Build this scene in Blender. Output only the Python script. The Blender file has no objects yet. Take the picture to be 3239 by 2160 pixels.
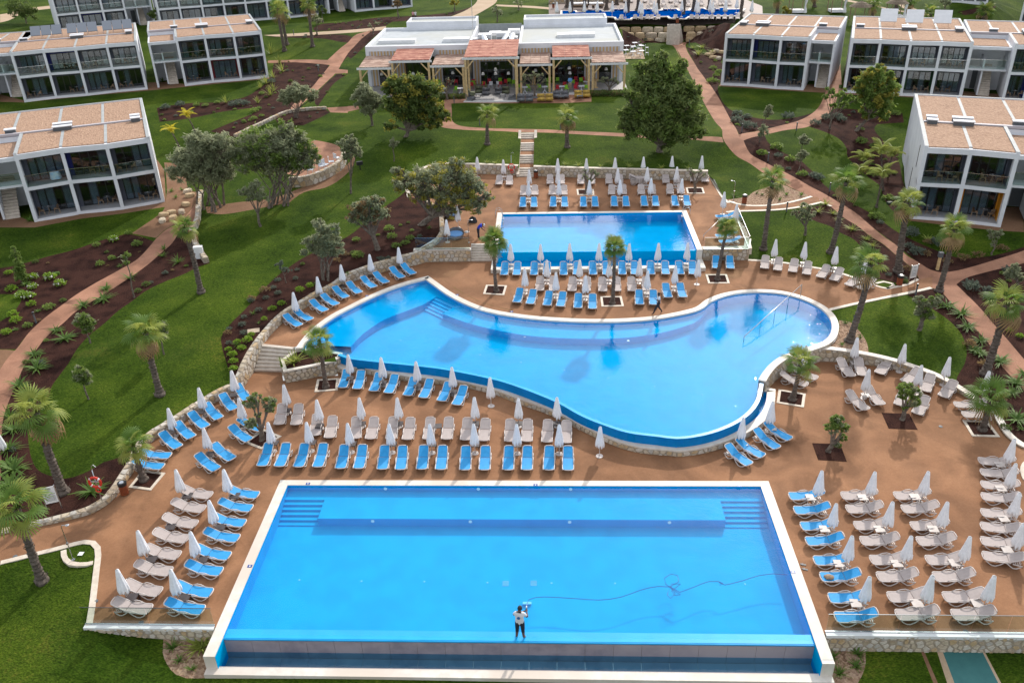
import bpy, bmesh, math, random
import numpy as np
from mathutils import Vector, Matrix
from mathutils.geometry import delaunay_2d_cdt
random.seed(7)
rnd = random.Random(11)
S = bpy.context.scene
COL = S.collection
# ------------------------------------------------------------ camera (solved from the 25 x 10 m front pool)
CX, CY, F, H = 1619.5, 1080.0, 2662.506, 28.3
PI_, RO, YA = 0.5058664, -0.03010377, -0.0511763
_c, _s = math.cos, math.sin
A_ = np.array([[1, 0, 0], [0, -_s(PI_), -_c(PI_)], [0, _c(PI_), -_s(PI_)]])
Y_ = np.array([[_c(YA), -_s(YA), 0], [_s(YA), _c(YA), 0], [0, 0, 1]])
R_ = np.array([[_c(RO), -_s(RO), 0], [_s(RO), _c(RO), 0], [0, 0, 1]])
MC = R_ @ A_ @ Y_
cam_d = bpy.data.cameras.new('camera'); cam = bpy.data.objects.new('camera', cam_d); COL.objects.link(cam)
m3 = Matrix(((MC[0][0], -MC[1][0], -MC[2][0]), (MC[0][1], -MC[1][1], -MC[2][1]), (MC[0][2], -MC[1][2], -MC[2][2])))
cam.matrix_world = Matrix.Translation((0, 0, H)) @ m3.to_4x4()
cam_d.sensor_width = 36; cam_d.sensor_fit = 'HORIZONTAL'; cam_d.lens = 36 * F / 3239
cam_d.clip_start = .5; cam_d.clip_end = 2000
S.camera = cam
# ------------------------------------------------------------ light
AZ, EL = math.radians(20), math.radians(32)
W = bpy.data.worlds.new('World'); S.world = W; W.use_nodes = True
nt = W.node_tree; nt.nodes.clear()
sky = nt.nodes.new('ShaderNodeTexSky'); sky.sky_type = 'NISHITA'; sky.sun_disc = False
sky.sun_elevation = EL; sky.sun_rotation = AZ; sky.dust_density = 2.5; sky.air_density = 1.0; sky.ozone_density = 1.5
bg = nt.nodes.new('ShaderNodeBackground'); bg.inputs[1].default_value = .15
wo = nt.nodes.new('ShaderNodeOutputWorld')
# thin bright cloud over most of the sky, as the pool mirrors it
tcw = nt.nodes.new('ShaderNodeTexCoord'); mp = nt.nodes.new('ShaderNodeMapping'); mp.inputs['Scale'].default_value = (1, 1, 2.6); cn = nt.nodes.new('ShaderNodeTexNoise'); cn.inputs['Scale'].default_value = 1.7; cn.inputs['Detail'].default_value = 6
nt.links.new(tcw.outputs['Generated'], mp.inputs[0]); nt.links.new(mp.outputs[0], cn.inputs[0])
cr = nt.nodes.new('ShaderNodeValToRGB'); cr.color_ramp.elements[0].position = .36; cr.color_ramp.elements[0].color = (.35, .35, .35, 1); cr.color_ramp.elements[1].position = .62; cr.color_ramp.elements[1].color = (.88, .88, .88, 1)
nt.links.new(cn.outputs[0], cr.inputs[0]); mxw = nt.nodes.new('ShaderNodeMix'); mxw.data_type = 'RGBA'; nt.links.new(cr.outputs[0], mxw.inputs[0]); nt.links.new(sky.outputs[0], mxw.inputs[6])
# thin cloud scatters more light forward, so it is brighter round the sun
dpw = nt.nodes.new('ShaderNodeVectorMath'); dpw.operation = 'DOT_PRODUCT'; nrw = nt.nodes.new('ShaderNodeVectorMath'); nrw.operation = 'NORMALIZE'; nt.links.new(tcw.outputs['Generated'], nrw.inputs[0]); nt.links.new(nrw.outputs[0], dpw.inputs[0]); dpw.inputs[1].default_value = (math.sin(AZ) * math.cos(EL), math.cos(AZ) * math.cos(EL), math.sin(EL))
cl = nt.nodes.new('ShaderNodeMath'); cl.operation = 'MAXIMUM'; cl.inputs[1].default_value = 0; nt.links.new(dpw.outputs['Value'], cl.inputs[0]); pw = nt.nodes.new('ShaderNodeMath'); pw.operation = 'POWER'; pw.inputs[1].default_value = 6; nt.links.new(cl.outputs[0], pw.inputs[0])
ml = nt.nodes.new('ShaderNodeMath'); ml.operation = 'MULTIPLY_ADD'; ml.inputs[1].default_value = 1.3; ml.inputs[2].default_value = .95; nt.links.new(pw.outputs[0], ml.inputs[0])
sc_ = nt.nodes.new('ShaderNodeVectorMath'); sc_.operation = 'SCALE'; sc_.inputs[0].default_value = (6.9, 7.05, 7.3); nt.links.new(ml.outputs[0], sc_.inputs['Scale']); nt.links.new(sc_.outputs[0], mxw.inputs[7])
nt.links.new(mxw.outputs[2], bg.inputs[0]); nt.links.new(bg.outputs[0], wo.inputs[0])
sl = bpy.data.lights.new('sun', 'SUN'); sun = bpy.data.objects.new('sun', sl); COL.objects.link(sun)
sl.energy = 3.0; sl.angle = math.radians(1.6); sl.color = (1, .93, .84)
dirn = Vector((-math.sin(AZ) * math.cos(EL), -math.cos(AZ) * math.cos(EL), -math.sin(EL)))
sun.rotation_euler = dirn.to_track_quat('-Z', 'Y').to_euler()
S.view_settings.view_transform = 'Standard'; S.view_settings.look = 'None'
S.view_settings.gamma = 1; S.view_settings.exposure = 0.25; S.view_settings.use_curve_mapping = False
S.cycles.transparent_max_bounces = 24; S.cycles.max_bounces = 8
# ------------------------------------------------------------ placing: a direction in the photograph -> a point on a level
FR = {k: (x, y, 1100 / 2352) for k, (x, y) in dict(A=(0, 0), B=(1100, 0), C=(2139, 0), D=(0, 720), E=(1100, 720), F=(2139, 720),
      G=(0, 1440), H=(1100, 1440), I=(2139, 1440)).items()}
FR.update(J=(1120, 40, .238095), K=(1560, 40, .238095), L=(1700, 0, .340136), N=(0, 280, .280561), P=(2800, 280, .280691), Q=(2400, 0, .356718))
def ray(k, x, y):
    o = FR[k]; u, v = o[0] + x * o[2], o[1] + y * o[2]
    return MC.T @ np.array([(u - CX) / F, (v - CY) / F, 1.0])
def U(k, x, y, z=0.0):
    d = ray(k, x, y); t = (z - H) / d[2]; return Vector((d[0] * t, d[1] * t, z))
def V(k, x, y, Y):
    d = ray(k, x, y); t = Y / d[1]; return Vector((d[0] * t, Y, H + d[2] * t))
GY = [(-200, -1.2), (20, -1.1), (25, -.85), (30, -.05), (40, .45), (48, .95), (60, 1.5), (72, 2.3), (81, 3.0), (90, 4.1), (104, 4.5), (120, 5.0), (135, 6.6), (150, 8), (200, 10), (400, 14), (2000, 20)]
_gx = np.array([a for a, b in GY]); _gz = np.array([b for a, b in GY])
CP = []  # control points (x, y, z)
def terr_np(X, Y):
    g = np.interp(Y, _gx, _gz)
    if not CP: return g
    C = np.array(CP); cg = C[:, 2] - np.interp(C[:, 1], _gx, _gz)
    out = np.empty(len(X))
    for i in range(0, len(X), 4000):
        dx = X[i:i + 4000, None] - C[None, :, 0]; dy = Y[i:i + 4000, None] - C[None, :, 1]
        w = 1 / (dx * dx + dy * dy + .02) ** 1.5
        out[i:i + 4000] = (w * cg).sum(1) / (w.sum(1) + 1 / 7.0 ** 3)
    return g + out
def terr(x, y): return float(terr_np(np.array([x]), np.array([y]))[0])
def G(k, x, y):
    z = 2.0
    for _ in range(14):
        p = U(k, x, y, z); z2 = terr(p.x, p.y)
        if abs(z2 - z) < .004: break
        z = z * .3 + z2 * .7
    return Vector((p.x, p.y, z2))
# ------------------------------------------------------------ helpers
def lin(c): return tuple(((v / 12.92) if v <= .04045 else ((v + .055) / 1.055) ** 2.4) for v in c)
MATS = {}
def mat(name, c1, c2=None, scale=3.0, rough=.8, bump=0, bscale=20, metal=0, detail=4, c3=None, contrast=.5, spec=None, obj=True, sheen=0, trans=0):
    m = bpy.data.materials.new(name); m.use_nodes = True; n = m.node_tree; N = n.nodes; Lk = n.links
    b = N['Principled BSDF']; b.inputs['Roughness'].default_value = rough; b.inputs['Metallic'].default_value = metal
    if spec is not None: b.inputs['Specular IOR Level'].default_value = spec
    b.inputs['Base Color'].default_value = (*c1, 1)
    tc = N.new('ShaderNodeTexCoord'); 
    if c2:
        no = N.new('ShaderNodeTexNoise'); no.inputs['Scale'].default_value = scale; no.inputs['Detail'].default_value = detail; no.inputs['Roughness'].default_value = .6
        Lk.new(tc.outputs['Object'], no.inputs['Vector'])
        r = N.new('ShaderNodeValToRGB'); r.color_ramp.elements[0].position = .5 - contrast / 4; r.color_ramp.elements[1].position = .5 + contrast / 4
        r.color_ramp.elements[0].color = (*c1, 1); r.color_ramp.elements[1].color = (*c2, 1)
        Lk.new(no.outputs[0], r.inputs[0]); out = r.outputs[0]
        if c3:
            n2 = N.new('ShaderNodeTexNoise'); n2.inputs['Scale'].default_value = scale * .13; n2.inputs['Detail'].default_value = 3
            Lk.new(tc.outputs['Object'], n2.inputs['Vector'])
            r2 = N.new('ShaderNodeValToRGB'); r2.color_ramp.elements[0].position = .42; r2.color_ramp.elements[1].position = .62
            Lk.new(n2.outputs[0], r2.inputs[0])
            mx = N.new('ShaderNodeMix'); mx.data_type = 'RGBA'; Lk.new(r2.outputs[0], mx.inputs[0]); Lk.new(out, mx.inputs[6]); mx.inputs[7].default_value = (*c3, 1)
            out = mx.outputs[2]
        Lk.new(out, b.inputs['Base Color'])
    if bump:
        nb = N.new('ShaderNodeTexNoise'); nb.inputs['Scale'].default_value = bscale; nb.inputs['Detail'].default_value = 3
        Lk.new(tc.outputs['Object'], nb.inputs['Vector'])
        bp = N.new('ShaderNodeBump'); bp.inputs['Strength'].default_value = bump; bp.inputs['Distance'].default_value = .05
        Lk.new(nb.outputs[0], bp.inputs['Height']); Lk.new(bp.outputs[0], b.inputs['Normal'])
    if trans:
        t = N.new('ShaderNodeBsdfTranslucent'); t.inputs[0].default_value = (*[min(1, v * 1.6) for v in (c2 or c1)], 1)
        mx = N.new('ShaderNodeMixShader'); mx.inputs[0].default_value = trans
        o = N['Material Output']; Lk.new(b.outputs[0], mx.inputs[1]); Lk.new(t.outputs[0], mx.inputs[2]); Lk.new(mx.outputs[0], o.inputs[0])
    MATS[name] = m; return m
def tag(o, label=None, cat=None, group=None, kind=None):
    if label: o['label'] = label
    if cat: o['category'] = cat
    if group: o['group'] = group
    if kind: o['kind'] = kind
    return o
def empty(name, loc=(0, 0, 0), rz=0.0, label=None, cat=None, group=None, sc=1.0):
    o = bpy.data.objects.new(name, None); COL.objects.link(o); o.location = loc; o.rotation_euler = (0, 0, rz); o.scale = (sc,) * 3 if not hasattr(sc, '__len__') else sc
    o.empty_display_size = .1
    return tag(o, label, cat, group)
def link(name, me, parent=None, loc=(0, 0, 0), rz=0.0):
    o = bpy.data.objects.new(name, me); COL.objects.link(o); o.location = loc; o.rotation_euler = (0, 0, rz)
    if parent: o.parent = parent
    return o
class MB:
    def __init__(s): s.v = []; s.f = []; s.m = []
    def add(s, vs, fs, mi=0):
        b = len(s.v); s.v += [tuple(v) for v in vs]; s.f += [tuple(i + b for i in f) for f in fs]; s.m += [mi] * len(fs); return s
    def box(s, x0, y0, z0, x1, y1, z1, mi=0, rz=0, c=None):
        vs = [(x0, y0, z0), (x1, y0, z0), (x1, y1, z0), (x0, y1, z0), (x0, y0, z1), (x1, y0, z1), (x1, y1, z1), (x0, y1, z1)]
        if rz:
            c = c or ((x0 + x1) / 2, (y0 + y1) / 2); vs = [(c[0] + (x - c[0]) * _c(rz) - (y - c[1]) * _s(rz), c[1] + (x - c[0]) * _s(rz) + (y - c[1]) * _c(rz), z) for x, y, z in vs]
        return s.add(vs, [(0, 3, 2, 1), (4, 5, 6, 7), (0, 1, 5, 4), (1, 2, 6, 5), (2, 3, 7, 6), (3, 0, 4, 7)], mi)
    def hexa(s, p, mi=0):   # 8 points, bottom 4 then top 4
        return s.add(p, [(0, 3, 2, 1), (4, 5, 6, 7), (0, 1, 5, 4), (1, 2, 6, 5), (2, 3, 7, 6), (3, 0, 4, 7)], mi)
    def bar(s, a, b, w, h=None, mi=0, up=(0, 0, 1)):
        a = Vector(a); b = Vector(b); h = h or w; d = (b - a).normalized(); up = Vector(up)
        if abs(d.dot(up)) > .98: up = Vector((1, 0, 0))
        r = d.cross(up).normalized() * w / 2; u = r.cross(d).normalized() * h / 2
        return s.hexa([a - r - u, a + r - u, b + r - u, b - r - u, a - r + u, a + r + u, b + r + u, b - r + u], mi)
    def tube(s, pts, rad, n=8, mi=0, cap=True, jit=0):
        pts = [Vector(p) for p in pts]; k = len(pts); rad = rad if hasattr(rad, '__len__') else [rad] * k
        vs = []; fs = []; ref = Vector((0.31, .77, .12)).normalized()
        for i, p in enumerate(pts):
            d = (pts[min(i + 1, k - 1)] - pts[max(i - 1, 0)]).normalized()
            u = d.cross(ref)
            if u.length < .1: u = d.cross(Vector((1, 0, 0)))
            u.normalize(); w = d.cross(u).normalized()
            for j in range(n):
                a = 2 * math.pi * j / n; r = rad[i] * (1 + (rnd.uniform(-jit, jit) if jit else 0))
                vs.append(p + u * r * math.cos(a) + w * r * math.sin(a))
        for i in range(k - 1):
            for j in range(n):
                fs.append((i * n + j, i * n + (j + 1) % n, (i + 1) * n + (j + 1) % n, (i + 1) * n + j))
        if cap: fs += [tuple(range(n - 1, -1, -1)), tuple((k - 1) * n + j for j in range(n))]
        return s.add(vs, fs, mi)
    def lathe(s, prof, n=16, c=(0, 0), mi=0):
        vs = []; fs = []; k = len(prof)
        for r, z in prof:
            for j in range(n): a = 2 * math.pi * j / n; vs.append((c[0] + r * math.cos(a), c[1] + r * math.sin(a), z))
        for i in range(k - 1):
            for j in range(n): fs.append((i * n + j, i * n + (j + 1) % n, (i + 1) * n + (j + 1) % n, (i + 1) * n + j))
        if prof[0][0] > 1e-4: fs.append(tuple(range(n - 1, -1, -1)))
        if prof[-1][0] > 1e-4: fs.append(tuple((k - 1) * n + j for j in range(n)))
        return s.add(vs, fs, mi)
    def prism(s, poly, z0, z1, mi=0):   # poly xy CCW
        n = len(poly); vs = [(p[0], p[1], z0) for p in poly] + [(p[0], p[1], z1) for p in poly]
        return s.add(vs, [tuple(range(n - 1, -1, -1)), tuple(range(n, 2 * n))] + [(i, (i + 1) % n, n + (i + 1) % n, n + i) for i in range(n)], mi)
    def mesh(s, name, mats, smooth=False):
        me = bpy.data.meshes.new(name); me.from_pydata([tuple(v) for v in s.v], [], s.f)
        if not hasattr(mats, '__len__'): mats = [mats]
        for m in mats: me.materials.append(m)
        if len(mats) > 1: me.polygons.foreach_set('material_index', s.m)
        if smooth: me.polygons.foreach_set('use_smooth', [True] * len(me.polygons))
        me.update(); return me
    def build(s, name, mats, parent=None, loc=(0, 0, 0), rz=0.0, smooth=False):
        return link(name, s.mesh(name, mats, smooth), parent, loc, rz)
KIDS = {}
def copy_tree(root, loc, rz, label=None, cat=None, group=None, sc=None):
    r = root.copy(); COL.objects.link(r); r.location = loc; r.rotation_euler = (0, 0, rz)
    if sc is not None: r.scale = (sc,) * 3 if not hasattr(sc, '__len__') else sc
    if label: r['label'] = label
    if cat: r['category'] = cat
    if group: r['group'] = group
    if root.name not in KIDS: KIDS[root.name] = [(c, list(c.children)) for c in root.children]
    for c, gs in KIDS[root.name]:
        cc = c.copy(); COL.objects.link(cc); cc.parent = r
        for g in gs: gg = g.copy(); COL.objects.link(gg); gg.parent = cc
    return r
USED = set()
def place(root, loc, rz, label, cat=None, group=None, sc=None):
    if root.name in USED: return copy_tree(root, loc, rz, label, cat, group, sc)
    KIDS[root.name] = [(c, list(c.children)) for c in root.children]
    USED.add(root.name); root.location = loc; root.rotation_euler = (0, 0, rz)
    if sc is not None: root.scale = (sc,) * 3 if not hasattr(sc, '__len__') else sc
    return tag(root, label, cat, group)
def smooth2(P, closed=True, sub=4, sharp=48):
    n = len(P); out = []
    P = [Vector((p[0], p[1])) for p in P]
    T = []
    for i in range(n):
        a, b, c = P[(i - 1) % n], P[i], P[(i + 1) % n]
        if not closed and i in (0, n - 1): T.append((Vector((0, 0)), Vector((0, 0)))); continue
        u, v = b - a, c - b
        if u.length < 1e-6 or v.length < 1e-6: T.append((Vector((0, 0)),) * 2); continue
        ang = math.degrees(u.angle(v)); t = (u.normalized() + v.normalized())
        if ang > sharp or t.length < .1: T.append((Vector((0, 0)),) * 2)
        else: t.normalize(); T.append((t * u.length, t * v.length))
    for i in range(n if closed else n - 1):
        a, b = P[i], P[(i + 1) % n]; ta, tb = T[i][1], T[(i + 1) % n][0]
        L = (b - a).length; st = max(1, min(sub, int(L / .35)))
        if ta.length < 1e-6 and tb.length < 1e-6: st = 1
        for s in range(st):
            t = s / st; h = (2 * t ** 3 - 3 * t * t + 1, t ** 3 - 2 * t * t + t, -2 * t ** 3 + 3 * t * t, t ** 3 - t * t)
            out.append(a * h[0] + ta * h[1] + b * h[2] + tb * h[3])
    if not closed: out.append(P[-1])
    return out
def offset(P, d, closed=True):
    n = len(P); out = []
    for i in range(n):
        a = P[(i - 1) % n] if (closed or i > 0) else P[i]; b = P[i]; c = P[(i + 1) % n] if (closed or i < n - 1) else P[i]
        u = (b - a); v = (c - b); u = u.normalized() if u.length > 1e-6 else v.normalized(); v = v.normalized() if v.length > 1e-6 else u
        nu = Vector((-u.y, u.x)); nv = Vector((-v.y, v.x)); m = nu + nv
        if m.length < .2: m = nu.copy()
        m.normalize(); k = 1 / max(.45, m.dot(nu)); out.append(b + m * d * k)
    return out
def pts_on(P, closed=False):
    L = [0]
    for i in range(1, len(P)): L.append(L[-1] + (P[i] - P[i - 1]).length)
    return L
def inpoly(P, X, Y):
    P = np.array([(p[0], p[1]) for p in P]); x1, y1 = P[:, 0], P[:, 1]; x2, y2 = np.roll(x1, -1), np.roll(y1, -1)
    ins = np.zeros(len(X), bool)
    for a, b, c, d in zip(x1, y1, x2, y2):
        if b == d: continue
        cond = ((b > Y) != (d > Y)) & (X < (c - a) * (Y - b) / (d - b) + a); ins ^= cond
    return ins
def area(P): return sum(P[i][0] * P[(i + 1) % len(P)][1] - P[(i + 1) % len(P)][0] * P[i][1] for i in range(len(P))) / 2
def ccw(P): return P if area(P) > 0 else P[::-1]
# ------------------------------------------------------------ materials of the ground
def ground_mat(name, cols, scale, rough=.9, bump=.6, bscale=30, vor=0):
    """cols: ramp of colours; two noises mixed"""
    m = bpy.data.materials.new(name); m.use_nodes = True; n = m.node_tree; N = n.nodes; L = n.links; b = N['Principled BSDF']
    b.inputs['Roughness'].default_value = rough; b.inputs['Specular IOR Level'].default_value = .05 if name in ('lawn', 'mulch') else .15
    tc = N.new('ShaderNodeTexCoord'); a = N.new('ShaderNodeTexNoise'); a.inputs['Scale'].default_value = scale; a.inputs['Detail'].default_value = 8; a.inputs['Roughness'].default_value = .7
    L.new(tc.outputs['Object'], a.inputs[0])
    c = N.new('ShaderNodeTexNoise'); c.inputs['Scale'].default_value = scale * .06; c.inputs['Detail'].default_value = 5; L.new(tc.outputs['Object'], c.inputs[0])
    mx = N.new('ShaderNodeMath'); mx.operation = 'ADD'; h1 = N.new('ShaderNodeMath'); h1.operation = 'MULTIPLY'; h1.inputs[1].default_value = .5
    h2 = N.new('ShaderNodeMath'); h2.operation = 'MULTIPLY'; h2.inputs[1].default_value = .5
    if vor:
        vo = N.new('ShaderNodeTexVoronoi'); vo.inputs['Scale'].default_value = vor; L.new(tc.outputs['Object'], vo.inputs['Vector']); sp = N.new('ShaderNodeSeparateColor'); L.new(vo.outputs['Color'], sp.inputs[0]); L.new(sp.outputs[0], h1.inputs[0])
    else: L.new(a.outputs[0], h1.inputs[0])
    L.new(c.outputs[0], h2.inputs[0]); L.new(h1.outputs[0], mx.inputs[0]); L.new(h2.outputs[0], mx.inputs[1])
    r = N.new('ShaderNodeValToRGB'); k = len(cols); lo, hi = (.3, .7) if not vor else (.2, .8)
    for i, col in enumerate(cols):
        e = r.color_ramp.elements[i] if i < 2 else r.color_ramp.elements.new(1)
        e.position = lo + (hi - lo) * i / (k - 1); e.color = (*col, 1)
    L.new(mx.outputs[0], r.inputs[0]); L.new(r.outputs[0], b.inputs['Base Color'])
    nb = N.new('ShaderNodeTexNoise'); nb.inputs['Scale'].default_value = bscale; nb.inputs['Detail'].default_value = 4; L.new(tc.outputs['Object'], nb.inputs[0])
    bp = N.new('ShaderNodeBump'); bp.inputs['Strength'].default_value = bump; bp.inputs['Distance'].default_value = .06
    L.new(nb.outputs[0] if not vor else vo.outputs['Distance'], bp.inputs['Height']); L.new(bp.outputs[0], b.inputs['Normal'])
    if name in ('deck', 'path', 'coping_'):   # large faded and wet patches, fine grit
        w = N.new('ShaderNodeTexNoise'); w.inputs['Scale'].default_value = .35; w.inputs['Detail'].default_value = 6; w.inputs['Distortion'].default_value = 1.2; L.new(tc.outputs['Object'], w.inputs[0])
        wr = N.new('ShaderNodeValToRGB'); wr.color_ramp.elements[0].position = .35; wr.color_ramp.elements[0].color = (.78, .76, .74, 1); wr.color_ramp.elements[1].position = .68; wr.color_ramp.elements[1].color = (1.22, 1.20, 1.16, 1); L.new(w.outputs[0], wr.inputs[0])
        g = N.new('ShaderNodeTexNoise'); g.inputs['Scale'].default_value = 45; L.new(tc.outputs['Object'], g.inputs[0]); gr = N.new('ShaderNodeValToRGB'); gr.color_ramp.elements[0].position = .3; gr.color_ramp.elements[0].color = (.8, .8, .8, 1); gr.color_ramp.elements[1].position = .7; gr.color_ramp.elements[1].color = (1.2, 1.2, 1.2, 1); L.new(g.outputs[0], gr.inputs[0])
        m1 = N.new('ShaderNodeVectorMath'); m1.operation = 'MULTIPLY'; L.new(r.outputs[0], m1.inputs[0]); L.new(wr.outputs[0], m1.inputs[1]); m2 = N.new('ShaderNodeVectorMath'); m2.operation = 'MULTIPLY'; L.new(m1.outputs[0], m2.inputs[0]); L.new(gr.outputs[0], m2.inputs[1]); L.new(m2.outputs[0], b.inputs['Base Color'])
    if name == 'lawn':   # mowing direction and dry patches
        w = N.new('ShaderNodeTexNoise'); w.inputs['Scale'].default_value = .12; w.inputs['Detail'].default_value = 8; w.inputs['Roughness'].default_value = .7; L.new(tc.outputs['Object'], w.inputs[0])
        wr = N.new('ShaderNodeValToRGB'); wr.color_ramp.elements[0].position = .36; wr.color_ramp.elements[0].color = (.70, .74, .8, 1); wr.color_ramp.elements[1].position = .66; wr.color_ramp.elements[1].color = (1.5, 1.28, 1.1, 1); L.new(w.outputs[0], wr.inputs[0])
        mpn = N.new('ShaderNodeMapping'); mpn.inputs['Scale'].default_value = (9, 26, 9); mpn.inputs['Rotation'].default_value = (0, 0, .4); L.new(tc.outputs['Object'], mpn.inputs[0]); g = N.new('ShaderNodeTexNoise'); g.inputs['Scale'].default_value = 1; g.inputs['Detail'].default_value = 5; L.new(mpn.outputs[0], g.inputs[0]); gr = N.new('ShaderNodeValToRGB'); gr.color_ramp.elements[0].position = .32; gr.color_ramp.elements[0].color = (.45, .48, .5, 1); gr.color_ramp.elements[1].position = .68; gr.color_ramp.elements[1].color = (1.6, 1.52, 1.4, 1); L.new(g.outputs[0], gr.inputs[0])
        m1 = N.new('ShaderNodeVectorMath'); m1.operation = 'MULTIPLY'; L.new(r.outputs[0], m1.inputs[0]); L.new(wr.outputs[0], m1.inputs[1]); m2 = N.new('ShaderNodeVectorMath'); m2.operation = 'MULTIPLY'; L.new(m1.outputs[0], m2.inputs[0]); L.new(gr.outputs[0], m2.inputs[1]); L.new(m2.outputs[0], b.inputs['Base Color'])
    MATS[name] = m; return m
ground_mat('lawn', [(.010, .023, .002), (.026, .056, .004), (.049, .088, .009), (.098, .112, .018)], 5, bump=1, bscale=11)
ground_mat('mulch', [(.006, .003, .003), (.026, .011, .009), (.060, .026, .019), (.012, .006, .005)], 14, bump=1, bscale=18)
ground_mat('gravel', [(.16, .095, .06), (.30, .19, .12), (.42, .29, .20), (.22, .13, .09)], 10, bump=1, vor=9)
ground_mat('soil', [(.13, .07, .04), (.21, .115, .065), (.27, .16, .10)], 6, bump=.6, bscale=12)
ground_mat('path', [(.25, .125, .078), (.32, .165, .108), (.38, .205, .135)], 8, bump=.15, bscale=40, rough=.85)
ground_mat('pale_path', [(.36, .26, .17), (.46, .34, .23), (.52, .40, .29)], 8, bump=.15, bscale=40, rough=.85)
ground_mat('deck', [(.215, .105, .054), (.272, .140, .075), (.335, .180, .100)], 7, bump=.15, bscale=60, rough=.85)
ground_mat('grey_deck', [(.15, .11, .095), (.20, .15, .13), (.24, .185, .16)], 5, bump=.1, rough=.6)
ground_mat('teal_court', [(.04, .13, .13), (.05, .16, .155), (.065, .19, .18)], 2, bump=.1, rough=.6)
mat('coping', (.62, .57, .50), (.72, .68, .61), 2.2, rough=.55, bump=.1, bscale=30, c3=(.60, .52, .44), detail=6)
mat('kerb', (.55, .47, .38), (.66, .58, .48), 3, rough=.65, bump=.1)
mat('mortar', (.30, .25, .19), (.40, .33, .25), 6, rough=.9, bump=.3)
for i, (a, b_) in enumerate([((.46, .38, .27), (.58, .49, .37)), ((.42, .30, .16), (.55, .40, .24)), ((.50, .45, .37), (.62, .56, .48)), ((.36, .28, .19), (.47, .38, .28)), ((.40, .37, .32), (.52, .48, .43))]):
    mat('stone%d' % i, a, b_, 5, rough=.85, bump=.4, bscale=14)
STONES = [MATS['stone%d' % i] for i in range(5)]
mat('step', (.50, .43, .36), (.62, .55, .47), 3, rough=.6, bump=.15)
def pool_mat(name, c1, c2, rough=.5):
    m = mat(name, c1, c2, .8, rough=rough, detail=2, spec=0.0 if rough > .4 else .3); return m
pool_mat('pool_blue', (.0, .325, .66), (.0, .36, .71))
pool_mat('pool_lip', (.01, .36, .74), (.015, .40, .80), .3)
pool_mat('pool_navy', (.0, .035, .20), (.0, .06, .30))
mat('trough_tile', (.24, .21, .24), (.34, .29, .31), 1.3, rough=.6, bump=.1, c3=(.38, .33, .34))
def schlick(N, L, nrm, f0):
    """mirror share of a smooth surface, the same from either side"""
    ge = N.new('ShaderNodeNewGeometry'); dp = N.new('ShaderNodeVectorMath'); dp.operation = 'DOT_PRODUCT'; L.new(ge.outputs['Incoming'], dp.inputs[0]); L.new(nrm if nrm else ge.outputs['Normal'], dp.inputs[1])
    ab = N.new('ShaderNodeMath'); ab.operation = 'ABSOLUTE'; L.new(dp.outputs['Value'], ab.inputs[0])
    su = N.new('ShaderNodeMath'); su.operation = 'SUBTRACT'; su.inputs[0].default_value = 1; su.use_clamp = True; L.new(ab.outputs[0], su.inputs[1])
    pw = N.new('ShaderNodeMath'); pw.operation = 'POWER'; pw.inputs[1].default_value = 5; L.new(su.outputs[0], pw.inputs[0])
    ma = N.new('ShaderNodeMath'); ma.operation = 'MULTIPLY_ADD'; ma.inputs[1].default_value = 1 - f0; ma.inputs[2].default_value = f0; L.new(pw.outputs[0], ma.inputs[0]); return ma.outputs[0]
def water_mat(name, tint, bump=.08, ws=2.5, dist=.03):
    m = bpy.data.materials.new(name); m.use_nodes = True; n = m.node_tree; N = n.nodes; L = n.links; N.remove(N['Principled BSDF'])
    tr = N.new('ShaderNodeBsdfTransparent'); tr.inputs[0].default_value = (*tint, 1)
    gl = N.new('ShaderNodeBsdfGlossy'); gl.inputs['Roughness'].default_value = .02; gl.inputs[0].default_value = (1, 1, 1, 1)
    tc = N.new('ShaderNodeTexCoord'); a = N.new('ShaderNodeTexNoise'); a.inputs['Scale'].default_value = ws; a.inputs['Detail'].default_value = 3; a.inputs['Distortion'].default_value = .6; L.new(tc.outputs['Object'], a.inputs[0])
    bp = N.new('ShaderNodeBump'); bp.inputs['Strength'].default_value = bump; bp.inputs['Distance'].default_value = dist; a2 = N.new('ShaderNodeTexNoise'); a2.inputs['Scale'].default_value = ws * 4.5; a2.inputs['Detail'].default_value = 2; L.new(tc.outputs['Object'], a2.inputs[0]); a3 = N.new('ShaderNodeMath'); a3.operation = 'MULTIPLY_ADD'; a3.inputs[1].default_value = .28; L.new(a2.outputs[0], a3.inputs[0]); L.new(a.outputs[0], a3.inputs[2]); L.new(a3.outputs[0], bp.inputs['Height'])
    L.new(bp.outputs[0], gl.inputs['Normal'])
    fr = schlick(N, L, bp.outputs[0], .022)
    mx = N.new('ShaderNodeMixShader'); L.new(fr, mx.inputs[0]); L.new(tr.outputs[0], mx.inputs[1]); L.new(gl.outputs[0], mx.inputs[2]); L.new(mx.outputs[0], N['Material Output'].inputs[0])
    MATS[name] = m; return m
water_mat('water', (.78, .97, 1), .32, 2.2)
water_mat('water_dark', (.45, .80, .98), .25, 3)
M = MATS
# ------------------------------------------------------------ levels
Z0, Z1, Z2 = 0.0, 1.1, 2.1
def poly(s, fn):
    """'D 1 2 3 4 E 5 6' -> points"""
    out = []; k = None; t = s.split(); i = 0
    while i < len(t):
        if t[i].isalpha(): k = t[i]; i += 1; continue
        out.append(fn(k, float(t[i]), float(t[i + 1]))); i += 2
    return out
def onz(z): return lambda k, x, y: U(k, x, y, z)
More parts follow.
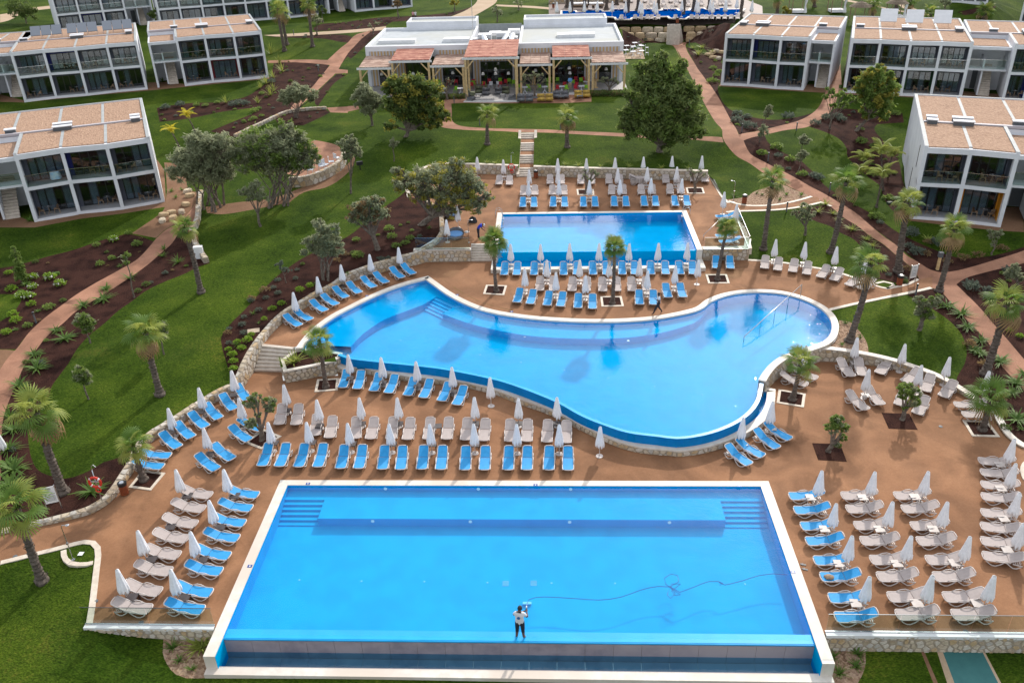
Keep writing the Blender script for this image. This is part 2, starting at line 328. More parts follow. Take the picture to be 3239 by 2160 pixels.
# walls: inner top edge with heights of their top: (frame points, z top list)
def wallpts(s, zs, base):
    P = []; t = s.split(); k = None; i = 0; n = 0
    while i < len(t):
        if t[i].isalpha(): k = t[i]; i += 1; continue
        P.append(U(k, float(t[i]), float(t[i + 1]), zs[n])); i += 2; n += 1
    return P
W1 = wallpts('G 0 525 130 490 260 465 400 430 520 398 620 362 700 315 770 250 810 195 850 130 900 55 D 970 1450 1040 1385 1130 1330 1200 1285 1350 1190 1500 1100 1585 1060 1625 1010 1665 920 1700 850 1765 750 1850 650 1950 560 2050 500 2150 440 2260 385 E 0 320 150 262 300 215 450 178 520 150 600 100 650 30',
             [.12, .14, .16, .2, .24, .28, .3, .33, .36, .4, .42, .45, .48, .5, .52, .55, .6, .65, .85, 1.15, 1.35, 1.6, 1.65, 1.65, 1.7, 1.75, 1.8, 1.85, 1.95, 2.0, 2.1, 2.2, 2.3, 2.45], 0)
W2 = wallpts('E 650 30 B 648 1500 640 1440 600 1390 540 1350', [2.45, 2.45, 2.4, 2.3, 2.2], 0)          # island wall, part in view
W3 = wallpts('B 430 1330 418 1260 430 1215 460 1175 510 1142 570 1120 650 1110 800 1110 980 1115 1150 1122', [2.6, 2.8, 2.95, 3.0, 3.1, 3.1, 3.1, 3.1, 3.1, 3.1], 0)
W4 = wallpts('B 1255 1126 1500 1134 1800 1142 2100 1150 2230 1153 C 215 1158', [3.1] * 6, 0)
W5 = wallpts('F 930 815 1050 822 1200 842 1330 866 1480 902 1600 942 1720 985 1800 1022 1900 1080 2000 1145 2120 1235 2180 1315 2235 1400 2320 1465 2352 1480', [1.0, .95, .85, .75, .62, .5, .4, .35, .3, .25, .2, .15, .12, .12, .12], 0)
for Wl, dz in ((W1, -.06), (W2, -.1), (W3, -.06), (W4, -.06), (W5, -.05)):
    for p in Wl: CP.append((p.x, p.y, p.z + dz))
for i in range(len(W1) - 1): q = (W1[i] + W1[i + 1]) / 2; CP.append((q.x, q.y, q.z - .06))
# kerbs flush with decks
K1 = poly('G 0 735 200 685 400 635 500 608 560 595 610 600 638 630 642 680 632 760 615 900 600 1020 578 1148', onz(.04))
K2 = poly('F 485 222 600 228 760 245 900 268 1000 285 1130 318 1210 345', onz(Z1 + .04))
K2b = poly('F 1040 560 1200 522 1400 480 1600 440 1735 410', onz(Z1 + .04))
K3 = poly('C 215 1185 260 1260 310 1340 345 1372', onz(Z2 + .04))
K3b = poly('C 345 1437 380 1432 520 1428 720 1418 880 1395 980 1372 1040 1395', onz(Z2 + .04))
K3c = poly('C 345 1360 400 1378 480 1392 650 1390 800 1365 925 1330', onz(Z2 + .04))
K3d = poly('C 350 1440 400 1490 440 1539 F 488 138', onz(Z2 + .04))
for K in (K1, K2, K2b, K3, K3b, K3c):
    for p in K: CP.append((p.x, p.y, p.z - .05))
for s, z in (('I 1015 1310 1500 1310 2300 1312', -.92), ('G 1000 1240', -.62), ('G 1250 1255', -.75), ('G 1450 1268', -.9), ('G 560 1185', -.3), ('F 1640 350 1730 330 1735 410 1790 370', Z1 - .01)):
    for p in poly(s, onz(z)): CP.append((p.x, p.y, z))
for s, z in (('C 600 0 300 60 B 1500 60 2000 80 L 700 225 1800 225 1500 30 100 60', 8.0), ('B 1160 900 1280 900 700 860 C 370 930', 4.1), ('B 650 700 800 690 1650 690 1900 660', 4.5),
             ('L 1250 395 1360 395 830 400', 4.9), ('A 235 1510 545 1450 830 1420 1115 1370', 2.2), ('C 1590 1485 2170 1545', 2.0)):
    for p in poly(s, onz(z)): CP.append((p.x, p.y, z))

# level ground under the buildings
FOOT = [('N', 390, 1510, 'N', 1862, 1290, 2.2, 17.5, 4.6, 0), ('A', 165, 690, 'A', 1000, 605, 4.3, 18, 0, 0), ('A', 1250, 580, 'A', 1820, 525, 4.6, 17.5, 4.8, 0), ('P', 272, 1470, 'P', 1300, 1565, 2.0, 19, 0, 4.8),
        ('C', 300, 575, 'C', 860, 610, 4.3, 17, 0, 5.2), ('C', 1126, 625, 'C', 1928, 665, 4.3, 17.5, 0, 0), ('Q', 2150, 892, 'Q', 2750, 925, 4.1, 17, 5.5, 0), ('A', 410, 235, 'A', 880, 190, 6.8, 16, 0, 4.5), ('A', 1090, 195, 'A', 2232, 98, 6.8, 15, 0, 0),
        ('B', 50, 80, 'B', 442, 47, 7.2, 15, 4.5, 0), ('Q', 2300, 228, 'Q', 2900, 262, 5.8, 15, 0, 0), ('A', -900, 760, 'A', -60, 690, 4.3, 16, 0, 4.5), ('Q', 1690, 22, 'Q', 2030, 33, 8.3, 15, 0, 0)]
for k1, x1, y1, k2, x2, y2, z, dp, e0, e1 in FOOT:
    a = U(k1, x1, y1, z); b = U(k2, x2, y2, z); d = (b - a); L = d.length; d.normalize(); n_ = Vector((-d.y, d.x, 0))
    for i in range(7):
        for t in (-.3, .25, .6, 1.0) if dp else ():
            q = a + d * (-e0 + (L + e0 + e1) * i / 6) + n_ * dp * max(t, -.05); CP.append((q.x, q.y, z - .08))
for x in range(-24, 12, 4):
    for y in (102.5, 105.5, 109, 112, 116, 121, 127, 131):
        if y > 105 or -11 < x < 11: CP.append((x, y, 4.42))
# ------------------------------------------------------------ outlines of decks and pools
def xy(P): return [Vector((p[0], p[1])) for p in P]
SM = lambda P, closed=False: smooth2(P, closed)
# pool 1 : 25 x 10 m
P1L, P1R, P1F, P1B = -14.08, 10.93, 25.2, 35.22      # inner left/right, lip front, back  (metres)
a = U('G', 1945, 203); P1L, P1B = a.x, a.y; a = U('I', 573, 217); P1R = a.x
P1F = U('H', 1200, 1247).y
CPW = .50
P1E = U('G', 1400, 1362).y      # end of the side copings
T1F = U('H', 1200, 1508, -.7).y # outer front of the trough coping
P1 = [Vector((P1L - CPW, P1B + CPW * .85)), Vector((P1L - CPW, T1F)), Vector((P1R + CPW, T1F)), Vector((P1R + CPW, P1B + CPW * .85))]
# pool 3
a = U('E', 1040, -5, Z2); P3L = -4.0; P3R = 11.6
P3B = U('B', 1700, 1443, Z2).y; P3F = U('E', 1700, 155, Z2).y; P3T = U('E', 1700, 262, Z1 + .35).y
P3L = U('B', 1045, 1455, Z2).x; P3R = U('B', 2262, 1442, Z2).x
P3 = [Vector((P3L - .45, P3B + .4)), Vector((P3L - .45, P3T - .35)), Vector((P3R + .45, P3T - .35)), Vector((P3R + .45, P3B + .4))]
# pool 2 outer coping (level Z1) and trough coping (level .45)
P2s = poly('D 2000 815 2060 735 2140 660 2240 590 E 0 532 100 482 200 436 300 397 400 365 545 328 620 382 700 438 800 492 900 533 1000 560 1150 585 1300 602 1450 612 1600 618 1750 619 1900 614 2050 602 2200 578 2352 540 F 200 490 300 450 400 429 500 420 600 420 700 428 800 448 900 480 1000 530 1060 580 1095 640 1098 700 1080 745 1030 790 940 825 850 855 750 890 680 940 630 1000 607 1040', onz(Z1))
TZ = .42
P2t = poly('F 602 1078 672 1092 667 1170 645 1240 600 1300 540 1350 460 1395 360 1435 250 1470 150 1492 0 1507 E 2200 1503 2000 1485 1850 1450 1700 1390 1500 1293 1350 1222 1150 1152 1000 1095 800 1048 600 1022 400 1002 200 972 60 945 D 2330 960 2275 935', onz(TZ))
P2 = ccw(xy(SM(xy(P2s))) + xy(SM(xy(P2t))) + xy(poly('D 2300 880 2120 828', onz(Z1))))
LIP = SM(xy(poly('F 566 1040 556 1100 538 1160 490 1228 410 1290 300 1342 150 1385 0 1402 E 2100 1388 1900 1362 1750 1315 1600 1255 1450 1172 1350 1128 1200 1070 1050 1020 900 985 750 955 600 930 400 908 200 888 0 862 D 2300 842', onz(Z1))))
# decks
D0 = xy(poly('G -350 560 0 533', onz(0))) + xy(SM(xy([p for p in W1[:19]]))) + xy(poly('D 1640 1062 1680 970 1905 975 1915 1035 2100 1010 2290 1000', onz(0)))
D0 += [Vector((p.x, p.y)) for p in xy(SM(xy(P2t)))[::-1]] + xy(poly('F 602 1078', onz(TZ)))
D0 += xy(poly('F 610 1075 625 1040 660 1000 720 955 800 915 900 885 965 878', onz(0))) + xy(SM(xy(W5)))
D0 += xy(poly('I 2360 -60 2700 0 2760 1206 2352 1207 965 1205 G 1500 1160 575 1150', onz(0))) + xy(SM(xy(K1)))[::-1] + xy(poly('G -350 800', onz(0)))
D1 = xy(poly('D 1745 780', onz(Z1))) + xy(SM(xy(W1[20:31]))) + xy(poly('E 450 235 835 229 985 229 985 270', onz(Z1))) + [Vector((P3L - .45, P3T - .35)), Vector((P3R + .45, P3T - .35))] + xy(poly('F 172 225 485 220', onz(Z1)))
D1 += xy(SM(xy(K2))) + xy(poly('F 1300 360 1420 415 1560 388 1640 352 1730 330 1735 410', onz(Z1))) + xy(SM(xy(K2b)))[::-1] + xy(P2s)[::-1][10:] 
D1 = xy(D1)
D2 = xy(SM(xy(W2)))[::-1][::-1] 
D2 = xy(poly('E 455 158 835 155', onz(Z2))) + xy(poly('E 835 108 990 108', onz(Z2))) + [Vector((P3L - .45, P3F - .1)), Vector((P3R + .45, P3F - .1))] + xy(poly('F 490 142', onz(Z2))) + xy(SM(xy(K3d)))[::-1][:0] + xy(poly('C 438 1535 395 1480 350 1440 520 1428 720 1418 880 1395 980 1372 960 1335 930 1330 800 1365 650 1388 480 1392 345 1372 215 1185', onz(Z2))) \
     + xy(W4)[::-1] + xy(poly('B 1255 1197 1155 1197', onz(Z2))) + xy(SM(xy(W3)))[::-1] + xy(SM(xy(W2)))[::-1]
RG = []   # name, material, level(None=terrain), polygon
def R(name, m, s=None, z=None, P=None, sm=True, zz=None):
    P = P if P is not None else poly(s, G if z is None else onz(zz if zz is not None else z))
    P = xy(P); P = smooth2(P, True) if sm else P
    RG.append((name, m, z, P))
# highest priority first
RG.append(('front_pool_hole', None, 'hole', P1)); RG.append(('hole', None, 'hole', P3)); RG.append(('hole', None, 'hole', P2))
RG.append(('hole', None, 'hole', [Vector((q.x, q.y)) for q in (U('D', 1682, 972), U('D', 1908, 976), U('D', 1992, 808, Z1), U('D', 1748, 782, Z1))]))
RG.append(('hole', None, 'hole', [Vector((q.x, q.y)) for q in (U('E', 836, 229, Z1), U('E', 986, 229, Z1), U('E', 990, 108, Z2), U('E', 836, 108, Z2))]))
RG.append(('hole', None, 'hole', [Vector((U('B', x_, 1197, Z2).x + o_, U('B', 1200, y_, z__).y)) for x_, y_, z__, o_ in ((1160, 1197, Z2, 0), (1256, 1197, Z2, 0), (1256, 900, 4.1, 0), (1160, 900, 4.1, 0))]))
RG.append(('mulch_bed', 'mulch', .78, xy([U('D', 1909, 976, 0), U('D', 1995, 806, Z1)]) + xy(poly('D 2120 795 2330 845 2345 900 2310 900 2290 880 2250 900 2100 930 1925 968', onz(.9)))))
PLANTER = xy(poly('D 1905 975 1990 812 2030 790 2300 850 2312 905 2300 1000 2100 1010 1915 1035', onz(.9)))
R('deck_lower', 'deck', z=Z0, P=D0, sm=False); R('deck_middle', 'deck', z=Z1, P=D1, sm=False); R('deck_upper', 'deck', z=Z2, P=D2, sm=False)
R('path', 'path', 'D 0 960 60 872 110 822 200 705 300 612 420 522 520 450 650 372 800 290 920 220 1010 130 1060 70 1130 10 A 1200 1510 1290 1420 1345 1340 1375 1315 1352 1420 1330 1539 D 1225 0 1160 110 1080 180 1000 250 900 322 780 402 650 482 520 562 420 652 330 722 240 832 160 942 110 1062 60 1172 20 1302 10 1539 G 0 480 -350 520 -500 -400 -350 -700')
R('path', 'path', 'C 0 330 40 400 90 500 150 620 200 720 260 820 310 880 315 930 330 965 400 1050 500 1108 600 1178 700 1230 800 1282 920 1335 1040 1395 1130 1470 1240 1539 F 1300 50 1400 112 1480 180 1560 245 1640 340 1640 352 1735 410 1790 425 1870 520 1950 610 2040 700 2120 790 2160 880 2240 980 2352 1100 2500 1260 2620 1150 2352 888 2250 768 2150 655 2060 548 1960 448 1895 385 1950 345 2100 300 2352 240 2600 150 2560 60 2352 155 2150 220 2000 265 1900 290 1800 305 1720 285 1640 235 1560 188 1500 128 1400 58 1330 0 C 1200 1430 1100 1370 1000 1310 900 1258 800 1200 700 1148 580 1088 500 1040 455 952 600 912 750 880 880 862 960 820 1030 770 1065 720 1092 650 1100 570 1030 570 1012 620 995 665 960 730 900 782 820 820 700 852 540 890 422 912 390 850 330 740 260 620 200 540 130 440 65 325 70 290 0 285 B 2170 285 2250 400')
R('path', 'path', 'B 650 690 700 692 704 760 712 825 760 852 900 866 1100 872 1300 876 1500 886 1850 902 2352 925 C 310 930 320 965 100 945 B 2352 942 1850 925 1500 906 1270 897 1150 895 950 885 800 880 700 872 640 862 618 842 640 810 655 770')
R('path', 'path', 'B 650 705 790 697 1150 700 1300 700 1648 690 1648 640 790 640 650 680', sm=False)
R('path', 'path', 'A 1940 770 1990 700 2110 592 2170 520 2232 442 1900 425 1810 428 1812 412 2215 408 2300 330 2352 290 B 60 235 120 218 190 195 110 250 60 300 0 365 A 2290 470 2352 475 2352 497 2265 500 2150 612 2050 700 1990 750')
R('path', 'path', 'A 2210 730 2352 722 B 0 720 70 716 80 740 0 757 A 2352 765 2235 762')
R('path', 'pale_path', 'A 1780 240 2352 205 B 120 195 260 180 255 205 0 225 A 2352 225 1900 250')
R('path', 'pale_path', 'B 660 128 780 82 860 30 885 -20 1015 -20 1000 22 940 62 840 118')
R('path', 'pale_path', 'B 1005 33 1360 52 1360 66 1000 44')
R('path', 'pale_path', 'C 1140 -5 1300 30 1450 62 1560 80 1650 100 1740 135 1800 152 1850 170 1780 175 1700 135 1600 100 1400 58 1250 28 1130 8')
R('path', 'pale_path', 'C 1450 -20 1500 10 1560 40 1640 70 1720 105 1780 140 1740 150 1640 95 1540 60 1500 30')
R('path', 'pale_path', 'A 0 100 60 90 150 60 350 40 350 60 160 80 60 140 0 155')
R('path', 'path', 'A 2085 950 2200 962 2290 990 2312 1040 2290 1090 2190 1150 2090 1195 1950 1180 1880 1100 1950 980')
R('path', 'path', 'C 1030 575 1120 575 1110 430 1040 430')
R('path', 'pale_path', 'B 1860 320 1990 320 2010 400 1865 400', sm=False)
# gravel
R('gravel_bed', 'gravel', 'F 1100 625 1180 640 1240 700 1290 780 1300 852 1100 820 985 812 1060 765 1102 700')
R('gravel_bed', 'gravel', 'G 1105 1240 1100 1330 1130 1410 1190 1480 1260 1505 1420 1500 1430 1380 1480 1240')
R('gravel_bed', 'gravel', 'I 1000 1305 1280 1305 1282 1400 1255 1490 1215 1560 1010 1560')
R('gravel_bed', 'gravel', 'C 520 1300 600 1272 700 1235 800 1285 925 1330 800 1365 650 1388 480 1392 345 1370 330 1352 480 1330')
R('soil_bed', 'soil', 'A 1110 1150 1125 1390 1118 1400 830 1445 545 1480 235 1539 -100 1539 -100 1420 60 1440 235 1505 1000 1000', sm=False)
R('soil_bed', 'soil', 'A 950 1539 1100 1430 1120 1370 1110 1100 1200 1110 1250 1180 1290 1290 1350 1310 1330 1350 1285 1425 1195 1510 D 1125 10 1055 70 890 40')
R('soil_bed', 'soil', 'D 0 825 105 832 60 880 0 960 -300 1300 -300 900')
R('soil_bed', 'soil', 'A 0 690 160 695 600 650 1000 615 1250 590 1820 535 1820 520 1250 570 1000 560 1000 600 160 680 0 640', sm=False)
R('soil_bed', 'soil', 'C 290 585 860 622 1020 630 1030 570 870 575 860 600 300 565', sm=False)
R('soil_bed', 'soil', 'C 1110 640 1500 655 1930 680 2200 700 2352 705 2352 640 2200 640 1950 620 1100 600', sm=False)
R('soil_bed', 'soil', 'C 1590 1495 2170 1560 2352 1570 2352 1400 2200 1400 2100 1500 1590 1470', sm=False)
R('soil_bed', 'soil', 'A 2060 1262 2180 1225 2300 1150 B 10 1100 40 1060 50 1080 A 2330 1190 2200 1270 2060 1300 1960 1370 1700 1420 1500 1450 1400 1440 1390 1400 1600 1370 1850 1340')
R('teal_court', 'teal_court', 'I 1795 1305 2060 1305 2190 1560 1890 1560', sm=False)
R('kerb_strip', 'pale_path', 'I 1758 1306 1795 1306 1890 1560 1840 1560', sm=False)
R('kerb_strip', 'pale_path', 'I 2060 1306 2076 1306 2210 1560 2190 1560', sm=False)
R('worn_track', 'soil', 'I 1655 1325 1680 1328 1770 1539 1740 1539')
# mulch
R('mulch_bed', 'mulch', 'D -10 275 100 258 200 232 300 202 500 150 700 82 860 42 950 60 1042 96 1010 130 920 220 800 290 650 372 520 450 420 522 300 612 200 705 110 822 -10 822 -10 640 60 600 130 520 145 470 120 455 -10 450')
R('mulch_bed', 'mulch', 'D 1230 0 1310 0 1345 100 1370 200 1420 242 1350 262 1250 312 1100 372 980 432 900 492 800 562 700 652 600 732 520 822 460 922 400 1002 350 1072 330 1140 260 1250 200 1330 190 1400 200 1500 G 210 10 260 100 350 140 450 155 600 105 700 45 800 15 D 960 1440 985 1420 1035 1392 970 1450 G 900 55 850 130 770 250 700 315 620 362 520 398 400 430 260 465 130 490 0 525 -40 535 D 10 1539 20 1302 60 1172 110 1062 160 942 240 832 330 722 420 652 520 562 650 482 780 402 900 322 1000 250 1080 180 1160 110')
R('mulch_bed', 'mulch', 'D 1570 1020 1545 960 1528 900 1500 800 1497 740 1550 660 1650 560 1750 450 1850 350 1950 270 2050 205 2200 130 2352 60 B 150 1480 250 1400 350 1330 425 1262 432 1330 540 1350 600 1390 640 1440 648 1500 E 650 30 600 100 520 150 450 178 300 215 150 262 0 320 D 2260 385 2150 440 2050 500 1950 560 1850 650 1765 750 1700 850 1665 920 1620 1010')
R('mulch_bed', 'mulch', 'A 1060 732 1250 702 1500 690 1650 660 1750 602 1812 550 1850 430 2210 425 2222 448 2110 590 1990 700 1930 772 1760 850 1600 930 1420 890 1560 832 1700 772 1738 742 1720 730 1500 758 1300 800 1080 825')
R('mulch_bed', 'mulch', 'A 2275 502 2352 502 2265 560 2205 640 2150 720 2130 700 2160 615')
R('mulch_bed', 'mulch', 'A 2275 465 2352 385 B 20 400 130 300 180 250 232 215 190 200 130 225 60 300 0 365 A 2290 470 2352 472')
R('mulch_bed', 'mulch', 'A 1860 800 1960 762 2200 742 2232 762 2180 790 2050 850 1960 850 1890 862')
R('mulch_bed', 'mulch', 'A 2120 190 2190 162 2352 150 B 0 150 200 122 450 110 700 85 862 38 875 32 780 80 660 125 300 150 250 180 120 195 A 2352 205 2130 212')
R('mulch_bed', 'mulch', 'A 1800 250 2000 244 2330 238 B 30 260 A 2352 290 2300 285 2200 265 2000 258')
R('mulch_bed', 'mulch', 'C 65 320 310 308 310 430 300 560 282 590 290 640 330 712 400 762 500 792 650 812 780 800 900 772 945 755 900 785 820 822 700 852 540 888 425 912 390 850 330 740 260 620 200 540 130 440')
R('mulch_bed', 'mulch', 'C 455 952 600 908 620 962 700 1020 830 1080 900 1140 960 1200 1000 1250 1100 1320 1200 1380 1330 1450 1450 1539 F 1480 20 1600 85 1750 150 1900 202 2000 205 2150 188 2352 130 2560 40 2560 60 2352 160 2150 222 2000 267 1820 307 1720 288 1640 238 1500 128 1330 0 C 1200 1430 1100 1370 1000 1310 900 1258 800 1200 700 1148 580 1088 500 1040')
R('mulch_bed', 'mulch', 'C 890 855 960 822 1040 765 1075 735 1200 740 1300 760 1420 768 1530 768 1540 830 1360 842 1340 872 1380 930 1450 990 1510 1010 1500 1080 1560 1300 1600 1310 1585 1480 1530 1480 1480 1440 1400 1330 1370 1250 1300 1200 1200 1110 1158 1060 1150 1000 1100 940 1000 892')
R('mulch_bed', 'mulch', 'C 760 1440 850 1415 1000 1385 1040 1398 1240 1539 F 1300 52 1400 114 1480 182 1560 247 1645 350 1560 388 1480 372 1380 352 1300 360 1250 345 1190 310 1240 230 1250 140 1200 80 1100 30 C 1040 1530 950 1500 850 1450')
R('mulch_bed', 'mulch', 'F 1560 455 1650 500 1750 560 1850 632 1930 722 1965 830 1950 920 1900 1010 1895 1030 2000 1140 2120 1230 2180 1310 2240 1400 2352 1480 2500 1400 2500 1260 2352 1100 2240 980 2160 880 2120 790 2040 700 1950 610 1870 520 1790 428 1735 412')
R('mulch_bed', 'mulch', 'F 1895 385 1950 345 2100 300 2352 240 2620 150 2620 1150 2352 888 2250 768 2150 655 2060 548 1960 448')
R('mulch_bed', 'mulch', 'B 1835 168 2150 165 2170 205 2175 285 1870 290', sm=False); R('mulch_bed', 'mulch', 'B 2250 165 C 400 160 310 300 B 2352 290 2280 285 2270 205', sm=False)
R('mulch_bed', 'mulch', 'C 1900 85 2150 95 2140 110 1950 108')
R('far_deck', 'grey_deck', 'L 105 150 105 -10 300 -30 1900 -20 2090 60 2095 160 1860 170 1830 215 1350 222 740 232 560 232', sm=False)
# ------------------------------------------------------------ planar partition of the whole ground
def densify(P, m=2.5):
    out = []
    for i in range(len(P)):
        a, b = P[i], P[(i + 1) % len(P)]; k = max(1, int((b - a).length / m))
        for j in range(k): out.append(a.lerp(b, j / k))
    return out
verts = []; edges = []
for nme, m_, z_, P in RG:
    P = densify(P); b = len(verts); verts += P; edges += [(b + i, b + (i + 1) % len(P)) for i in range(len(P))]
gx = []
def grid(x0, x1, y0, y1, st, ex=None):
    x = x0
    while x <= x1:
        y = y0
        while y <= y1:
            if not ex or not (ex[0] < x < ex[1] and ex[2] < y < ex[3]): verts.append(Vector((x + rnd.uniform(-.3, .3) * st, y + rnd.uniform(-.3, .3) * st)))
            y += st
        x += st
grid(-46, 40, 16, 92, 1.6); grid(-90, 90, 16, 200, 4, (-46, 40, 0, 92)); grid(-500, 500, -60, 900, 40, (-92, 92, 0, 202))
vo, eo, fo, ov, oe, of_ = delaunay_2d_cdt(verts, edges, [], 0, 1e-4, False)
VX = np.array([v[0] for v in vo]); VY = np.array([v[1] for v in vo]); FA = np.array([list(f) for f in fo if len(f) == 3])
cx_ = VX[FA].mean(1); cy_ = VY[FA].mean(1); lab = np.full(len(FA), -1)
for i in range(len(RG) - 1, -1, -1): lab[inpoly(RG[i][3], cx_, cy_)] = i
TZV = terr_np(VX, VY)
def region_mesh(ids, name, m, z):
    sel = FA[np.isin(lab, ids)]
    if not len(sel): return None
    u, inv = np.unique(sel, return_inverse=True); inv = inv.reshape(-1, 3)
    zz = TZV[u] if z is None else np.full(len(u), z)
    me = bpy.data.meshes.new(name); me.from_pydata([(VX[i], VY[i], float(q)) for i, q in zip(u, zz)], [], inv.tolist())
    me.materials.append(M[m]); me.polygons.foreach_set('use_smooth', [True] * len(me.polygons))
    bm = bmesh.new(); bm.from_mesh(me); bmesh.ops.recalc_face_normals(bm, faces=bm.faces)
    if bm.faces and sum(f.normal.z for f in bm.faces) < 0: bmesh.ops.reverse_faces(bm, faces=bm.faces)
    bm.to_mesh(me); bm.free()
    return tag(link(name, me), kind='structure')
region_mesh([-1], 'lawn', 'lawn', None)
for i, (nme, m_, z_, P) in enumerate(RG):
    if z_ == 'hole': continue
    region_mesh([i], nme, m_, z_)
# ------------------------------------------------------------ kerbs
def strip(name, P, w, z0, z1, m, side=1, closed=False, parent=None, kind=None, zf=None, mb=None):
    """a long block following P; w to the left (side 1) of the direction"""
    Q = offset(P, w * side, closed); n = len(P); b = mb or MB(); k = n if closed else n - 1
    for i in range(k):
        j = (i + 1) % n; a0, a1, b0, b1 = P[i], P[j], Q[i], Q[j]
        za, zb = (z1[i], z1[j]) if hasattr(z1, '__len__') else (z1, z1); ya, yb = (z0[i], z0[j]) if hasattr(z0, '__len__') else (z0, z0)
        b.add([(a0.x, a0.y, ya), (a1.x, a1.y, yb), (b1.x, b1.y, yb), (b0.x, b0.y, ya), (a0.x, a0.y, za), (a1.x, a1.y, zb), (b1.x, b1.y, zb), (b0.x, b0.y, za)],
              [(4, 5, 6, 7), (0, 1, 5, 4), (2, 3, 7, 6)] + ([(3, 0, 4, 7)] if i == 0 and not closed else []) + ([(1, 2, 6, 5)] if i == k - 1 and not closed else []))
    if mb: return b
    o = b.build(name, M[m], parent)
    if kind: o['kind'] = kind
    return o
for K, z in ((K1, 0), (K2, Z1), (K2b, Z1), (K3, Z2), (K3b, Z2), (K3c, Z2), (K3d, Z2)):
    strip('kerb', SM(xy(K)), .28, z - .5, z + .03, 'kerb', 1 if K not in (K3c,) else 1, kind='structure')
strip('kerb', SM(xy(poly('G 410 645 412 680 425 710 460 738 520 747 580 745 625 735', onz(.03)))), .25, -.4, .03, 'kerb', 1, kind='structure')
strip('kerb', SM(xy(poly('F 1345 372 1400 360 1470 376 1480 392 1430 415 1380 405 1345 395', onz(Z1 + .03)))), .2, Z1 - .4, Z1 + .03, 'kerb', -1, kind='structure')
strip('kerb', SM(xy(poly('F 1430 415 1560 390 1642 354 1635 345', onz(Z1 + .03)))), .25, Z1 - .4, Z1 + .03, 'kerb', 1, kind='structure')
strip('kerb', SM(xy(poly('F 2230 1340 2290 1352 2352 1382', onz(.05)))), .22, -.4, .05, 'kerb', 1, kind='structure')
strip('kerb', SM(xy(poly('I 2345 160 2325 100 2340 50 2352 40', onz(.05)))), .22, -.4, .05, 'kerb', -1, kind='structure')
mat('white_paint', (.68, .68, .68), (.74, .74, .74), 2, rough=.5)
# ------------------------------------------------------------ stone walls
def cells(Ls, Ht, size, hfun, jit=.42):
    nx, ny = max(2, round(Ls / size)), max(1, round(Ht / (size * .8))); dx, dy = Ls / nx, Ht / ny; sd = {}
    for i in range(-2, nx + 2):
        for j in range(-2, ny + 2): sd[i, j] = ((i + .5 + (j % 2) * .4 + rnd.uniform(-jit, jit)) * dx, (j + .5 + rnd.uniform(-jit, jit) * .9) * dy)
    def clip(P, nx_, ny_, c):   # keep nx*x+ny*y<=c
        o = []
        for i in range(len(P)):
            a, b = P[i], P[(i + 1) % len(P)]; da = nx_ * a[0] + ny_ * a[1] - c; db = nx_ * b[0] + ny_ * b[1] - c
            if da <= 0: o.append(a)
            if (da < 0) != (db < 0) and abs(da - db) > 1e-9: t = da / (da - db); o.append((a[0] + (b[0] - a[0]) * t, a[1] + (b[1] - a[1]) * t))
        return o
    out = []
    for i in range(-1, nx + 1):
        for j in range(-1, ny + 1):
            p = sd[i, j]; P = [(p[0] - dx * 1.5, p[1] - dy * 1.5), (p[0] + dx * 1.5, p[1] - dy * 1.5), (p[0] + dx * 1.5, p[1] + dy * 1.5), (p[0] - dx * 1.5, p[1] + dy * 1.5)]
            for a in range(-2, 3):
                for b in range(-2, 3):
                    if (a or b) and (i + a, j + b) in sd:
                        q = sd[i + a, j + b]; n = (q[0] - p[0], q[1] - p[1]); P = clip(P, n[0], n[1], (q[0] ** 2 + q[1] ** 2 - p[0] ** 2 - p[1] ** 2) / 2)
                        if not P: break
                if not P: break
            h = hfun(min(max(p[0], 0), Ls))
            for nn in ((-1, 0, -.01), (1, 0, Ls - .01), (0, -1, 0.0), (0, 1, h)):
                if P: P = clip(P, *nn)
            if len(P) < 3: continue
            cx = sum(a[0] for a in P) / len(P); cy = sum(a[1] for a in P) / len(P)
            ar = abs(area(P))
            if ar < size * size * .10: continue
            r = math.sqrt(ar); k = max(.6, 1 - .035 / r * 2)
            out.append([(cx + (a[0] - cx) * k, cy + (a[1] - cy) * k) for a in P])
    return out
def stone_poly(P, f, th):
    n = len(P); cx = sum(a[0] for a in P) / n; cy = sum(a[1] for a in P) / n; t = th * rnd.uniform(.7, 1.25); tx, ty = rnd.uniform(-.01, .01), rnd.uniform(-.01, .01)
    v = [f(a[0], a[1], -.01) for a in P] + [f(cx + (a[0] - cx) * .88, cy + (a[1] - cy) * .88, t + tx * (a[0] - cx) / .2 + ty * (a[1] - cy) / .2) for a in P]
    return v, [tuple(range(n, 2 * n))] + [(i, (i + 1) % n, n + (i + 1) % n, n + i) for i in range(n)]
NST = [0]
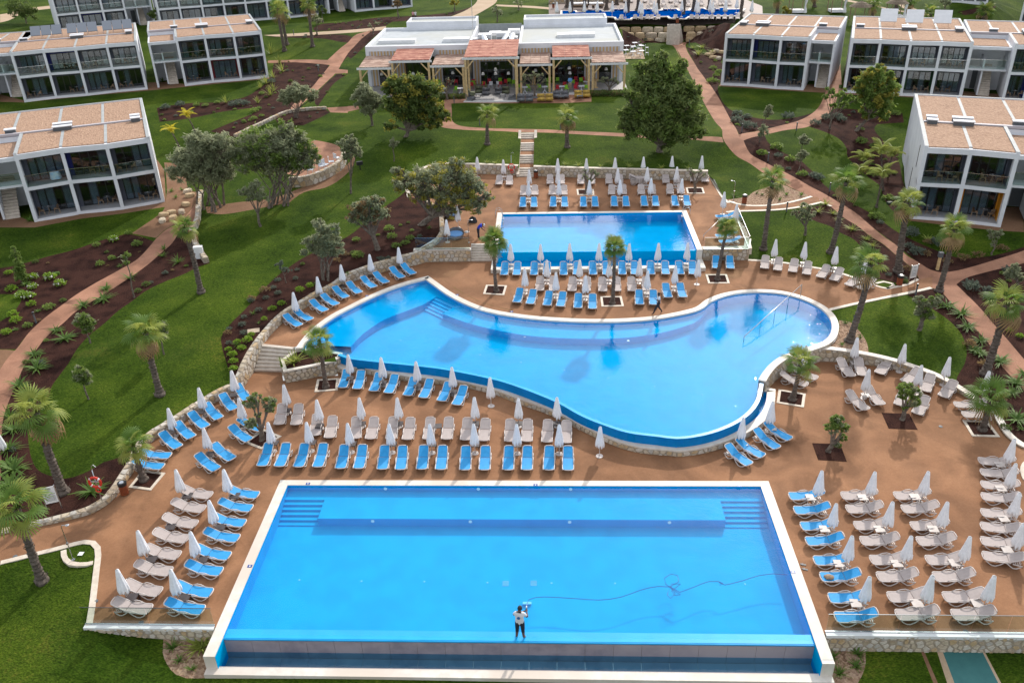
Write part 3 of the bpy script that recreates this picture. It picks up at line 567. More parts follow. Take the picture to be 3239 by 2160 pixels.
def stone_wall(label, P, base, top, w, side=1, size=.36, cap=None, capm='coping', top_stones=False, cat='stone wall', lim=300, group=None, back=None, th=.03):
    """P: xy polyline of the visible face line, seen side = right of direction if side=1 (body to the left)"""
    P = xy(P); n = len(P); base = base if hasattr(base, '__len__') else [base] * n; top = top if hasattr(top, '__len__') else [top] * n
    root = empty('stone_wall', (0, 0, 0), 0, label, cat, group)
    capt = .07 if cap else 0; tt = [t - capt for t in top]
    strip('core', P, w, [min(b, back if back is not None else b) - .4 for b in base], tt, 'mortar', side, parent=root)
    if cap:
        Q = offset(P, -.04 * side, False); strip('coping', Q, w + .08, tt, top, capm, side, parent=root)
    L = pts_on(P); Ls = L[-1]
    def at(s):
        s = min(max(s, 0), Ls - 1e-6); i = 0
        import bisect
        i = min(max(bisect.bisect_right(L, s) - 1, 0), n - 2); t = (s - L[i]) / max(L[i + 1] - L[i], 1e-9)
        p = P[i].lerp(P[i + 1], t); d = (P[i + 1] - P[i]).normalized(); nrm = Vector((d.y, -d.x)) * side   # towards the seen side
        return p, nrm, base[i] * (1 - t) + base[i + 1] * t, tt[i] * (1 - t) + tt[i + 1] * t
    polys = []
    hf = lambda s: at(s)[3] - at(s)[2]
    Hm = max(t - b for t, b in zip(tt, base))
    def fface(s, t, d): p, nm, b, tp = at(s); return (p.x + nm.x * d, p.y + nm.y * d, b + t)
    for c in cells(Ls, Hm, size, hf): polys.append((c, fface))
    if top_stones:
        def ftop(s, t, d): p, nm, b, tp = at(s); return (p.x - nm.x * t, p.y - nm.y * t, tp + d)
        for c in cells(Ls, w, size, lambda s: w): polys.append((c, ftop))
    def dist(pp): q = pp[1](pp[0][0][0], pp[0][0][1], 0); return q[0] ** 2 + q[1] ** 2
    polys.sort(key=dist)
    rest = MB()
    for i, (c, f) in enumerate(polys):
        v, fs = stone_poly(c, f, th)
        if side < 0: fs = [q[::-1] for q in fs]
        if i < lim: MB().add(v, fs).build('stone', STONES[rnd.choice([0, 0, 1, 2, 2, 3, 4])], root); NST[0] += 1
        else: rest.add(v, fs, rnd.choice([0, 0, 1, 2, 2, 3, 4]))
    if rest.v: tag(rest.build('stone_facing', STONES, root), kind='stuff')
    return root
sw1 = SM(xy(W1)); 
def zs_along(Pd, Wd):   # heights for the smoothed line
    L = pts_on(xy(Wd)); out = []
    D = np.array([(p.x, p.y) for p in Wd]); 
    for p in Pd:
        best = None
        for i in range(len(Wd) - 1):
            a, b = Vector(D[i]), Vector(D[i + 1]); ab = b - a; t = max(0, min(1, (p - a).dot(ab) / ab.length_squared)); d = (a + ab * t - p).length
            if best is None or d < best[0]: best = (d, Wd[i].z * (1 - t) + Wd[i + 1].z * t)
        out.append(best[1])
    return out
zt = zs_along(sw1, W1)
def base1(p):
    y0, y1 = 46.5, 49.4
    return Z0 if p.y < y0 else (Z1 if p.y > y1 else Z1 * (p.y - y0) / (y1 - y0))
def wseg(i0, i1, label, **k):
    P = sw1[i0:i1]; stone_wall(label, P, [base1(p) if True else 0 for p in P], zt[i0:i1], .38, 1, top_stones=True, size=.42, **k)
ia = next(i for i, p in enumerate(sw1) if p.y > 46); ib = next(i for i, p in enumerate(sw1) if p.y > 62.5)
wseg(0, ia + 1, 'low curved stone wall edging the lower deck beside the left lawn')
wseg(ia, ib + 1, 'curved stone wall rising beside the pale stairs up to the middle deck')
P = sw1[ib:]; stone_wall('curved stone wall top left of the upper deck behind the glass panels', P, Z2 - .2, zt[ib:], .38, 1, top_stones=True)
P = SM(xy(W2)); stone_wall('curved stone wall around the mulch bed under the spreading olive tree', P, Z2, zs_along(P, W2), .35, 1, top_stones=True)
P = SM(xy(W3)); stone_wall('curved retaining stone wall behind the upper deck left of the long stairs', P, Z2, zs_along(P, W3), .35, 1, top_stones=False, cap=True, capm='kerb', size=.45)
P = SM(xy(W4)); stone_wall('straight retaining stone wall behind the upper deck right of the long stairs', P, Z2, zs_along(P, W4), .35, 1, cap=True, capm='kerb', size=.45)
P = SM(xy(W5)); stone_wall('curved white capped wall between the lower deck and the round lawn', P, Z0, zs_along(P, W5), .32, 1, cap=True)
YW = U('E', 640, 232, Z1).y
stone_wall('stone wall of the upper deck left of the short pale stairs', [U('E', 450, 235, Z1), U('E', 835, 230, Z1)], Z1, Z2 + .05, .4, 1, cap=True)
stone_wall('stone wall of the upper deck right of the overflow wall behind two blue loungers', [Vector((P3R + .5, U('F', 300, 224, Z1).y)), U('F', 485, 221, Z1), U('F', 495, 150, Z1 + .1)], Z1, Z2 + .05, .4, 1, cap=True)
FY = U('I', 1500, 1207).y
stone_wall('stone wall under the glass balustrade right of the front pool', [Vector((P1R + .56, FY - .1)), Vector((21, FY - .1)), Vector((31, FY - .1))], -.95, -.02, .4, 1, size=.32, lim=260)
fl = [Vector((U('G', 560, 1170).x, FY - .12)), Vector((-17, FY - .12)), Vector((P1L - .56, FY - .12))]
stone_wall('tapering stone wall under the glass balustrade left of the front pool', fl, [-.35, -.62, -.9], -.02, .4, 1, size=.32)
P = xy(SM(xy(P2t)))[::-1]; stone_wall('low curved stone base below the overflow channel of the curved pool', P, 0, TZ - .1, .3, 1, size=.34)
P = SM(xy(P2s))[-26:][::-1]
c2_ = SM(xy(P2s)); im = max(range(len(c2_)), key=lambda i: c2_[i].x); iq = [i for i, p in enumerate(c2_) if i > im and p.y < U('F', 1080, 745, Z1).y]
P = [SM(xy(P2s))[i] for i in iq][::-1]; stone_wall('tall curved stone side of the pool above the lower deck', P, 0, Z1 - .07, .3, 1, size=.36)
# white beams over the front walls with the glass panels standing on them
def beam(x0, x1, y, label):
    r = empty('glass_balustrade', ((x0 + x1) / 2, y, 0), 0, label, 'balustrade'); cx = (x0 + x1) / 2
    MB().box(x0 - cx, -.13, -.14, x1 - cx, .06, .015).build('base_beam', M['white_paint'], r)
    MB().box(x0 - cx, .06, -.03, x1 - cx, .13, .05).build('channel', M['steel'], r)
    n = max(2, round((x1 - x0) / 1.55)); w = (x1 - x0) / n
    for i in range(n): MB().box(x0 - cx + i * w + .02, .085, .05, x0 - cx + (i + 1) * w - .02, .105, 1.02).build('glass_panel', M['glass'], r)
    MB().box(x0 - cx, .08, 1.02, x1 - cx, .11, 1.035).build('top_edge', M['dark_steel'], r)
mat('steel', (.55, .56, .58), rough=.25, metal=1); mat('dark_steel', (.12, .13, .14), rough=.3, metal=1)
def glass_mat(name, tint, ior=1.45, a=1):
    m = bpy.data.materials.new(name); m.use_nodes = True; n = m.node_tree; N = n.nodes; L = n.links; N.remove(N['Principled BSDF'])
    tr = N.new('ShaderNodeBsdfTransparent'); tr.inputs[0].default_value = (*tint, 1); gl = N.new('ShaderNodeBsdfGlossy'); gl.inputs['Roughness'].default_value = .03
    fr = schlick(N, L, None, ((ior - 1) / (ior + 1)) ** 2); mx = N.new('ShaderNodeMixShader'); L.new(fr, mx.inputs[0]); L.new(tr.outputs[0], mx.inputs[1]); L.new(gl.outputs[0], mx.inputs[2]); L.new(mx.outputs[0], N['Material Output'].inputs[0])
    M[name] = m
glass_mat('glass', (.86, .92, .90)); glass_mat('window_glass', (.62, .68, .72), 1.9)
beam(P1R + .58, 31, FY, 'clear glass balustrade on a white beam right of the front pool')
beam(fl[0].x, P1L - .58, FY, 'clear glass balustrade on a white beam left of the front pool')
# ------------------------------------------------------------ front pool
def slab(name, P, z, m, parent=None, kind='structure', flip=False):
    P = [Vector((p[0], p[1])) for p in P]; n = len(P); vo, eo, fo, *_ = delaunay_2d_cdt(P, [(i, (i + 1) % n) for i in range(n)], [], 0, 1e-5, False)
    T = [f for f in fo if len(f) == 3]; X = np.array([sum(vo[i][0] for i in f) / 3 for f in T]); Y = np.array([sum(vo[i][1] for i in f) / 3 for f in T]); ins = inpoly(P, X, Y)
    F_ = [tuple(f) if (vo[f[1]] - vo[f[0]]).cross(vo[f[2]] - vo[f[0]]) > 0 else tuple(f)[::-1] for f, k in zip(T, ins) if k]
    me = bpy.data.meshes.new(name); me.from_pydata([(v[0], v[1], z) for v in vo], [], F_); me.materials.append(M[m]); o = link(name, me, parent)
    if kind: o['kind'] = kind
    return o
L_, R_x, B_ = P1L, P1R, P1B; LF = P1F + .5
WZ = -.06
cp = MB(); t = .03
cp.box(L_ - CPW, B_, -.1, R_x + CPW, B_ + CPW * .85, t); cp.box(L_ - CPW, P1E, -1.2, L_, B_, t); cp.box(R_x, P1E, -1.2, R_x + CPW, B_, t)
cp.box(L_ - CPW, T1F, -2.2, R_x + CPW, T1F + .42, -.7)
tag(cp.build('pool_coping', M['coping']), kind='structure')
cpj = MB()
SX0 = U('G', 2195, 300, -.34).x; SX1 = U('I', 300, 312, -.34).x; SY0 = U('G', 2050, 300, -.34).y; SHY = U('H', 1200, 432, -.34).y
DZ, HZ = -.82, -.34
b = MB()
b.add([(L_, P1F, DZ), (R_x, P1F, DZ), (R_x, B_, DZ), (L_, B_, DZ)], [(0, 1, 2, 3)])
b.add([(L_, B_ - .006, DZ), (R_x, B_ - .006, DZ), (R_x, B_ - .006, 0), (L_, B_ - .006, 0)], [(0, 1, 2, 3)]); e_ = .006; b.add([(L_ + e_, P1F, DZ), (L_ + e_, B_, DZ), (L_ + e_, B_, 0), (L_ + e_, P1F, 0)], [(0, 1, 2, 3)]); b.add([(R_x - e_, P1F, DZ), (R_x - e_, B_, DZ), (R_x - e_, B_, 0), (R_x - e_, P1F, 0)], [(3, 2, 1, 0)])
b.add([(L_, LF - .0, DZ), (R_x, LF, DZ), (R_x, LF, WZ - .01), (L_, LF, WZ - .01)], [(3, 2, 1, 0)])
b.box(SX0, SHY, DZ, SX1, SY0, HZ); b.box(L_ + .012, SY0 + .001, DZ, R_x - .012, B_ - .012, HZ)
ns = 5; sd = (SY0 - U('G', 2050, 470, -.75).y) / ns
for i in range(ns):
    zz = HZ - (i + 1) * (HZ - DZ) / (ns + .6); y1 = SY0 - i * sd
    b.box(L_ + .014, y1 - sd, DZ, SX0 - .002, y1 - .001 * (i + 1), zz); b.box(SX1 + .002, y1 - sd, DZ, R_x - .014, y1 - .001 * (i + 1), zz)
bas = tag(b.build('pool_basin', M['pool_blue']), kind='structure')
mat('pool_lamp', (.9, .9, .9)); mat('marker', (.02, .06, .25), rough=.4); mat('inlet', (.20, .55, .75))
mat('black_plastic', (.012, .012, .014), rough=.5); mat('dark_frame', (.02, .022, .025), rough=.4)
def disc(r, n=14):
    d = MB(); d.lathe([(r, 0), (r, .012), (r * .8, .02)], n); return d
lampm = disc(.09).mesh('pool_light', M['pool_lamp']); inm = disc(.05).mesh('floor_inlet', M['inlet'])
for fx in ((170, 452), (830, 457), (1500, 461), (2175, 462)):
    x = V('H', fx[0], fx[1], SHY).x; o = link('pool_light', lampm, bas, (x, SHY - .004, -.5)); o.rotation_euler = (math.pi / 2, 0, 0)
for fx in (248, 880, 1508):
    x = U('H', fx, 222).x; o = link('pool_light', lampm, bas, (x, B_ - .012, -.2)); o.rotation_euler = (math.pi / 2, 0, 0)
for s in ('H 93 850 518 853 945 860 1378 863 1808 865 I 465 870 G 2025 842',):
    for p in poly(s, onz(DZ)): link('floor_inlet', inm, bas, (p.x, p.y, DZ + .003))
for p in poly('H 1068 866 1257 864', onz(DZ)):
    g = MB()
    for i in range(5): g.box(-.15, -.15 + i * .07, 0, .15, -.12 + i * .07, .012)
    g.build('drain_grille', M['inlet'], bas, (p.x, p.y, DZ + .003))
mk = MB().box(-.11, -.09, 0, .11, .09, .006).mesh('depth_marker', M['marker']); mk2 = MB().box(-.03, -.045, 0, .03, .045, .004).mesh('panel', M['white_paint'])
for s, z in (('G 2083 191 1690 748 H 1270 200 I 425 203 790 787', .03), ('E 130 461 740 455 1108 568', Z1 + .03)):
    for p in poly(s, onz(z)): o = link('depth_marker', mk, None, (p.x, p.y, z + .004)); tag(o, 'small dark blue depth marker plate set in the white pool coping', 'marker', 'depth markers in the pool coping'); link('marker_print', mk2, o, (0, 0, .005))
lip = MB(); lip.box(L_ + .003, P1F, DZ, R_x - .003, LF - .002, WZ - .004); lip.box(L_ + .003, P1F - .05, WZ - .09, R_x - .003, P1F - .001, WZ - .02)
tag(lip.build('infinity_lip', M['pool_lip']), kind='structure')
slab('water', [(L_ + .001, LF - .3), (R_x - .001, LF - .3), (R_x - .001, B_ - .001), (L_ + .001, B_ - .001)], WZ, 'water')
# overflow trough in front: tiled wall and floor
tr_ = empty('overflow_trough', ((L_ + R_x) / 2, P1F, -1), 0, 'grey tiled overflow trough with shallow dark water below the front pool', 'trough')
xm = (L_ + R_x) / 2; TB, WB = -1.22, -.86
MB().box(L_ - xm, -.02, TB + 1 - .1, R_x - xm, .0, WZ - .1 + 1).build('backing', M['mortar'], tr_)
tiles = []
nT = 21; tw = (R_x - L_) / nT
for i in range(nT):
    for (z0, z1) in ((TB, WZ - .13),):
        o = MB().box(L_ - xm + i * tw + .006, -.045, max(z0, TB) + 1, L_ - xm + (i + 1) * tw - .006, -.021, z1 + 1).build('wall_tile', M['trough_tile'], tr_)
for i in range(nT):
    for j in range(2):
        d = (P1F - T1F - .44) / 2; MB().box(L_ - xm + i * tw + .006, -.05 - (j + 1) * d + .006, TB + 1 - .05, L_ - xm + (i + 1) * tw - .006, -.05 - j * d - .006, TB + 1).build('floor_tile', M['trough_tile'], tr_)
for x, s in ((L_, 1), (R_x, -1)):
    MB().box(min(x, x + s * .012) - xm + s * .002, P1E - P1F + .001, TB + 1, max(x, x + s * .012) - xm + s * .002, -.05, .99 - .0).build('end_wall', M['pool_blue'], tr_)
MB().box(L_ - xm, T1F + .42 - P1F, TB + 1 - .1, R_x - xm, T1F + .44 - P1F, .3).build('front_wall', M['trough_tile'], tr_)
slab('water', [(L_, T1F + .43), (R_x, T1F + .43), (R_x, P1F - .05), (L_, P1F - .05)], WB, 'water_dark')
MB().box(L_ - CPW + .01, T1F + .01, -2.6, R_x + CPW - .01, T1F + .4, -2.2).build('trough_footing', M['trough_tile'])['kind'] = 'structure'
MB().box(L_ - CPW + .002, T1F + .003, -2.5, L_ - CPW + .3, T1F + .4, -.75).build('trough_footing', M['trough_tile'])['kind'] = 'structure'
# ------------------------------------------------------------ curved pool
c2 = SM(xy(P2s)); strip('pool_coping', c2, .45, Z1 - .1, Z1 + .03, 'coping', -1, kind='structure')
c2i = offset(c2, -.44, False)
t2 = SM(xy(P2t)); strip('pool_coping', t2, .5, TZ - .12, TZ + .0, 'coping', -1, kind='structure')
t2i = offset(t2, -.5, False)
W2Z = Z1 - .09
basin = c2i + LIP; basin = [p for p in basin]
bas2 = ccw(basin)
def wallring(name, P, z0, z1, m, closed=False, flip=False):
    b = MB(); n = len(P)
    for i in range(n if closed else n - 1):
        a, c = P[i], P[(i + 1) % n]; b.add([(a.x, a.y, z0), (c.x, c.y, z0), (c.x, c.y, z1), (a.x, a.y, z1)], [(0, 1, 2, 3)])
    o = b.build(name, M[m]); o['kind'] = 'structure'; return o
F2 = Z1 - .85
slab('pool_basin', bas2, F2, 'pool_blue'); wallring('pool_basin', c2i, F2, Z1, 'pool_blue'); wallring('pool_basin', LIP, F2, W2Z - .012, 'pool_blue')
LO = offset(LIP, .28, False); 
if (LO[len(LO) // 2] - Vector((0, 0))).length > (LIP[len(LIP) // 2]).length: LO = offset(LIP, -.28, False)
sgn = 1 if (offset(LIP, .28, False)[60].y < LIP[60].y) else -1
strip('infinity_lip', LIP, .22, F2 - .1, W2Z - .006, 'pool_lip', sgn, kind='structure')
slab('water', bas2, W2Z, 'water')
LO = offset(LIP, .22 * sgn, False)
wallring('overflow_wall', LO, -.3, W2Z - .01, 'pool_blue')
tpoly = LO + [p for p in t2i][::-1]
tb = MB()
def strip_between(A, B, z, name, m, n=90):
    def res(P):
        L = pts_on(P); out = []
        for i in range(n + 1):
            s = L[-1] * i / n; j = max(0, min(len(P) - 2, next((q for q in range(len(L)) if L[q] >= s - 1e-9), len(L) - 1) - 1)); t = (s - L[j]) / max(1e-9, L[j + 1] - L[j]); out.append(P[j].lerp(P[j + 1], t))
        return out
    a, c = res(A), res(B); b = MB()
    for i in range(n): b.add([(a[i].x, a[i].y, z), (a[i + 1].x, a[i + 1].y, z), (c[i + 1].x, c[i + 1].y, z), (c[i].x, c[i].y, z)], [(0, 1, 2, 3)])
    o = b.build(name, M[m]); o['kind'] = 'structure'
strip_between(LO, t2i, .0, 'trough_floor', 'pool_blue'); strip_between(LO, t2i, .16, 'water', 'water')
wallring('trough_side', t2i, -.1, TZ - .01, 'pool_blue')
# shallow shelf of the curved pool, and its steps
SHZ = Z1 - .36
sh = poly('E 20 805 100 722 170 670 250 620 330 588 400 562 510 521', onz(SHZ)) 
shR = poly('E 640 582 800 642 1000 692 1200 728 1400 745 1600 752 1800 750 2000 732 2150 705 2300 660 2352 640 F 180 590 220 530 250 470', onz(SHZ))
shl = xy(SM(xy(sh))) + xy(poly('E 600 468 730 530', onz(SHZ))) + xy(SM(xy(shR)))
cxi = [p for p in c2i]
i0 = min(range(len(cxi)), key=lambda i: (cxi[i] - shl[0]).length); i1 = min(range(len(cxi)), key=lambda i: (cxi[i] - shl[-1]).length)
shp = shl + cxi[i0:i1 + 1][::-1]
slab('pool_shelf', shp, SHZ, 'pool_blue'); wallring('pool_shelf', shl, F2, SHZ, 'pool_blue')
sa = [U('E', 600, 468, SHZ), U('E', 730, 530, SHZ), U('E', 640, 582, SHZ), U('E', 510, 521, SHZ)]
st = MB(); ns = 5
for i in range(ns):
    t0, t1 = i / ns, (i + 1) / ns; z = SHZ - (i + .7) * .085
    q = [sa[0].lerp(sa[3], t0), sa[1].lerp(sa[2], t0), sa[1].lerp(sa[2], t1), sa[0].lerp(sa[3], t1)]; st.prism(ccw([(a.x, a.y) for a in q]), F2, z)
st.build('pool_steps', M['pool_lip'])['kind'] = 'structure'
o = bpy.data.objects.new('lights', None); bpy.data.objects.remove(o)
for s, z in (('E 1198 737 1897 765 170 672', SHZ - .12), ('E 1055 576 1570 638 2212 588 265 430', W2Z - .02)):
    for p in poly(s, onz(z)): tag(link('pool_light', lampm, None, (p.x, p.y, z)), 'small round underwater lamp on the wall of the curved pool', 'pool light', 'underwater lamps of the curved pool')
for p in poly('E 617 812 895 860 1172 912 1465 963 1763 1017 2075 1073 357 763 2310 940 F 175 1130', onz(F2)): tag(link('floor_inlet', inm, None, (p.x, p.y, F2 + .004)), 'small pale round inlet on the floor of the curved pool', 'inlet', 'floor inlets of the curved pool')
# pool 3
WZ3 = Z2 - .1
b = MB(); L3, R3, F3, B3 = P3L, P3R, P3F, P3B
b.box(L3 - .45, B3, Z2 - .1, R3 + .45, B3 + .4, Z2 + .03); b.box(L3 - .45, F3 - .1, Z2 - 1, L3, B3, Z2 + .03); b.box(R3, F3 - .1, Z2 - 1, R3 + .45, B3, Z2 + .03)
b.box(L3 - .45, P3T - .35, Z1 - .3, R3 + .45, P3T + .15, Z1 + .3); b.box(L3 - .45, P3T + .15, Z1, L3 - .1, F3 - .1, Z1 + .3); b.box(R3 + .1, P3T + .15, Z1, R3 + .45, F3 - .1, Z1 + .3)
tag(b.build('pool_coping', M['coping']), kind='structure')
b = MB(); b.add([(L3, F3, Z2 - .8), (R3, F3, Z2 - .8), (R3, B3, Z2 - .8), (L3, B3, Z2 - .8)], [(0, 1, 2, 3)])
b.add([(L3, B3 - .006, Z2 - .8), (R3, B3 - .006, Z2 - .8), (R3, B3 - .006, Z2), (L3, B3 - .006, Z2)], [(0, 1, 2, 3)]); b.add([(L3 + .006, F3, Z2 - .8), (L3 + .006, B3, Z2 - .8), (L3 + .006, B3, Z2), (L3 + .006, F3, Z2)], [(0, 1, 2, 3)]); b.add([(R3 - .006, F3, Z2 - .8), (R3 - .006, B3, Z2 - .8), (R3 - .006, B3, Z2), (R3 - .006, F3, Z2)], [(3, 2, 1, 0)])
b.box(L3 + .002, F3, Z1 - .1, R3 - .002, F3 + .25, WZ3 - .006); b.box(L3 - .1, P3T + .15, Z1 - .1, R3 + .1, F3 - .002, Z1 + .05)
b.box(L3 - .002, F3 - .12, Z1, L3 + .3, F3 - .003, Z2 - .02)
tag(b.build('pool_basin', M['pool_blue']), kind='structure')
slab('water', [(L3, F3 + .05), (R3, F3 + .05), (R3, B3), (L3, B3)], WZ3, 'water'); slab('water', [(L3, P3T + .15), (R3, P3T + .15), (R3, F3 - .01), (L3, F3 - .01)], Z1 + .15, 'water')
# ------------------------------------------------------------ stairs
def stairs(label, a0, a1, b0, b1, z0, z1, n, cat='stairs', m='step', side=None):
    """a0,a1: bottom front edge; b0,b1 top edge"""
    c = (Vector(a0[:2]) + Vector(a1[:2]) + Vector(b0[:2]) + Vector(b1[:2])) / 4; r = empty('stairs', (c.x, c.y, z0), 0, label, cat)
    for i in range(n):
        t0, t1 = i / n, 1.0; z = z0 + (i + 1) * (z1 - z0) / n
        t1 = min(1, (i + 1) / n + .02)
        q = [Vector(a0[:2]).lerp(Vector(b0[:2]), t0) - c, Vector(a1[:2]).lerp(Vector(b1[:2]), t0) - c, Vector(a1[:2]).lerp(Vector(b1[:2]), t1) - c, Vector(a0[:2]).lerp(Vector(b0[:2]), t1) - c]
        MB().prism(ccw([(v.x, v.y) for v in q]), -.3, z - z0 - .0).build('step', M[m], r)
        nd = (q[1] - q[0]).normalized(); nn = Vector((nd.y, -nd.x)) * .03
        if nn.dot(q[3] - q[0]) > 0: nn = -nn
        MB().prism(ccw([(v.x, v.y) for v in (q[0] + nn, q[1] + nn, q[1], q[0])]), z - z0 - .04, z - z0 + .004).build('nosing', M['white_paint' if n > 12 else 'coping'], r)
    return r
stairs('wide pale stone stairs from the lower deck up beside the curved pool', U('D', 1682, 972), U('D', 1908, 976), U('D', 1748, 782, Z1), U('D', 1992, 808, Z1), Z0, Z1, 7)
stairs('short pale stone stairs up to the upper deck behind the palm', U('E', 836, 229, Z1), U('E', 986, 229, Z1), U('E', 836, 108, Z2), U('E', 990, 108, Z2), Z1, Z2, 7)
# long stairs to the restaurant lawn: four flights with landings
LX0, LX1 = U('B', 1160, 1197, Z2).x, U('B', 1256, 1197, Z2).x; ya, yb = U('B', 1200, 1197, Z2).y, U('B', 1200, 900, 4.1).y
r = empty('stairs', ((LX0 + LX1) / 2, ya, Z2), 0, 'long straight garden stairs with red landings between low walls', 'stairs')
segs = []; tot = 15 * .32 + 3 * 1.25; k = (yb - ya) / tot; y = ya; z = Z2; dz = (4.1 - Z2) / 15; hw = (LX1 - LX0) / 2
prof = [(ya, Z2)]
for fl_, n in enumerate((4, 4, 4, 3)):
    for i in range(n):
        z += dz; MB().box(-hw, y - ya, -.5, hw, y - ya + .32 * k, z - Z2).build('step', M['step'], r); y += .32 * k
    if fl_ < 3: MB().box(-hw, y - ya, -.5, hw, y - ya + 1.25 * k, z - Z2 - .003).build('landing', M['deck'], r); y += 1.25 * k
    prof.append((y, z))
for s in (-1, 1):
    P = [Vector((s * hw + (-.28 if s < 0 else 0), p[0] - ya)) for p in prof]
    strip('side_wall', P, .28, [-.6] * len(P), [p[1] - Z2 + .30 for p in prof], 'kerb', -1, parent=r)
# planter beside the stairs
q1_, q2_ = U('D', 1909, 977, 0), U('D', 1995, 808, Z1)
PT = [Vector((q1_.x, q1_.y)), Vector((q2_.x, q2_.y))] + xy(poly('D 2120 812 2315 846 2302 872 2250 905 2100 937 1918 972', onz(.9)))
PT = ccw(PT)
r = empty('planter', (PT[0].x, PT[0].y, 0), 0, 'raised stone planter with white rim beside the pale stairs and curved pool', 'planter'); off = Vector((PT[0].x, PT[0].y))
PL = [p - off for p in PT]
strip('rim', offset(PL, -.02), .26, [.8] * len(PL), [.9] * len(PL), 'coping', 1, closed=True, parent=r)
MB().prism([(p.x, p.y) for p in offset(PL, .02)], -.2, .72).build('body', M['mortar'], r); MB().prism([(p.x, p.y) for p in offset(PL, .25)], .6, .84).build('soil', M['mulch'], r)
def face_stones(r, P, z0, z1, size=.34):
    L = pts_on(P); Ls = L[-1]; n = len(P)
    def f(s, t, d):
        s = min(max(s, 0), Ls - 1e-6); i = min(max([q for q in range(n) if L[q] <= s][-1], 0), n - 2); tt = (s - L[i]) / (L[i + 1] - L[i]); p = P[i].lerp(P[i + 1], tt); dd = (P[i + 1] - P[i]).normalized(); nm = Vector((dd.y, -dd.x)); return (p.x + nm.x * d, p.y + nm.y * d, z0 + t)
    for c in cells(Ls, z1 - z0, size, lambda s: z1 - z0):
        v, fs = stone_poly(c, f, .03); MB().add(v, fs).build('stone', STONES[rnd.choice([0, 0, 1, 2, 2, 3, 4])], r)
face_stones(r, [p for p in PL] , 0, .8)
# ------------------------------------------------------------ loungers, parasols, side tables
mat('lounger_frame', (.56, .50, .47), (.62, .56, .53), 4, rough=.45); mat('sling_grey', (.37, .315, .295), (.44, .38, .36), 5, rough=.75, bump=.15, bscale=90, contrast=.9)
mat('sling_blue', (.008, .25, .56), (.02, .31, .66), 3, rough=.7, bump=.25, bscale=9, contrast=1.0)
mat('parasol', (.74, .74, .76), (.82, .82, .84), 4, rough=.8, bump=.5, bscale=6); mat('pole_white', (.66, .66, .68), rough=.4)
mat('table_dark', (.045, .035, .035), (.065, .05, .05), 4, rough=.5); mat('table_light', (.40, .355, .33), (.46, .41, .385), 4, rough=.5)
def loft(b, prof, y0, y1, th, mi=0):    # profile in x,z swept over y
    n = len(prof)
    v = [(x, y0, z) for x, z in prof] + [(x, y1, z) for x, z in prof] + [(x, y0, z - th) for x, z in prof] + [(x, y1, z - th) for x, z in prof]
    f = [(i, i + 1, n + i + 1, n + i) for i in range(n - 1)] + [(2 * n + i, 3 * n + i, 3 * n + i + 1, 2 * n + i + 1) for i in range(n - 1)]
    f += [(i, 2 * n + i, 2 * n + i + 1, i + 1) for i in range(n - 1)] + [(n + i, n + i + 1, 3 * n + i + 1, 3 * n + i) for i in range(n - 1)] + [(0, n, 3 * n, 2 * n), (n - 1, 3 * n - 1, 4 * n - 1, 2 * n - 1)]
    b.add(v, [q[::-1] for q in f], mi)
def make_lounger(blue):
    m = M['sling_blue' if blue else 'sling_grey']; fr = M['lounger_frame']
    r = empty('sun_lounger', (0, 0, -50)); w = .33
    # foot at -x, head at +x
    rail = MB()
    P = [(-.90, -w + .05, .31), (-.94, -w + .14, .31), (-.955, 0, .31), (-.94, w - .14, .31), (-.90, w - .05, .31)]
    path = [(.28, -w, .33), (-.1, -w, .31), (-.55, -w, .30)] + [(-.82, -w, .315)] + P + [(-.82, w, .315)] + [(-.55, w, .30), (-.1, w, .31), (.28, w, .33)]
    rail.tube(path, .028, 6); rail.bar((.2, -w, .29), (.2, w, .29), .04); rail.bar((-.35, -w, .27), (-.35, w, .27), .04)
    for s in (-1, 1): rail.tube([(.20, s * w, .36), (.0, s * (w + .02), .43), (-.22, s * (w + .01), .42), (-.42, s * w, .33)], .022, 5)
    rail.build('frame', fr, r, smooth=True)
    for s in (-1, 1):
        MB().tube([(-.84, s * w, .29), (-.72, s * w, .16), (-.52, s * w, .035), (-.36, s * w, .03), (-.18, s * w, .14), (-.04, s * w, .28)], .030, 6).build('leg', fr, r, smooth=True)
        MB().tube([(.10, s * w, .29), (.24, s * w, .17), (.42, s * w, .035), (.58, s * w, .03), (.72, s * w, .14), (.80, s * w, .22), (.36, s * w, .30)], .030, 6).build('leg', fr, r, smooth=True)
    sm = MB(); loft(sm, [(-.90, .325), (-.6, .315), (-.2, .318), (.2, .335)], -w + .035, w - .035, .018); sm.build('seat', m, r, smooth=False)
    bk = [(.215, .345), (.45, .45), (.72, .585), (.90, .67)]
    bm_ = MB(); loft(bm_, [(x, z + .01) for x, z in bk], -w + .055, w - .055, .018); bm_.build('backrest', m, r)
    bf = MB(); bf.tube([(.2, -w + .03, .34), (.45, -w + .03, .455), (.72, -w + .03, .59), (.88, -w + .05, .665), (.935, -w + .15, .69), (.95, 0, .695), (.935, w - .15, .69), (.88, w - .05, .665), (.72, w - .03, .59), (.45, w - .03, .455), (.2, w - .03, .34)], .026, 6)
    f_ = bf.build('backrest_frame', fr, r, smooth=True)
    for i in range(4): sl_ = MB(); sl_.bar((.42 + i * .1, -w + .06, .26 + i * .0), (.42 + i * .1, w - .06, .26), .05, .02); sl_.build('slat', fr, f_)
    st_ = MB(); st_.bar((.62, -.18, .53), (.80, -.18, .26), .025); st_.bar((.62, .18, .53), (.80, .18, .26), .025); st_.build('strut', fr, f_)
    return r
LG, LB = make_lounger(False), make_lounger(True)
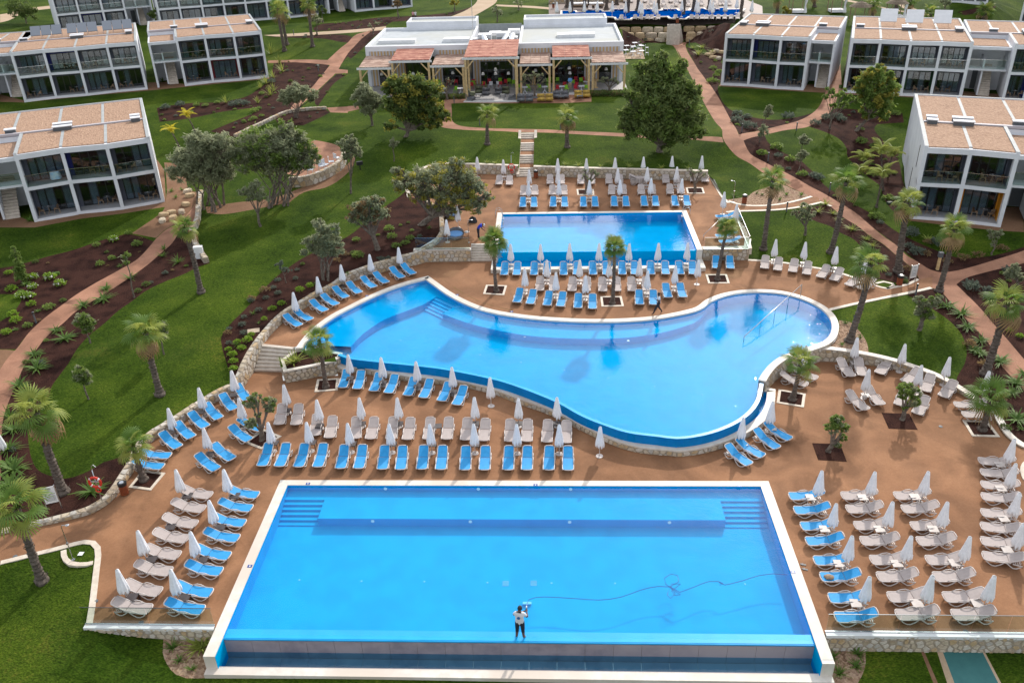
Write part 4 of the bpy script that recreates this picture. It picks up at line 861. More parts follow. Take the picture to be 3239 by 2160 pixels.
def make_parasol(seed):
    q = random.Random(seed); r = empty('parasol', (0, 0, -50))
    MB().tube([(0, 0, .02), (0, 0, 2.05)], .024, 8).build('pole', M['pole_white'], r, smooth=True)
    b = MB(); n = 32; prof = [(2.27, .035), (2.23, .085), (2.05, .115), (1.8, .15), (1.5, .19), (1.2, .235), (.98, .27), (.84, .255), (.76, .14)]
    vs = []; ph = [q.uniform(-.12, .12) for _ in range(8)]
    for k, (z, rd) in enumerate(prof):
        for j in range(n):
            a = 2 * math.pi * j / n; e = min(1, k / 5); lobe = 1 + .32 * e * (abs(math.cos(4 * a + .25 * k)) - .55); zz = z + (.10 * math.cos(8 * a + q.random()) * e if k >= 6 else 0) + ph[j // 4] * (.8 if k >= 6 else 0)
            vs.append((rd * lobe * math.cos(a + .09 * k), rd * lobe * math.sin(a + .09 * k), zz))
    fs = [(k * n + j, k * n + (j + 1) % n, (k + 1) * n + (j + 1) % n, (k + 1) * n + j) for k in range(len(prof) - 1) for j in range(n)] + [tuple(range(n))]
    b.add(vs, [f[::-1] for f in fs]); b.build('canopy', M['parasol'], r, smooth=True)
    MB().lathe([(.0, 2.30), (.03, 2.28), (.045, 2.25), (.05, 2.22)][::-1], 8).build('finial', M['pole_white'], r)
    MB().tube([(0, 0, 1.16), (0, 0, 1.22)], .235, 12).build('strap', M['parasol'], r)
    MB().lathe([(.23, 0), (.23, .03), (.05, .05), (.04, .18)], 14).build('base', M['lounger_frame'], r)
    return r
PS = [make_parasol(i) for i in range(4)]
def make_table(m):
    r = empty('side_table', (0, 0, -50)); t = MB(); t.box(-.23, -.23, .34, .23, .23, .375); t.build('table_top', m, r)
    for sx in (-1, 1):
        for sy in (-1, 1): MB().bar((sx * .19, sy * .19, .34), (sx * .21, sy * .21, 0), .035).build('leg', m, r)
    return r
TD, TL = make_table(M['table_dark']), make_table(M['table_light'])
def floor_of(k, x, y):
    pass
ORD = ['first', 'second', 'third', 'fourth', 'fifth', 'sixth', 'seventh', 'eighth', 'ninth', 'tenth', 'eleventh', 'twelfth', 'thirteenth', 'fourteenth', 'fifteenth', 'sixteenth']
SHORT = [('in the column beside', 'beside'), (' below the wall', ''), ('along the white kerb at the right of the middle deck', "along the middle deck's right white kerb"), ('near the forked olive tree at the left of the lower deck', 'near the forked olive tree'),
         ('against the stone wall behind the right palm of the middle deck', "behind the middle deck's right palm"), ('in the column at the far right edge of the lower deck', 'at the lower deck\'s right edge'), ('in the pair behind the small olive on the lower deck', 'behind the small leaning olive'),
         ('along the curved stone wall of the lower deck', "along the lower deck's curved wall"), ('along the curved wall of the middle deck', "along the middle deck's curved wall"), ('against the overflow', 'by the overflow'), ('in the second row of the middle deck', "in the middle deck's second row"),
         ('grouped at the right corner of the curved pool', "at the curved pool's right corner"), ('right end of the second row of the middle deck', 'ending the second row of the middle deck'), ('beside the curved white kerb and the palms right of the curved pool', 'beside the curved kerb right of the pool'), ('in the outer column left of the front pool', 'in the outer column left of the pool'), ('lying sideways at the right end of the upper deck', 'at the upper deck\'s right end'), ('in the third column right of the front pool', 'in the third column right of the pool'), ('around the spreading olive tree left of the upper deck', 'around the spreading olive tree'),
         ('among the grey loungers below the round lawn', 'below the round lawn'), ('in the third row of the middle deck', "in the middle deck's third row")]
def lab(t):
    for a, b in SHORT: t = t.replace(a, b)
    if len(t.split()) > 16: print('LONG', len(t.split()), t)
    return t
FTZ, HDZ, LS = .285, .62, .92
def loungers(s, z, blue, where, order='from the left', group=None, hd=None, raised=1):
    """s: 'F fx fy hx hy ...' foot top pixel and head top pixel; hd: fixed heading in degrees and only foot pixels"""
    t = s.split(); i = 0; k = None; L = []
    step = 2 if hd is not None else 4
    while i < len(t):
        if t[i].isalpha(): k = t[i]; i += 1; continue
        v = [float(q) for q in t[i:i + step]]; i += step; L.append((k, v))
    for j, (k, v) in enumerate(L):
        f = U(k, v[0], v[1], z + FTZ)
        if hd is None:
            h = U(k, v[2], v[3], z + HDZ); a = math.atan2(h.y - f.y, h.x - f.x)
        else: a = math.radians((hd[j] if hasattr(hd, '__len__') else hd) + rnd.uniform(-1.5, 1.5))
        c = Vector((f.x + .95 * LS * math.cos(a), f.y + .95 * LS * math.sin(a), z))
        col = 'blue' if blue else 'grey'
        place(LB if blue else LG, c, a, lab(f'{col} lounger, {ORD[j]} {order} {where}'), 'sun lounger', group or f'{col} loungers {where}', LS)

loungers('G 1430 270 1383 362 1330 465 1272 565 1215 675 1158 785 1087 922 1020 1040', 0, False, 'in the outer column left of the front pool', 'from the back', hd=172)
loungers('G 1748 268 1704 357 1658 458 1615 560 1555 680 1500 785 1432 930 1377 1045', 0, True, 'in the column beside the left edge of the front pool', 'from the back', hd=172)
loungers('I 763 275 796 370 842 478 877 580 930 710 974 820 1030 962 1072 1092', 0, True, 'in the column beside the right edge of the front pool', 'from the back', hd=2)
loungers('I 1117 272 1150 362 1205 475 1246 577 1313 707 1359 820 1432 957 1487 1077', 0, False, 'in the middle column right of the front pool', 'from the back', hd=3)
loungers('I 1475 272 1526 362 1588 478 1629 580 1690 707 1740 820 1807 957 1865 1077', 0, False, 'in the third column right of the front pool', 'from the back', hd=3)
loungers('I 2045 35 2058 112 2062 195 2064 275 2062 385 2058 475 2060 575 2070 675', 0, False, 'in the column at the far right edge of the lower deck', 'from the back', hd=[-8, -10, -8, -10, -9, -12, -10, -12])
loungers('G 1768 72 1812 -70 1885 75 1932 -72 2015 78 2058 -70 2145 78 2185 -70 2300 88 2330 -68 H 70 88 100 -65 232 93 250 -65 355 95 372 -65 498 93 515 -65 627 95 643 -65 792 98 800 -65 923 98 932 -62 1083 98 1092 -64 1210 98 1217 -64 1358 98 1365 -62 1490 100 1490 -60', 0, True, 'in the long row behind the front pool')
loungers('D 1885 1330 1908 1195 1998 1332 2020 1195 2125 1405 2143 1265 2225 1420 2250 1277 E 50 1425 58 1280 150 1428 180 1283 290 1428 308 1287 400 1432 425 1287 540 1430 560 1285 665 1430 685 1285 795 1435 810 1292 915 1440 933 1293 1095 1445 1100 1295 1210 1445 1218 1297 1345 1450 1355 1302 1475 1455 1480 1308', 0, False, 'in the long row below the curved pool')
loungers('D 2312 1082 2345 962 E 60 1090 92 965 170 1105 212 982 270 1118 320 993 400 1135 448 1010 505 1150 558 1022 630 1172 682 1045 730 1198 788 1066', 0, True, 'against the overflow channel of the curved pool')
loungers('G 1105 75 905 28 1155 0 965 -35 D 1210 1485 1075 1368 1300 1418 1187 1308 1395 1347 1272 1232 1485 1290 1385 1180 1585 1228 1490 1110 1675 1163 1612 1068', 0, True, 'along the curved stone wall of the lower deck', 'from the front')
loungers('D 1775 1362 1630 1290 1690 1437 1550 1330 G 1575 25 1437 -85 1470 95 1330 -15', 0, True, 'near the forked olive tree at the left of the lower deck', 'from the back')
loungers('D 2030 662 1920 582 2105 622 2000 553 2205 562 2100 482 2280 520 2185 448 E 82 442 -70 385 170 398 10 350', Z1, True, 'x')if 0 else None
loungers('D 2030 662 1918 580 2105 622 1995 550 2205 562 2095 482 2280 520 2178 447 2345 472 2262 397 E 82 441 12 370 182 402 102 330 265 372 185 300 372 338 298 267 448 313 375 244', Z1, True, 'along the curved wall of the middle deck', 'from the front')
loungers('E 1055 320 1065 238 1140 320 1148 236 1257 320 1264 236 1345 320 1348 236 1460 320 1460 236 1548 318 1552 236 1660 318 1656 236 1750 318 1748 234 1858 317 1855 234 1942 316 1938 232 2052 316 2048 230 2152 315 2146 230 2252 315 2240 230 2336 315 2330 228', Z1, True, 'against the overflow wall of the upper pool')
loungers('F 272 275 270 195 368 276 362 194', Z1, True, 'against the stone wall behind the right palm of the middle deck')
loungers('E 1297 425 1302 336 1390 425 1390 336 1515 428 1522 337 1612 428 1618 337 1725 430 1722 337 1820 428 1817 336 1925 428 1918 336 2025 428 2015 336', Z1, False, 'in the second row of the middle deck')
loungers('E 2170 472 2150 380 2270 470 2247 377', Z1, True, 'right end of the second row of the middle deck')
loungers('E 1140 505 1166 410 1230 515 1256 418 1345 526 1363 430 1435 532 1456 434 1555 543 1561 442 1655 548 1656 446 1975 519 1970 422 2070 520 2066 422', Z1, True, 'in the third row of the middle deck')
loungers('F 597 275 607 185 685 288 698 195 785 298 805 208 880 315 896 222 970 335 1028 248 1060 355 1118 268 1160 390 1245 313 1240 412 1330 343', Z1, False, 'along the white kerb at the right of the middle deck')
loungers('B 1182 1400 1186 1330 1260 1400 1259 1330 1388 1398 1390 1328 1468 1398 1466 1328 1595 1398 1592 1328 1675 1397 1670 1327 1805 1395 1800 1324 1885 1395 1878 1322 2010 1393 2000 1320 2085 1393 2078 1320 2220 1392 2206 1318 2300 1390 2288 1318', Z2, True, 'in the front row of the upper deck')
loungers('B 1188 1320 1190 1252 1266 1318 1265 1250 1382 1317 1385 1248 1462 1317 1462 1248 1785 1315 1785 1246 1865 1313 1862 1245 1988 1313 1982 1245 2062 1312 2058 1244 2182 1311 2178 1243 2255 1309 2250 1242', Z2, False, 'in the middle row of the upper deck')
loungers('B 1020 1247 1028 1180 1092 1249 1095 1180 1368 1243 1368 1176 1445 1243 1445 1176 1577 1243 1575 1176 1650 1243 1650 1176 1768 1241 1765 1174 1840 1241 1838 1174 2155 1236 2148 1170 2230 1236 2225 1170 C 120 1226 120 1167 200 1228 192 1164', Z2, False, 'in the back row of the upper deck below the wall')
loungers('F 264 -76 400 -105 286 -52 420 -85 264 55 388 25 288 95 420 62', Z2, True, 'lying sideways at the right end of the upper deck', 'from the back')
loungers('F 1190 1005 1120 895 1265 1000 1235 888 1370 985 1440 880 1540 1043 1625 960 1680 1105 1725 992 1800 1142 1885 1028', 0, False, 'along the wall below the round lawn')
loungers('F 1290 1230 1170 1103 1390 1197 1300 1072', 0, False, 'in the pair turned outwards left of the mulch squares')
loungers('F 1505 1200 1535 1115 1625 1258 1692 1135', 0, False, 'in the pair behind the small olive on the lower deck')
loungers('F 1880 1195 2055 1168 1935 1262 2110 1232', 0, False, 'in the pair behind the palm at the far right')
loungers('F 890 1062 730 985 955 1018 850 955', 0, False, 'in the pair behind the palm beside the curved pool')
loungers('F 775 1430 635 1325 690 1490 540 1357 I 592 5 440 -105 500 62 350 -75', 0, True, 'grouped at the right corner of the curved pool', 'from the right')
# a stack of loungers
zst = Z2
for i in range(4):
    p = U('B', 1895, 1262, Z2); place(LG, (p.x + 1.0, p.y + .55, Z2 + i * .13), math.radians(180), ['lowest', 'second', 'third', 'topmost'][i] + ' grey lounger of the stack under the parasols of the upper deck', 'sun lounger', 'stacked loungers on the upper deck')
NP = [0]
def parasols(s, z, where, order='from the left', tab=None, dx=0.0, dy=-.25, skip=(), h=1.0):
    L = poly(s, onz(z))
    for j, p in enumerate(L):
        a = rnd.uniform(0, 6.28); NP[0] += 1; sc = .9 * h * rnd.uniform(.96, 1.02)
        place(PS[NP[0] % 4], (p.x, p.y, z), a, lab(f'white parasol, {ORD[j]} {order} {where}'), 'parasol', f'closed white parasols {where}', sc)
        if tab is not None and j not in skip:
            place(TD if tab else TL, (p.x + dx, p.y + dy, z), rnd.uniform(-.06, .06), lab(f'{"dark" if tab else "pale"} side table, {ORD[j]} {order} {where}'), 'side table', f'side tables {where}')
parasols('G 1243 303 1000 733 865 990', 0, 'in the outer column left of the front pool', 'from the back', True, .30, -.05)
parasols('G 1560 303 1465 515 1345 733 1218 993', 0, 'in the column beside the left edge of the front pool', 'from the back', True, .30, -.05)
p = U('G', 1165, 520); place(TD, (p.x, p.y, 0), .1, 'dark low side table without parasol in the outer column left of the front pool', 'side table')
parasols('I 945 325 1040 540 1140 775 1255 1045', 0, 'in the column beside the right edge of the front pool', 'from the back', False, -.30, .05)
parasols('I 1297 325 1410 540 1530 775 1668 1045', 0, 'in the middle column right of the front pool', 'from the back', False, -.30, .05)
parasols('I 1650 322 1772 540 1920 770 2075 1045', 0, 'in the third column right of the front pool', 'from the back', False, -.30, .05)
parasols('I 2222 102 2230 265 2250 470 2275 680', 0, 'in the column at the far right edge of the lower deck', 'from the back', False, -.32, .05)
parasols('D 1850 1513 2105 1512 E 25 1520 300 1522 570 1524 862 1526 1147 1528 1430 1530', 0, 'in the long row behind the front pool', tab=True, dx=.0, dy=.35)
parasols('D 1953 1255 2172 1360 E 102 1345 354 1345 866 1345 1158 1345 1415 1345', 0, 'in the long row below the curved pool', tab=True, dx=.0, dy=-.2)
p = U('E', 612, 1375); place(TD, (p.x, p.y, 0), .1, 'dark low side table without parasol in the long row below the curved pool', 'side table')
parasols('E 970 1207 1702 1545', 0, 'standing alone before the stone base of the curved pool')
parasols('E 25 1040 245 1068 477 1090 716 1130', 0, 'against the overflow channel of the curved pool', tab=True, dx=0, dy=-.2)
parasols('G 40 20 D 1185 1410 1387 1273 1605 1158', 0, 'along the curved stone wall of the lower deck', 'from the front', True, -.15, -.1)
parasols('D 1655 1350 1422 1550', 0, 'near the forked olive tree', 'from the back', True, .1, -.2)
parasols('D 2010 612 2168 495 2325 412 E 165 348 357 290', Z1, 'along the curved wall of the middle deck', 'from the front', True, -.05, -.2)
parasols('E 1105 272 1305 272 1500 272 1697 272 1898 270 2093 270 2288 267', Z1, 'against the overflow wall of the upper pool', tab=False, dy=-.2)
parasols('E 1347 380 1567 380 1765 380 1968 378', Z1, 'in the second row of the middle deck', tab=False, dy=-.2)
parasols('E 1200 447 1408 476 1607 490 2020 465 2206 425 F 138 385', Z1, 'in the third row of the middle deck', tab=False, dy=-.2, skip=(5,))
parasols('F 655 242 852 262 1060 297 1253 372', Z1, 'along the white kerb at the right of the middle deck', tab=False, dy=-.2)
p = U('F', 318, 235, Z1); place(TD, (p.x, p.y, Z1), 0, 'dark low side table between the two blue loungers behind the right palm', 'side table')
parasols('F 1190 932 1615 1125 1265 1152', 0, 'among the grey loungers below the round lawn', 'counted around', False, 0, -.25)
parasols('F 1507 975 1803 1065 2062 1165 850 985', 0, 'beside the curved white kerb and the palms right of the curved pool', 'counted around')
p = U('F', 1465, 950); place(TL, (p.x, p.y, 0), .3, 'pale low side table beside the single lounger below the round lawn', 'side table')
parasols('F 625 1380 430 1482', 0, 'grouped at the right corner of the curved pool', 'from the back', False, .1, -.15)
parasols('B 1228 1285 1422 1285 1822 1282 2020 1276 2218 1272', Z2, 'in the middle row of the upper deck', tab=False, dy=-.15)
parasols('B 1224 1367 1428 1364 1632 1362 1838 1360 2045 1355 2252 1352', Z2, 'in the front row of the upper deck', tab=False, dy=-.15)
parasols('B 1055 1217 1420 1212 1612 1207 1805 1202 1995 1197 2187 1192 C 165 1190', Z2, 'in the back row of the upper deck below the wall', tab=False, dy=-.15)
parasols('C 312 1452 F 395 -5', Z2, 'at the right end of the upper deck')
parasols('B 628 1262 708 1215 880 1200 748 1542 E 676 100', Z2, 'around the spreading olive tree left of the upper deck')
# ------------------------------------------------------------ hotel blocks
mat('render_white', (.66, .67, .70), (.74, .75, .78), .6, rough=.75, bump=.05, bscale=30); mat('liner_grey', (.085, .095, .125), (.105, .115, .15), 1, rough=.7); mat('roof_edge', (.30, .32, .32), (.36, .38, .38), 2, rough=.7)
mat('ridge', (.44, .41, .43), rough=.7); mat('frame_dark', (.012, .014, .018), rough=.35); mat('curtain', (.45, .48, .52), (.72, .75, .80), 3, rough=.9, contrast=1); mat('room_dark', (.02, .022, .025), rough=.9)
mat('terrace_floor', (.30, .30, .31), (.38, .38, .39), 1.5, rough=.6); mat('vent_grey', (.10, .11, .12), rough=.6); mat('rattan', (.24, .16, .10), (.32, .22, .14), 12, rough=.7); mat('panel_glass', (.20, .22, .25), rough=.15, metal=.6); mat('cloth', (.70, .74, .80), (.35, .55, .80), 3, rough=.8)
ground_mat('roof_gravel', [(.27, .165, .11), (.36, .23, .155), (.44, .29, .20), (.33, .205, .14)], 6, bump=1, vor=6.5)
for nme, col in (('accent_blue', (.005, .012, .14)), ('accent_red', (.18, .005, .012)), ('accent_green', (.004, .06, .012)), ('accent_orange', (.62, .26, .01))): mat(nme, col, rough=.6)
# curtain folds as geometry
cb = MB(); n = 14
cb.v = [(i / n - .5, .03 * (i % 2), z) for z in (0, 1) for i in range(n + 1)]; cb.f = [(i, i + 1, n + 2 + i, n + 1 + i) for i in range(n)]; cb.m = [0] * n
CURT = cb.mesh('curtain', M['curtain'])
def make_chair(m, name='terrace_chair'):
    r = empty(name, (0, 0, -50)); s = MB(); s.box(-.22, -.22, .42, .22, .20, .46); s.build('seat', m, r)
    b = MB(); N_ = 8
    for i in range(N_):
        a0 = math.pi * (i / N_); a1 = math.pi * ((i + 1) / N_); p = lambda a, z: (.26 * math.cos(a), .02 + .22 * math.sin(a), z)
        b.add([p(a0, .46), p(a1, .46), p(a1, .66 + .16 * math.sin(a1)), p(a0, .66 + .16 * math.sin(a0))], [(0, 1, 2, 3), (3, 2, 1, 0)])
    b.build('backrest', m, r)
    for sx in (-1, 1):
        for sy in (-1, 1): MB().bar((sx * .18, sy * .18, .42), (sx * .23, sy * .23, 0), .035).build('leg', m, r)
    return r
CH = make_chair(M['rattan'])
def make_round_table():
    r = empty('terrace_table', (0, 0, -50)); MB().lathe([(.30, .71), (.30, .735)], 12).build('table_top', M['vent_grey'], r)
    MB().tube([(0, 0, .71), (0, 0, .25)], .03, 6).build('stem', M['rattan'], r)
    for i in range(3): a = i * 2.09; MB().bar((0, 0, .27), (.26 * math.cos(a), .26 * math.sin(a), .0), .03).build('leg', M['rattan'], r)
    MB().lathe([(.05, .735), (.06, .76), (.02, .765)], 8).build('ashtray', M['white_paint'], r)
    return r
TT = make_round_table()
HB = 6.1
def window_unit(root, x0, x1, y, z0, z1, panes=4, curtain=True, seed=0):
    q = random.Random(seed); w = x1 - x0; b = MB(); t = .06
    b.box(x0, y - .05, z0, x1, y, z0 + t); b.box(x0, y - .05, z1 - t, x1, y, z1)
    for i in range(panes + 1): xx = x0 + w * i / panes; b.box(max(x0, xx - t / 2 - .01), y - .049, z0 + t, min(x1, xx + t / 2 + .01), y - .001, z1 - t)
    fo = b.build('window', M['frame_dark'], root)
    for i in range(panes):
        MB().box(x0 + w * i / panes + t / 2, y - .03, z0 + t, x0 + w * (i + 1) / panes - t / 2, y - .02, z1 - t).build('pane', M['window_glass'], fo)
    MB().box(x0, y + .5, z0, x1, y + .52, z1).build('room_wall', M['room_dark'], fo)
    if curtain:
        for i in range(panes):
            if q.random() < .68:
                o = link('curtain', CURT, fo, (x0 + w * (i + .5) / panes, y + .06, z0 + .03)); o.scale = (w / panes * q.uniform(.7, 1), 1, z1 - z0 - .06)
    return fo
def block(label, L, R, bays, depth, wing=None, kinks=None, accents=None, ext=0, panels=0, slits=None, furn=True, grp_lbl='', vents=True, cat='hotel building', lite=False, furn_skip=()):
    L = Vector(L); R = Vector(R); z0 = min(L.z, R.z); a = math.atan2(R.y - L.y, R.x - L.x); Wd = (R.xy - L.xy).length
    r = empty('hotel_building', (L.x, L.y, z0), a, label, cat)
    kinks = kinks or [0] * (bays + 1); xs = [Wd * i / bays for i in range(bays + 1)]; RD = 1.9; wh = M['render_white']; accents = accents or {}
    def yk(x):
        i = min(bays - 1, max(0, int(x / Wd * bays))); t = (x - xs[i]) / (xs[i + 1] - xs[i]); return kinks[i] * (1 - t) + kinks[i + 1] * t
    fr = MB()
    T = .30
    for i, x in enumerate(xs):
        xa, xb = (x, x + T) if i == 0 else ((x - T, x) if i == bays else (x - T / 2, x + T / 2)); fr.box(xa, kinks[i] + .01, .22, xb, RD, HB - .45)
    for (za, zb, yo) in ((-1.0, .22, 0), (2.86, 3.16, .004), (HB - .45, HB, 0)):
        for i in range(bays):
            fr.hexa([(xs[i], kinks[i] + yo, za), (xs[i + 1], kinks[i + 1] + yo, za), (xs[i + 1], RD + .004, za), (xs[i], RD + .004, za), (xs[i], kinks[i] + yo, zb), (xs[i + 1], kinks[i + 1] + yo, zb), (xs[i + 1], RD + .004, zb), (xs[i], RD + .004, zb)])
    fr.build('facade_frame', wh, r)
    sh = MB(); x0e, x1e = (-ext if wing == 'L' else 0), (Wd + (ext if wing == 'R' else 0)); ym = depth * .42
    sh.box(0, RD + .55, -1, .26, ym, HB + .12); sh.box(Wd - .26, RD + .55, -1, Wd, ym, HB + .12); sh.box(0, RD, -1, .26, RD + .55, HB + .12); sh.box(Wd - .26, RD, -1, Wd, RD + .55, HB + .12)
    sh.box(.26, ym - .3, -1, Wd - .26, ym, HB - .2)
    sh.box(x0e, ym, -1, x1e, depth, HB - .1); sh.box(x0e, ym, HB - .1, x0e + .25, depth, HB + .12); sh.box(x1e - .25, ym, HB - .1, x1e, depth, HB + .12); sh.box(x0e + .25, depth - .25, HB - .1, x1e - .25, depth, HB + .12)
    sh.box(.26, RD + .55, HB - .35, Wd - .26, ym - .3, HB - .02)
    sh.build('wall', wh, r)
    # edge trims in grey on top of the parapets
    ed = MB(); ed.box(.02, .2 + kinks[0], HB + .002, .34, ym, HB + .135) if 0 else None
    for (xa, ya, xb, yb) in ((.02, .05, .30, ym), (Wd - .30, .05, Wd - .02, ym), (x0e + .02, ym, x0e + .27, depth - .02), (x1e - .27, ym, x1e - .02, depth - .02), (x0e + .27, depth - .23, x1e - .27, depth - .02)): ed.box(xa, ya, HB + .121 if ya > 1 or True else 0, xb, yb, HB + .145)
    ed.build('parapet_cap', M['roof_edge'], r)
    sd = MB()
    for xa, xb in ((0, .26), (Wd - .26, Wd)): sd.box(xa + .002, .02 + (kinks[0] if xa == 0 else kinks[-1]), HB + .001, xb - .002, RD - .001, HB + .12)
    sd.build('parapet', wh, r)
    # gravel fields, seams, ridge
    for i in range(bays):
        fr_ = [(xs[i] + (.32 if i == 0 else .13), kinks[i] + .22), (xs[i + 1] - (.32 if i == bays - 1 else .13), kinks[i + 1] + .22)]
        MB().hexa([(fr_[0][0], fr_[0][1], HB), (fr_[1][0], fr_[1][1], HB), (fr_[1][0], ym - .02, HB), (fr_[0][0], ym - .02, HB), (fr_[0][0], fr_[0][1], HB + .07), (fr_[1][0], fr_[1][1], HB + .07), (fr_[1][0], ym - .02, HB + .07), (fr_[0][0], ym - .02, HB + .07)]).build('roof_gravel_field', M['roof_gravel'], r)
        if i: MB().box(xs[i] - .128, kinks[i] + .5, HB, xs[i] + .128, ym - .03, HB + .085).build('roof_seam', M['roof_edge'], r)
    nb = bays + (1 if ext else 0); w = (x1e - x0e) / nb
    for i in range(nb):
        xa = x0e + i * w + (.3 if i == 0 else .13); xb = x0e + (i + 1) * w - (.3 if i == nb - 1 else .13)
        MB().box(xa, ym + .42, HB - .1, xb, depth - .3, HB + .05).build('roof_gravel_field', M['roof_gravel'], r)
        if i: MB().box(x0e + i * w - .128, ym + .42, HB - .1, x0e + i * w + .128, depth - .8, HB + .07).build('roof_seam', M['roof_edge'], r)
    MB().box(x0e + .3, ym + .02, HB - .05, x1e - .3, ym + .40, HB + .30 - .12).build('roof_ridge', M['ridge'], r)
    if vents:
        vx = [(x0e + w - .1 if ext else .9, ym + .85, .9), (Wd - .95, ym + .9, .8), (Wd - .95, ym - .28, .8), (xs[bays // 2 + (bays % 2)] - (Wd / bays if bays % 2 else 0), ym + .95, 1.6), (xs[bays // 2 + (bays % 2)] - (Wd / bays if bays % 2 else 0), ym - .3, 1.6)]
        if wing == 'R': vx = [(Wd + ext * .2, ym + .85, .9), (.95, ym + .9, .8), (.95, ym - .28, .8)] + vx[3:]
        for (x, y, l) in vx:
            v = MB().box(x - l / 2, y - .25, HB, x + l / 2, y + .25, HB + .42).build('roof_vent', M['vent_grey'], r); MB().box(x - l / 2 - .06, y - .32, HB + .42, x + l / 2 + .06, y + .32, HB + .50).build('vent_cap', wh, v)
    # rooms
    for f in (0, 1):
        zf = .22 if f == 0 else 3.16; zt = 2.86 if f == 0 else HB - .45
        for i in range(bays):
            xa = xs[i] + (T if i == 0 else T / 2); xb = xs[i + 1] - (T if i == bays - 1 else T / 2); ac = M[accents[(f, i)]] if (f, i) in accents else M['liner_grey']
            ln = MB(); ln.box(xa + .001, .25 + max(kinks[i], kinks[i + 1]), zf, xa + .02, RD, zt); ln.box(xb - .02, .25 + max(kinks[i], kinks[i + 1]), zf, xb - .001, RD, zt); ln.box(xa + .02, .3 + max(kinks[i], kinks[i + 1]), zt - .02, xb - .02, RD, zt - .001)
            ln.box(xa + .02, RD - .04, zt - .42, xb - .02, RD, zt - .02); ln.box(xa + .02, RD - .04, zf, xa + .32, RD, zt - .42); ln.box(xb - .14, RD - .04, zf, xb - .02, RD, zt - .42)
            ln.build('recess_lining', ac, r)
            fl = MB().hexa([(xa + .02, kinks[i] + .12, zf), (xb - .02, kinks[i + 1] + .12, zf), (xb - .02, RD - .04, zf), (xa + .02, RD - .04, zf), (xa + .02, kinks[i] + .12, zf + .02), (xb - .02, kinks[i + 1] + .12, zf + .02), (xb - .02, RD - .04, zf + .02), (xa + .02, RD - .04, zf + .02)]); fl.build('terrace_floor', M['terrace_floor'], r)
            window_unit(r, xa + .32, xb - .14, RD + .0, zf + .02, zt - .42, 3 if lite else 4, True, hash((label, f, i)) & 0xffff)
            if f == 1: 
                g = MB().hexa([(xa, kinks[i] + .08, zf), (xb, kinks[i + 1] + .08, zf), (xb, kinks[i + 1] + .10, zf), (xa, kinks[i] + .10, zf), (xa, kinks[i] + .08, zf + 1.0), (xb, kinks[i + 1] + .08, zf + 1.0), (xb, kinks[i + 1] + .10, zf + 1.0), (xa, kinks[i] + .10, zf + 1.0)]).build('balcony_glass', M['glass'], r)
                MB().bar((xa, kinks[i] + .09, zf + 1.02), (xb, kinks[i + 1] + .09, zf + 1.02), .04).build('handrail', M['steel'], g)
            if furn and (f, i) not in furn_skip:
                lx = (xb - 1.0) if (i + f) % 3 else (xa + 1.0); q = random.Random(i * 7 + f + bays)
                c_, s_ = math.cos(a), math.sin(a); wp = lambda x, y, z: (L.x + x * c_ - y * s_, L.y + x * s_ + y * c_, z0 + z)
                lv = ('ground floor', 'upper floor')[f]; bn = ORD[i]
                place(TT, wp(lx, 1.0 + kinks[i], zf + .02), a, f'small round terrace table, {lv}, {bn} bay from the left, {grp_lbl}', 'table', 'round tables on the hotel terraces')
                for sgn in (-1, 1):
                    place(CH, wp(lx + sgn * .62, 1.05 + kinks[i] + q.uniform(-.2, .2), zf + .02), a - sgn * math.pi / 2 + q.uniform(-.3, .3), f'rattan chair {"left" if sgn < 0 else "right"} of the table, {lv}, {bn} bay, {grp_lbl}', 'chair', 'rattan chairs on the hotel terraces')
    # wall slits on the free side
    if slits:
        for (y, z, h, sx) in slits:
            MB().box(-.012 if sx < 0 else Wd - .0, y - .16, z, .0 if sx < 0 else Wd + .012, y + .16, z + h).build('slit_window', M['window_glass'], r); MB().box(-.006 if sx < 0 else Wd, y - .22, z - .05, -.001 if sx < 0 else Wd + .006, y + .22, z + h + .05).build('slit_window', M['frame_dark'], r)
    # stair wing
    if wing:
        s = -1 if wing == 'L' else 1; e = ext; xa, xb = (-e, -.01) if s < 0 else (Wd + .01, Wd + e); y0w = 1.6
        w_ = MB(); ox0, ox1 = (xa, xa + .25) if s < 0 else (xb - .25, xb)
        w_.box(ox0, y0w, -1, ox1, ym - .01, HB - .9); w_.box(xa + (.25 if s < 0 else 0), y0w + 4.2 if ym > 6.3 else ym - .4, -1, xb - (0 if s < 0 else .25), ym - .01, HB - .9)
        w_.box(xa, y0w + .003, HB - .9, xb, ym - .01, HB - .55); w_.box(xa + (.25 if s < 0 else 0), y0w + .1, 2.86, xb - (0 if s < 0 else .25), y0w + 1.6, 3.1)
        w_.build('stair_wing', wh, r)
        MB().box(xa + .25, y0w + .3, HB - .56, xb - .25, ym - .3, HB - .48).build('roof_gravel_field', M['roof_gravel'], r)
        fl = MB(); n = 14
        for k in range(n): fl.box((xa + xb) / 2 - .2, y0w + .6 + k * .26, k * .21 - .1, (xa + xb) / 2 + 1.0, y0w + .6 + (k + 1) * .26, (k + 1) * .21)
        fl.build('stair_flight', M['step'], r); MB().box((xa + xb) / 2 - .38, y0w + .5, 0, (xa + xb) / 2 - .2, y0w + 3.6, 4.1).build('stair_wall', wh, r)
        g = MB().box(xa + .25, y0w + .04, 3.1, xb - .25, y0w + .06, 4.1).build('balcony_glass', M['glass'], r); MB().box(xa + .25, y0w + .03, 4.1, xb - .25, y0w + .07, 4.14).build('handrail', M['steel'], g)
        MB().box(xa + 1.2, y0w + 4.17 if ym > 6.3 else ym - .43, 0, xa + 2.2, y0w + 4.19 if ym > 6.3 else ym - .41, 2.1).build('door', M['vent_grey'], r)
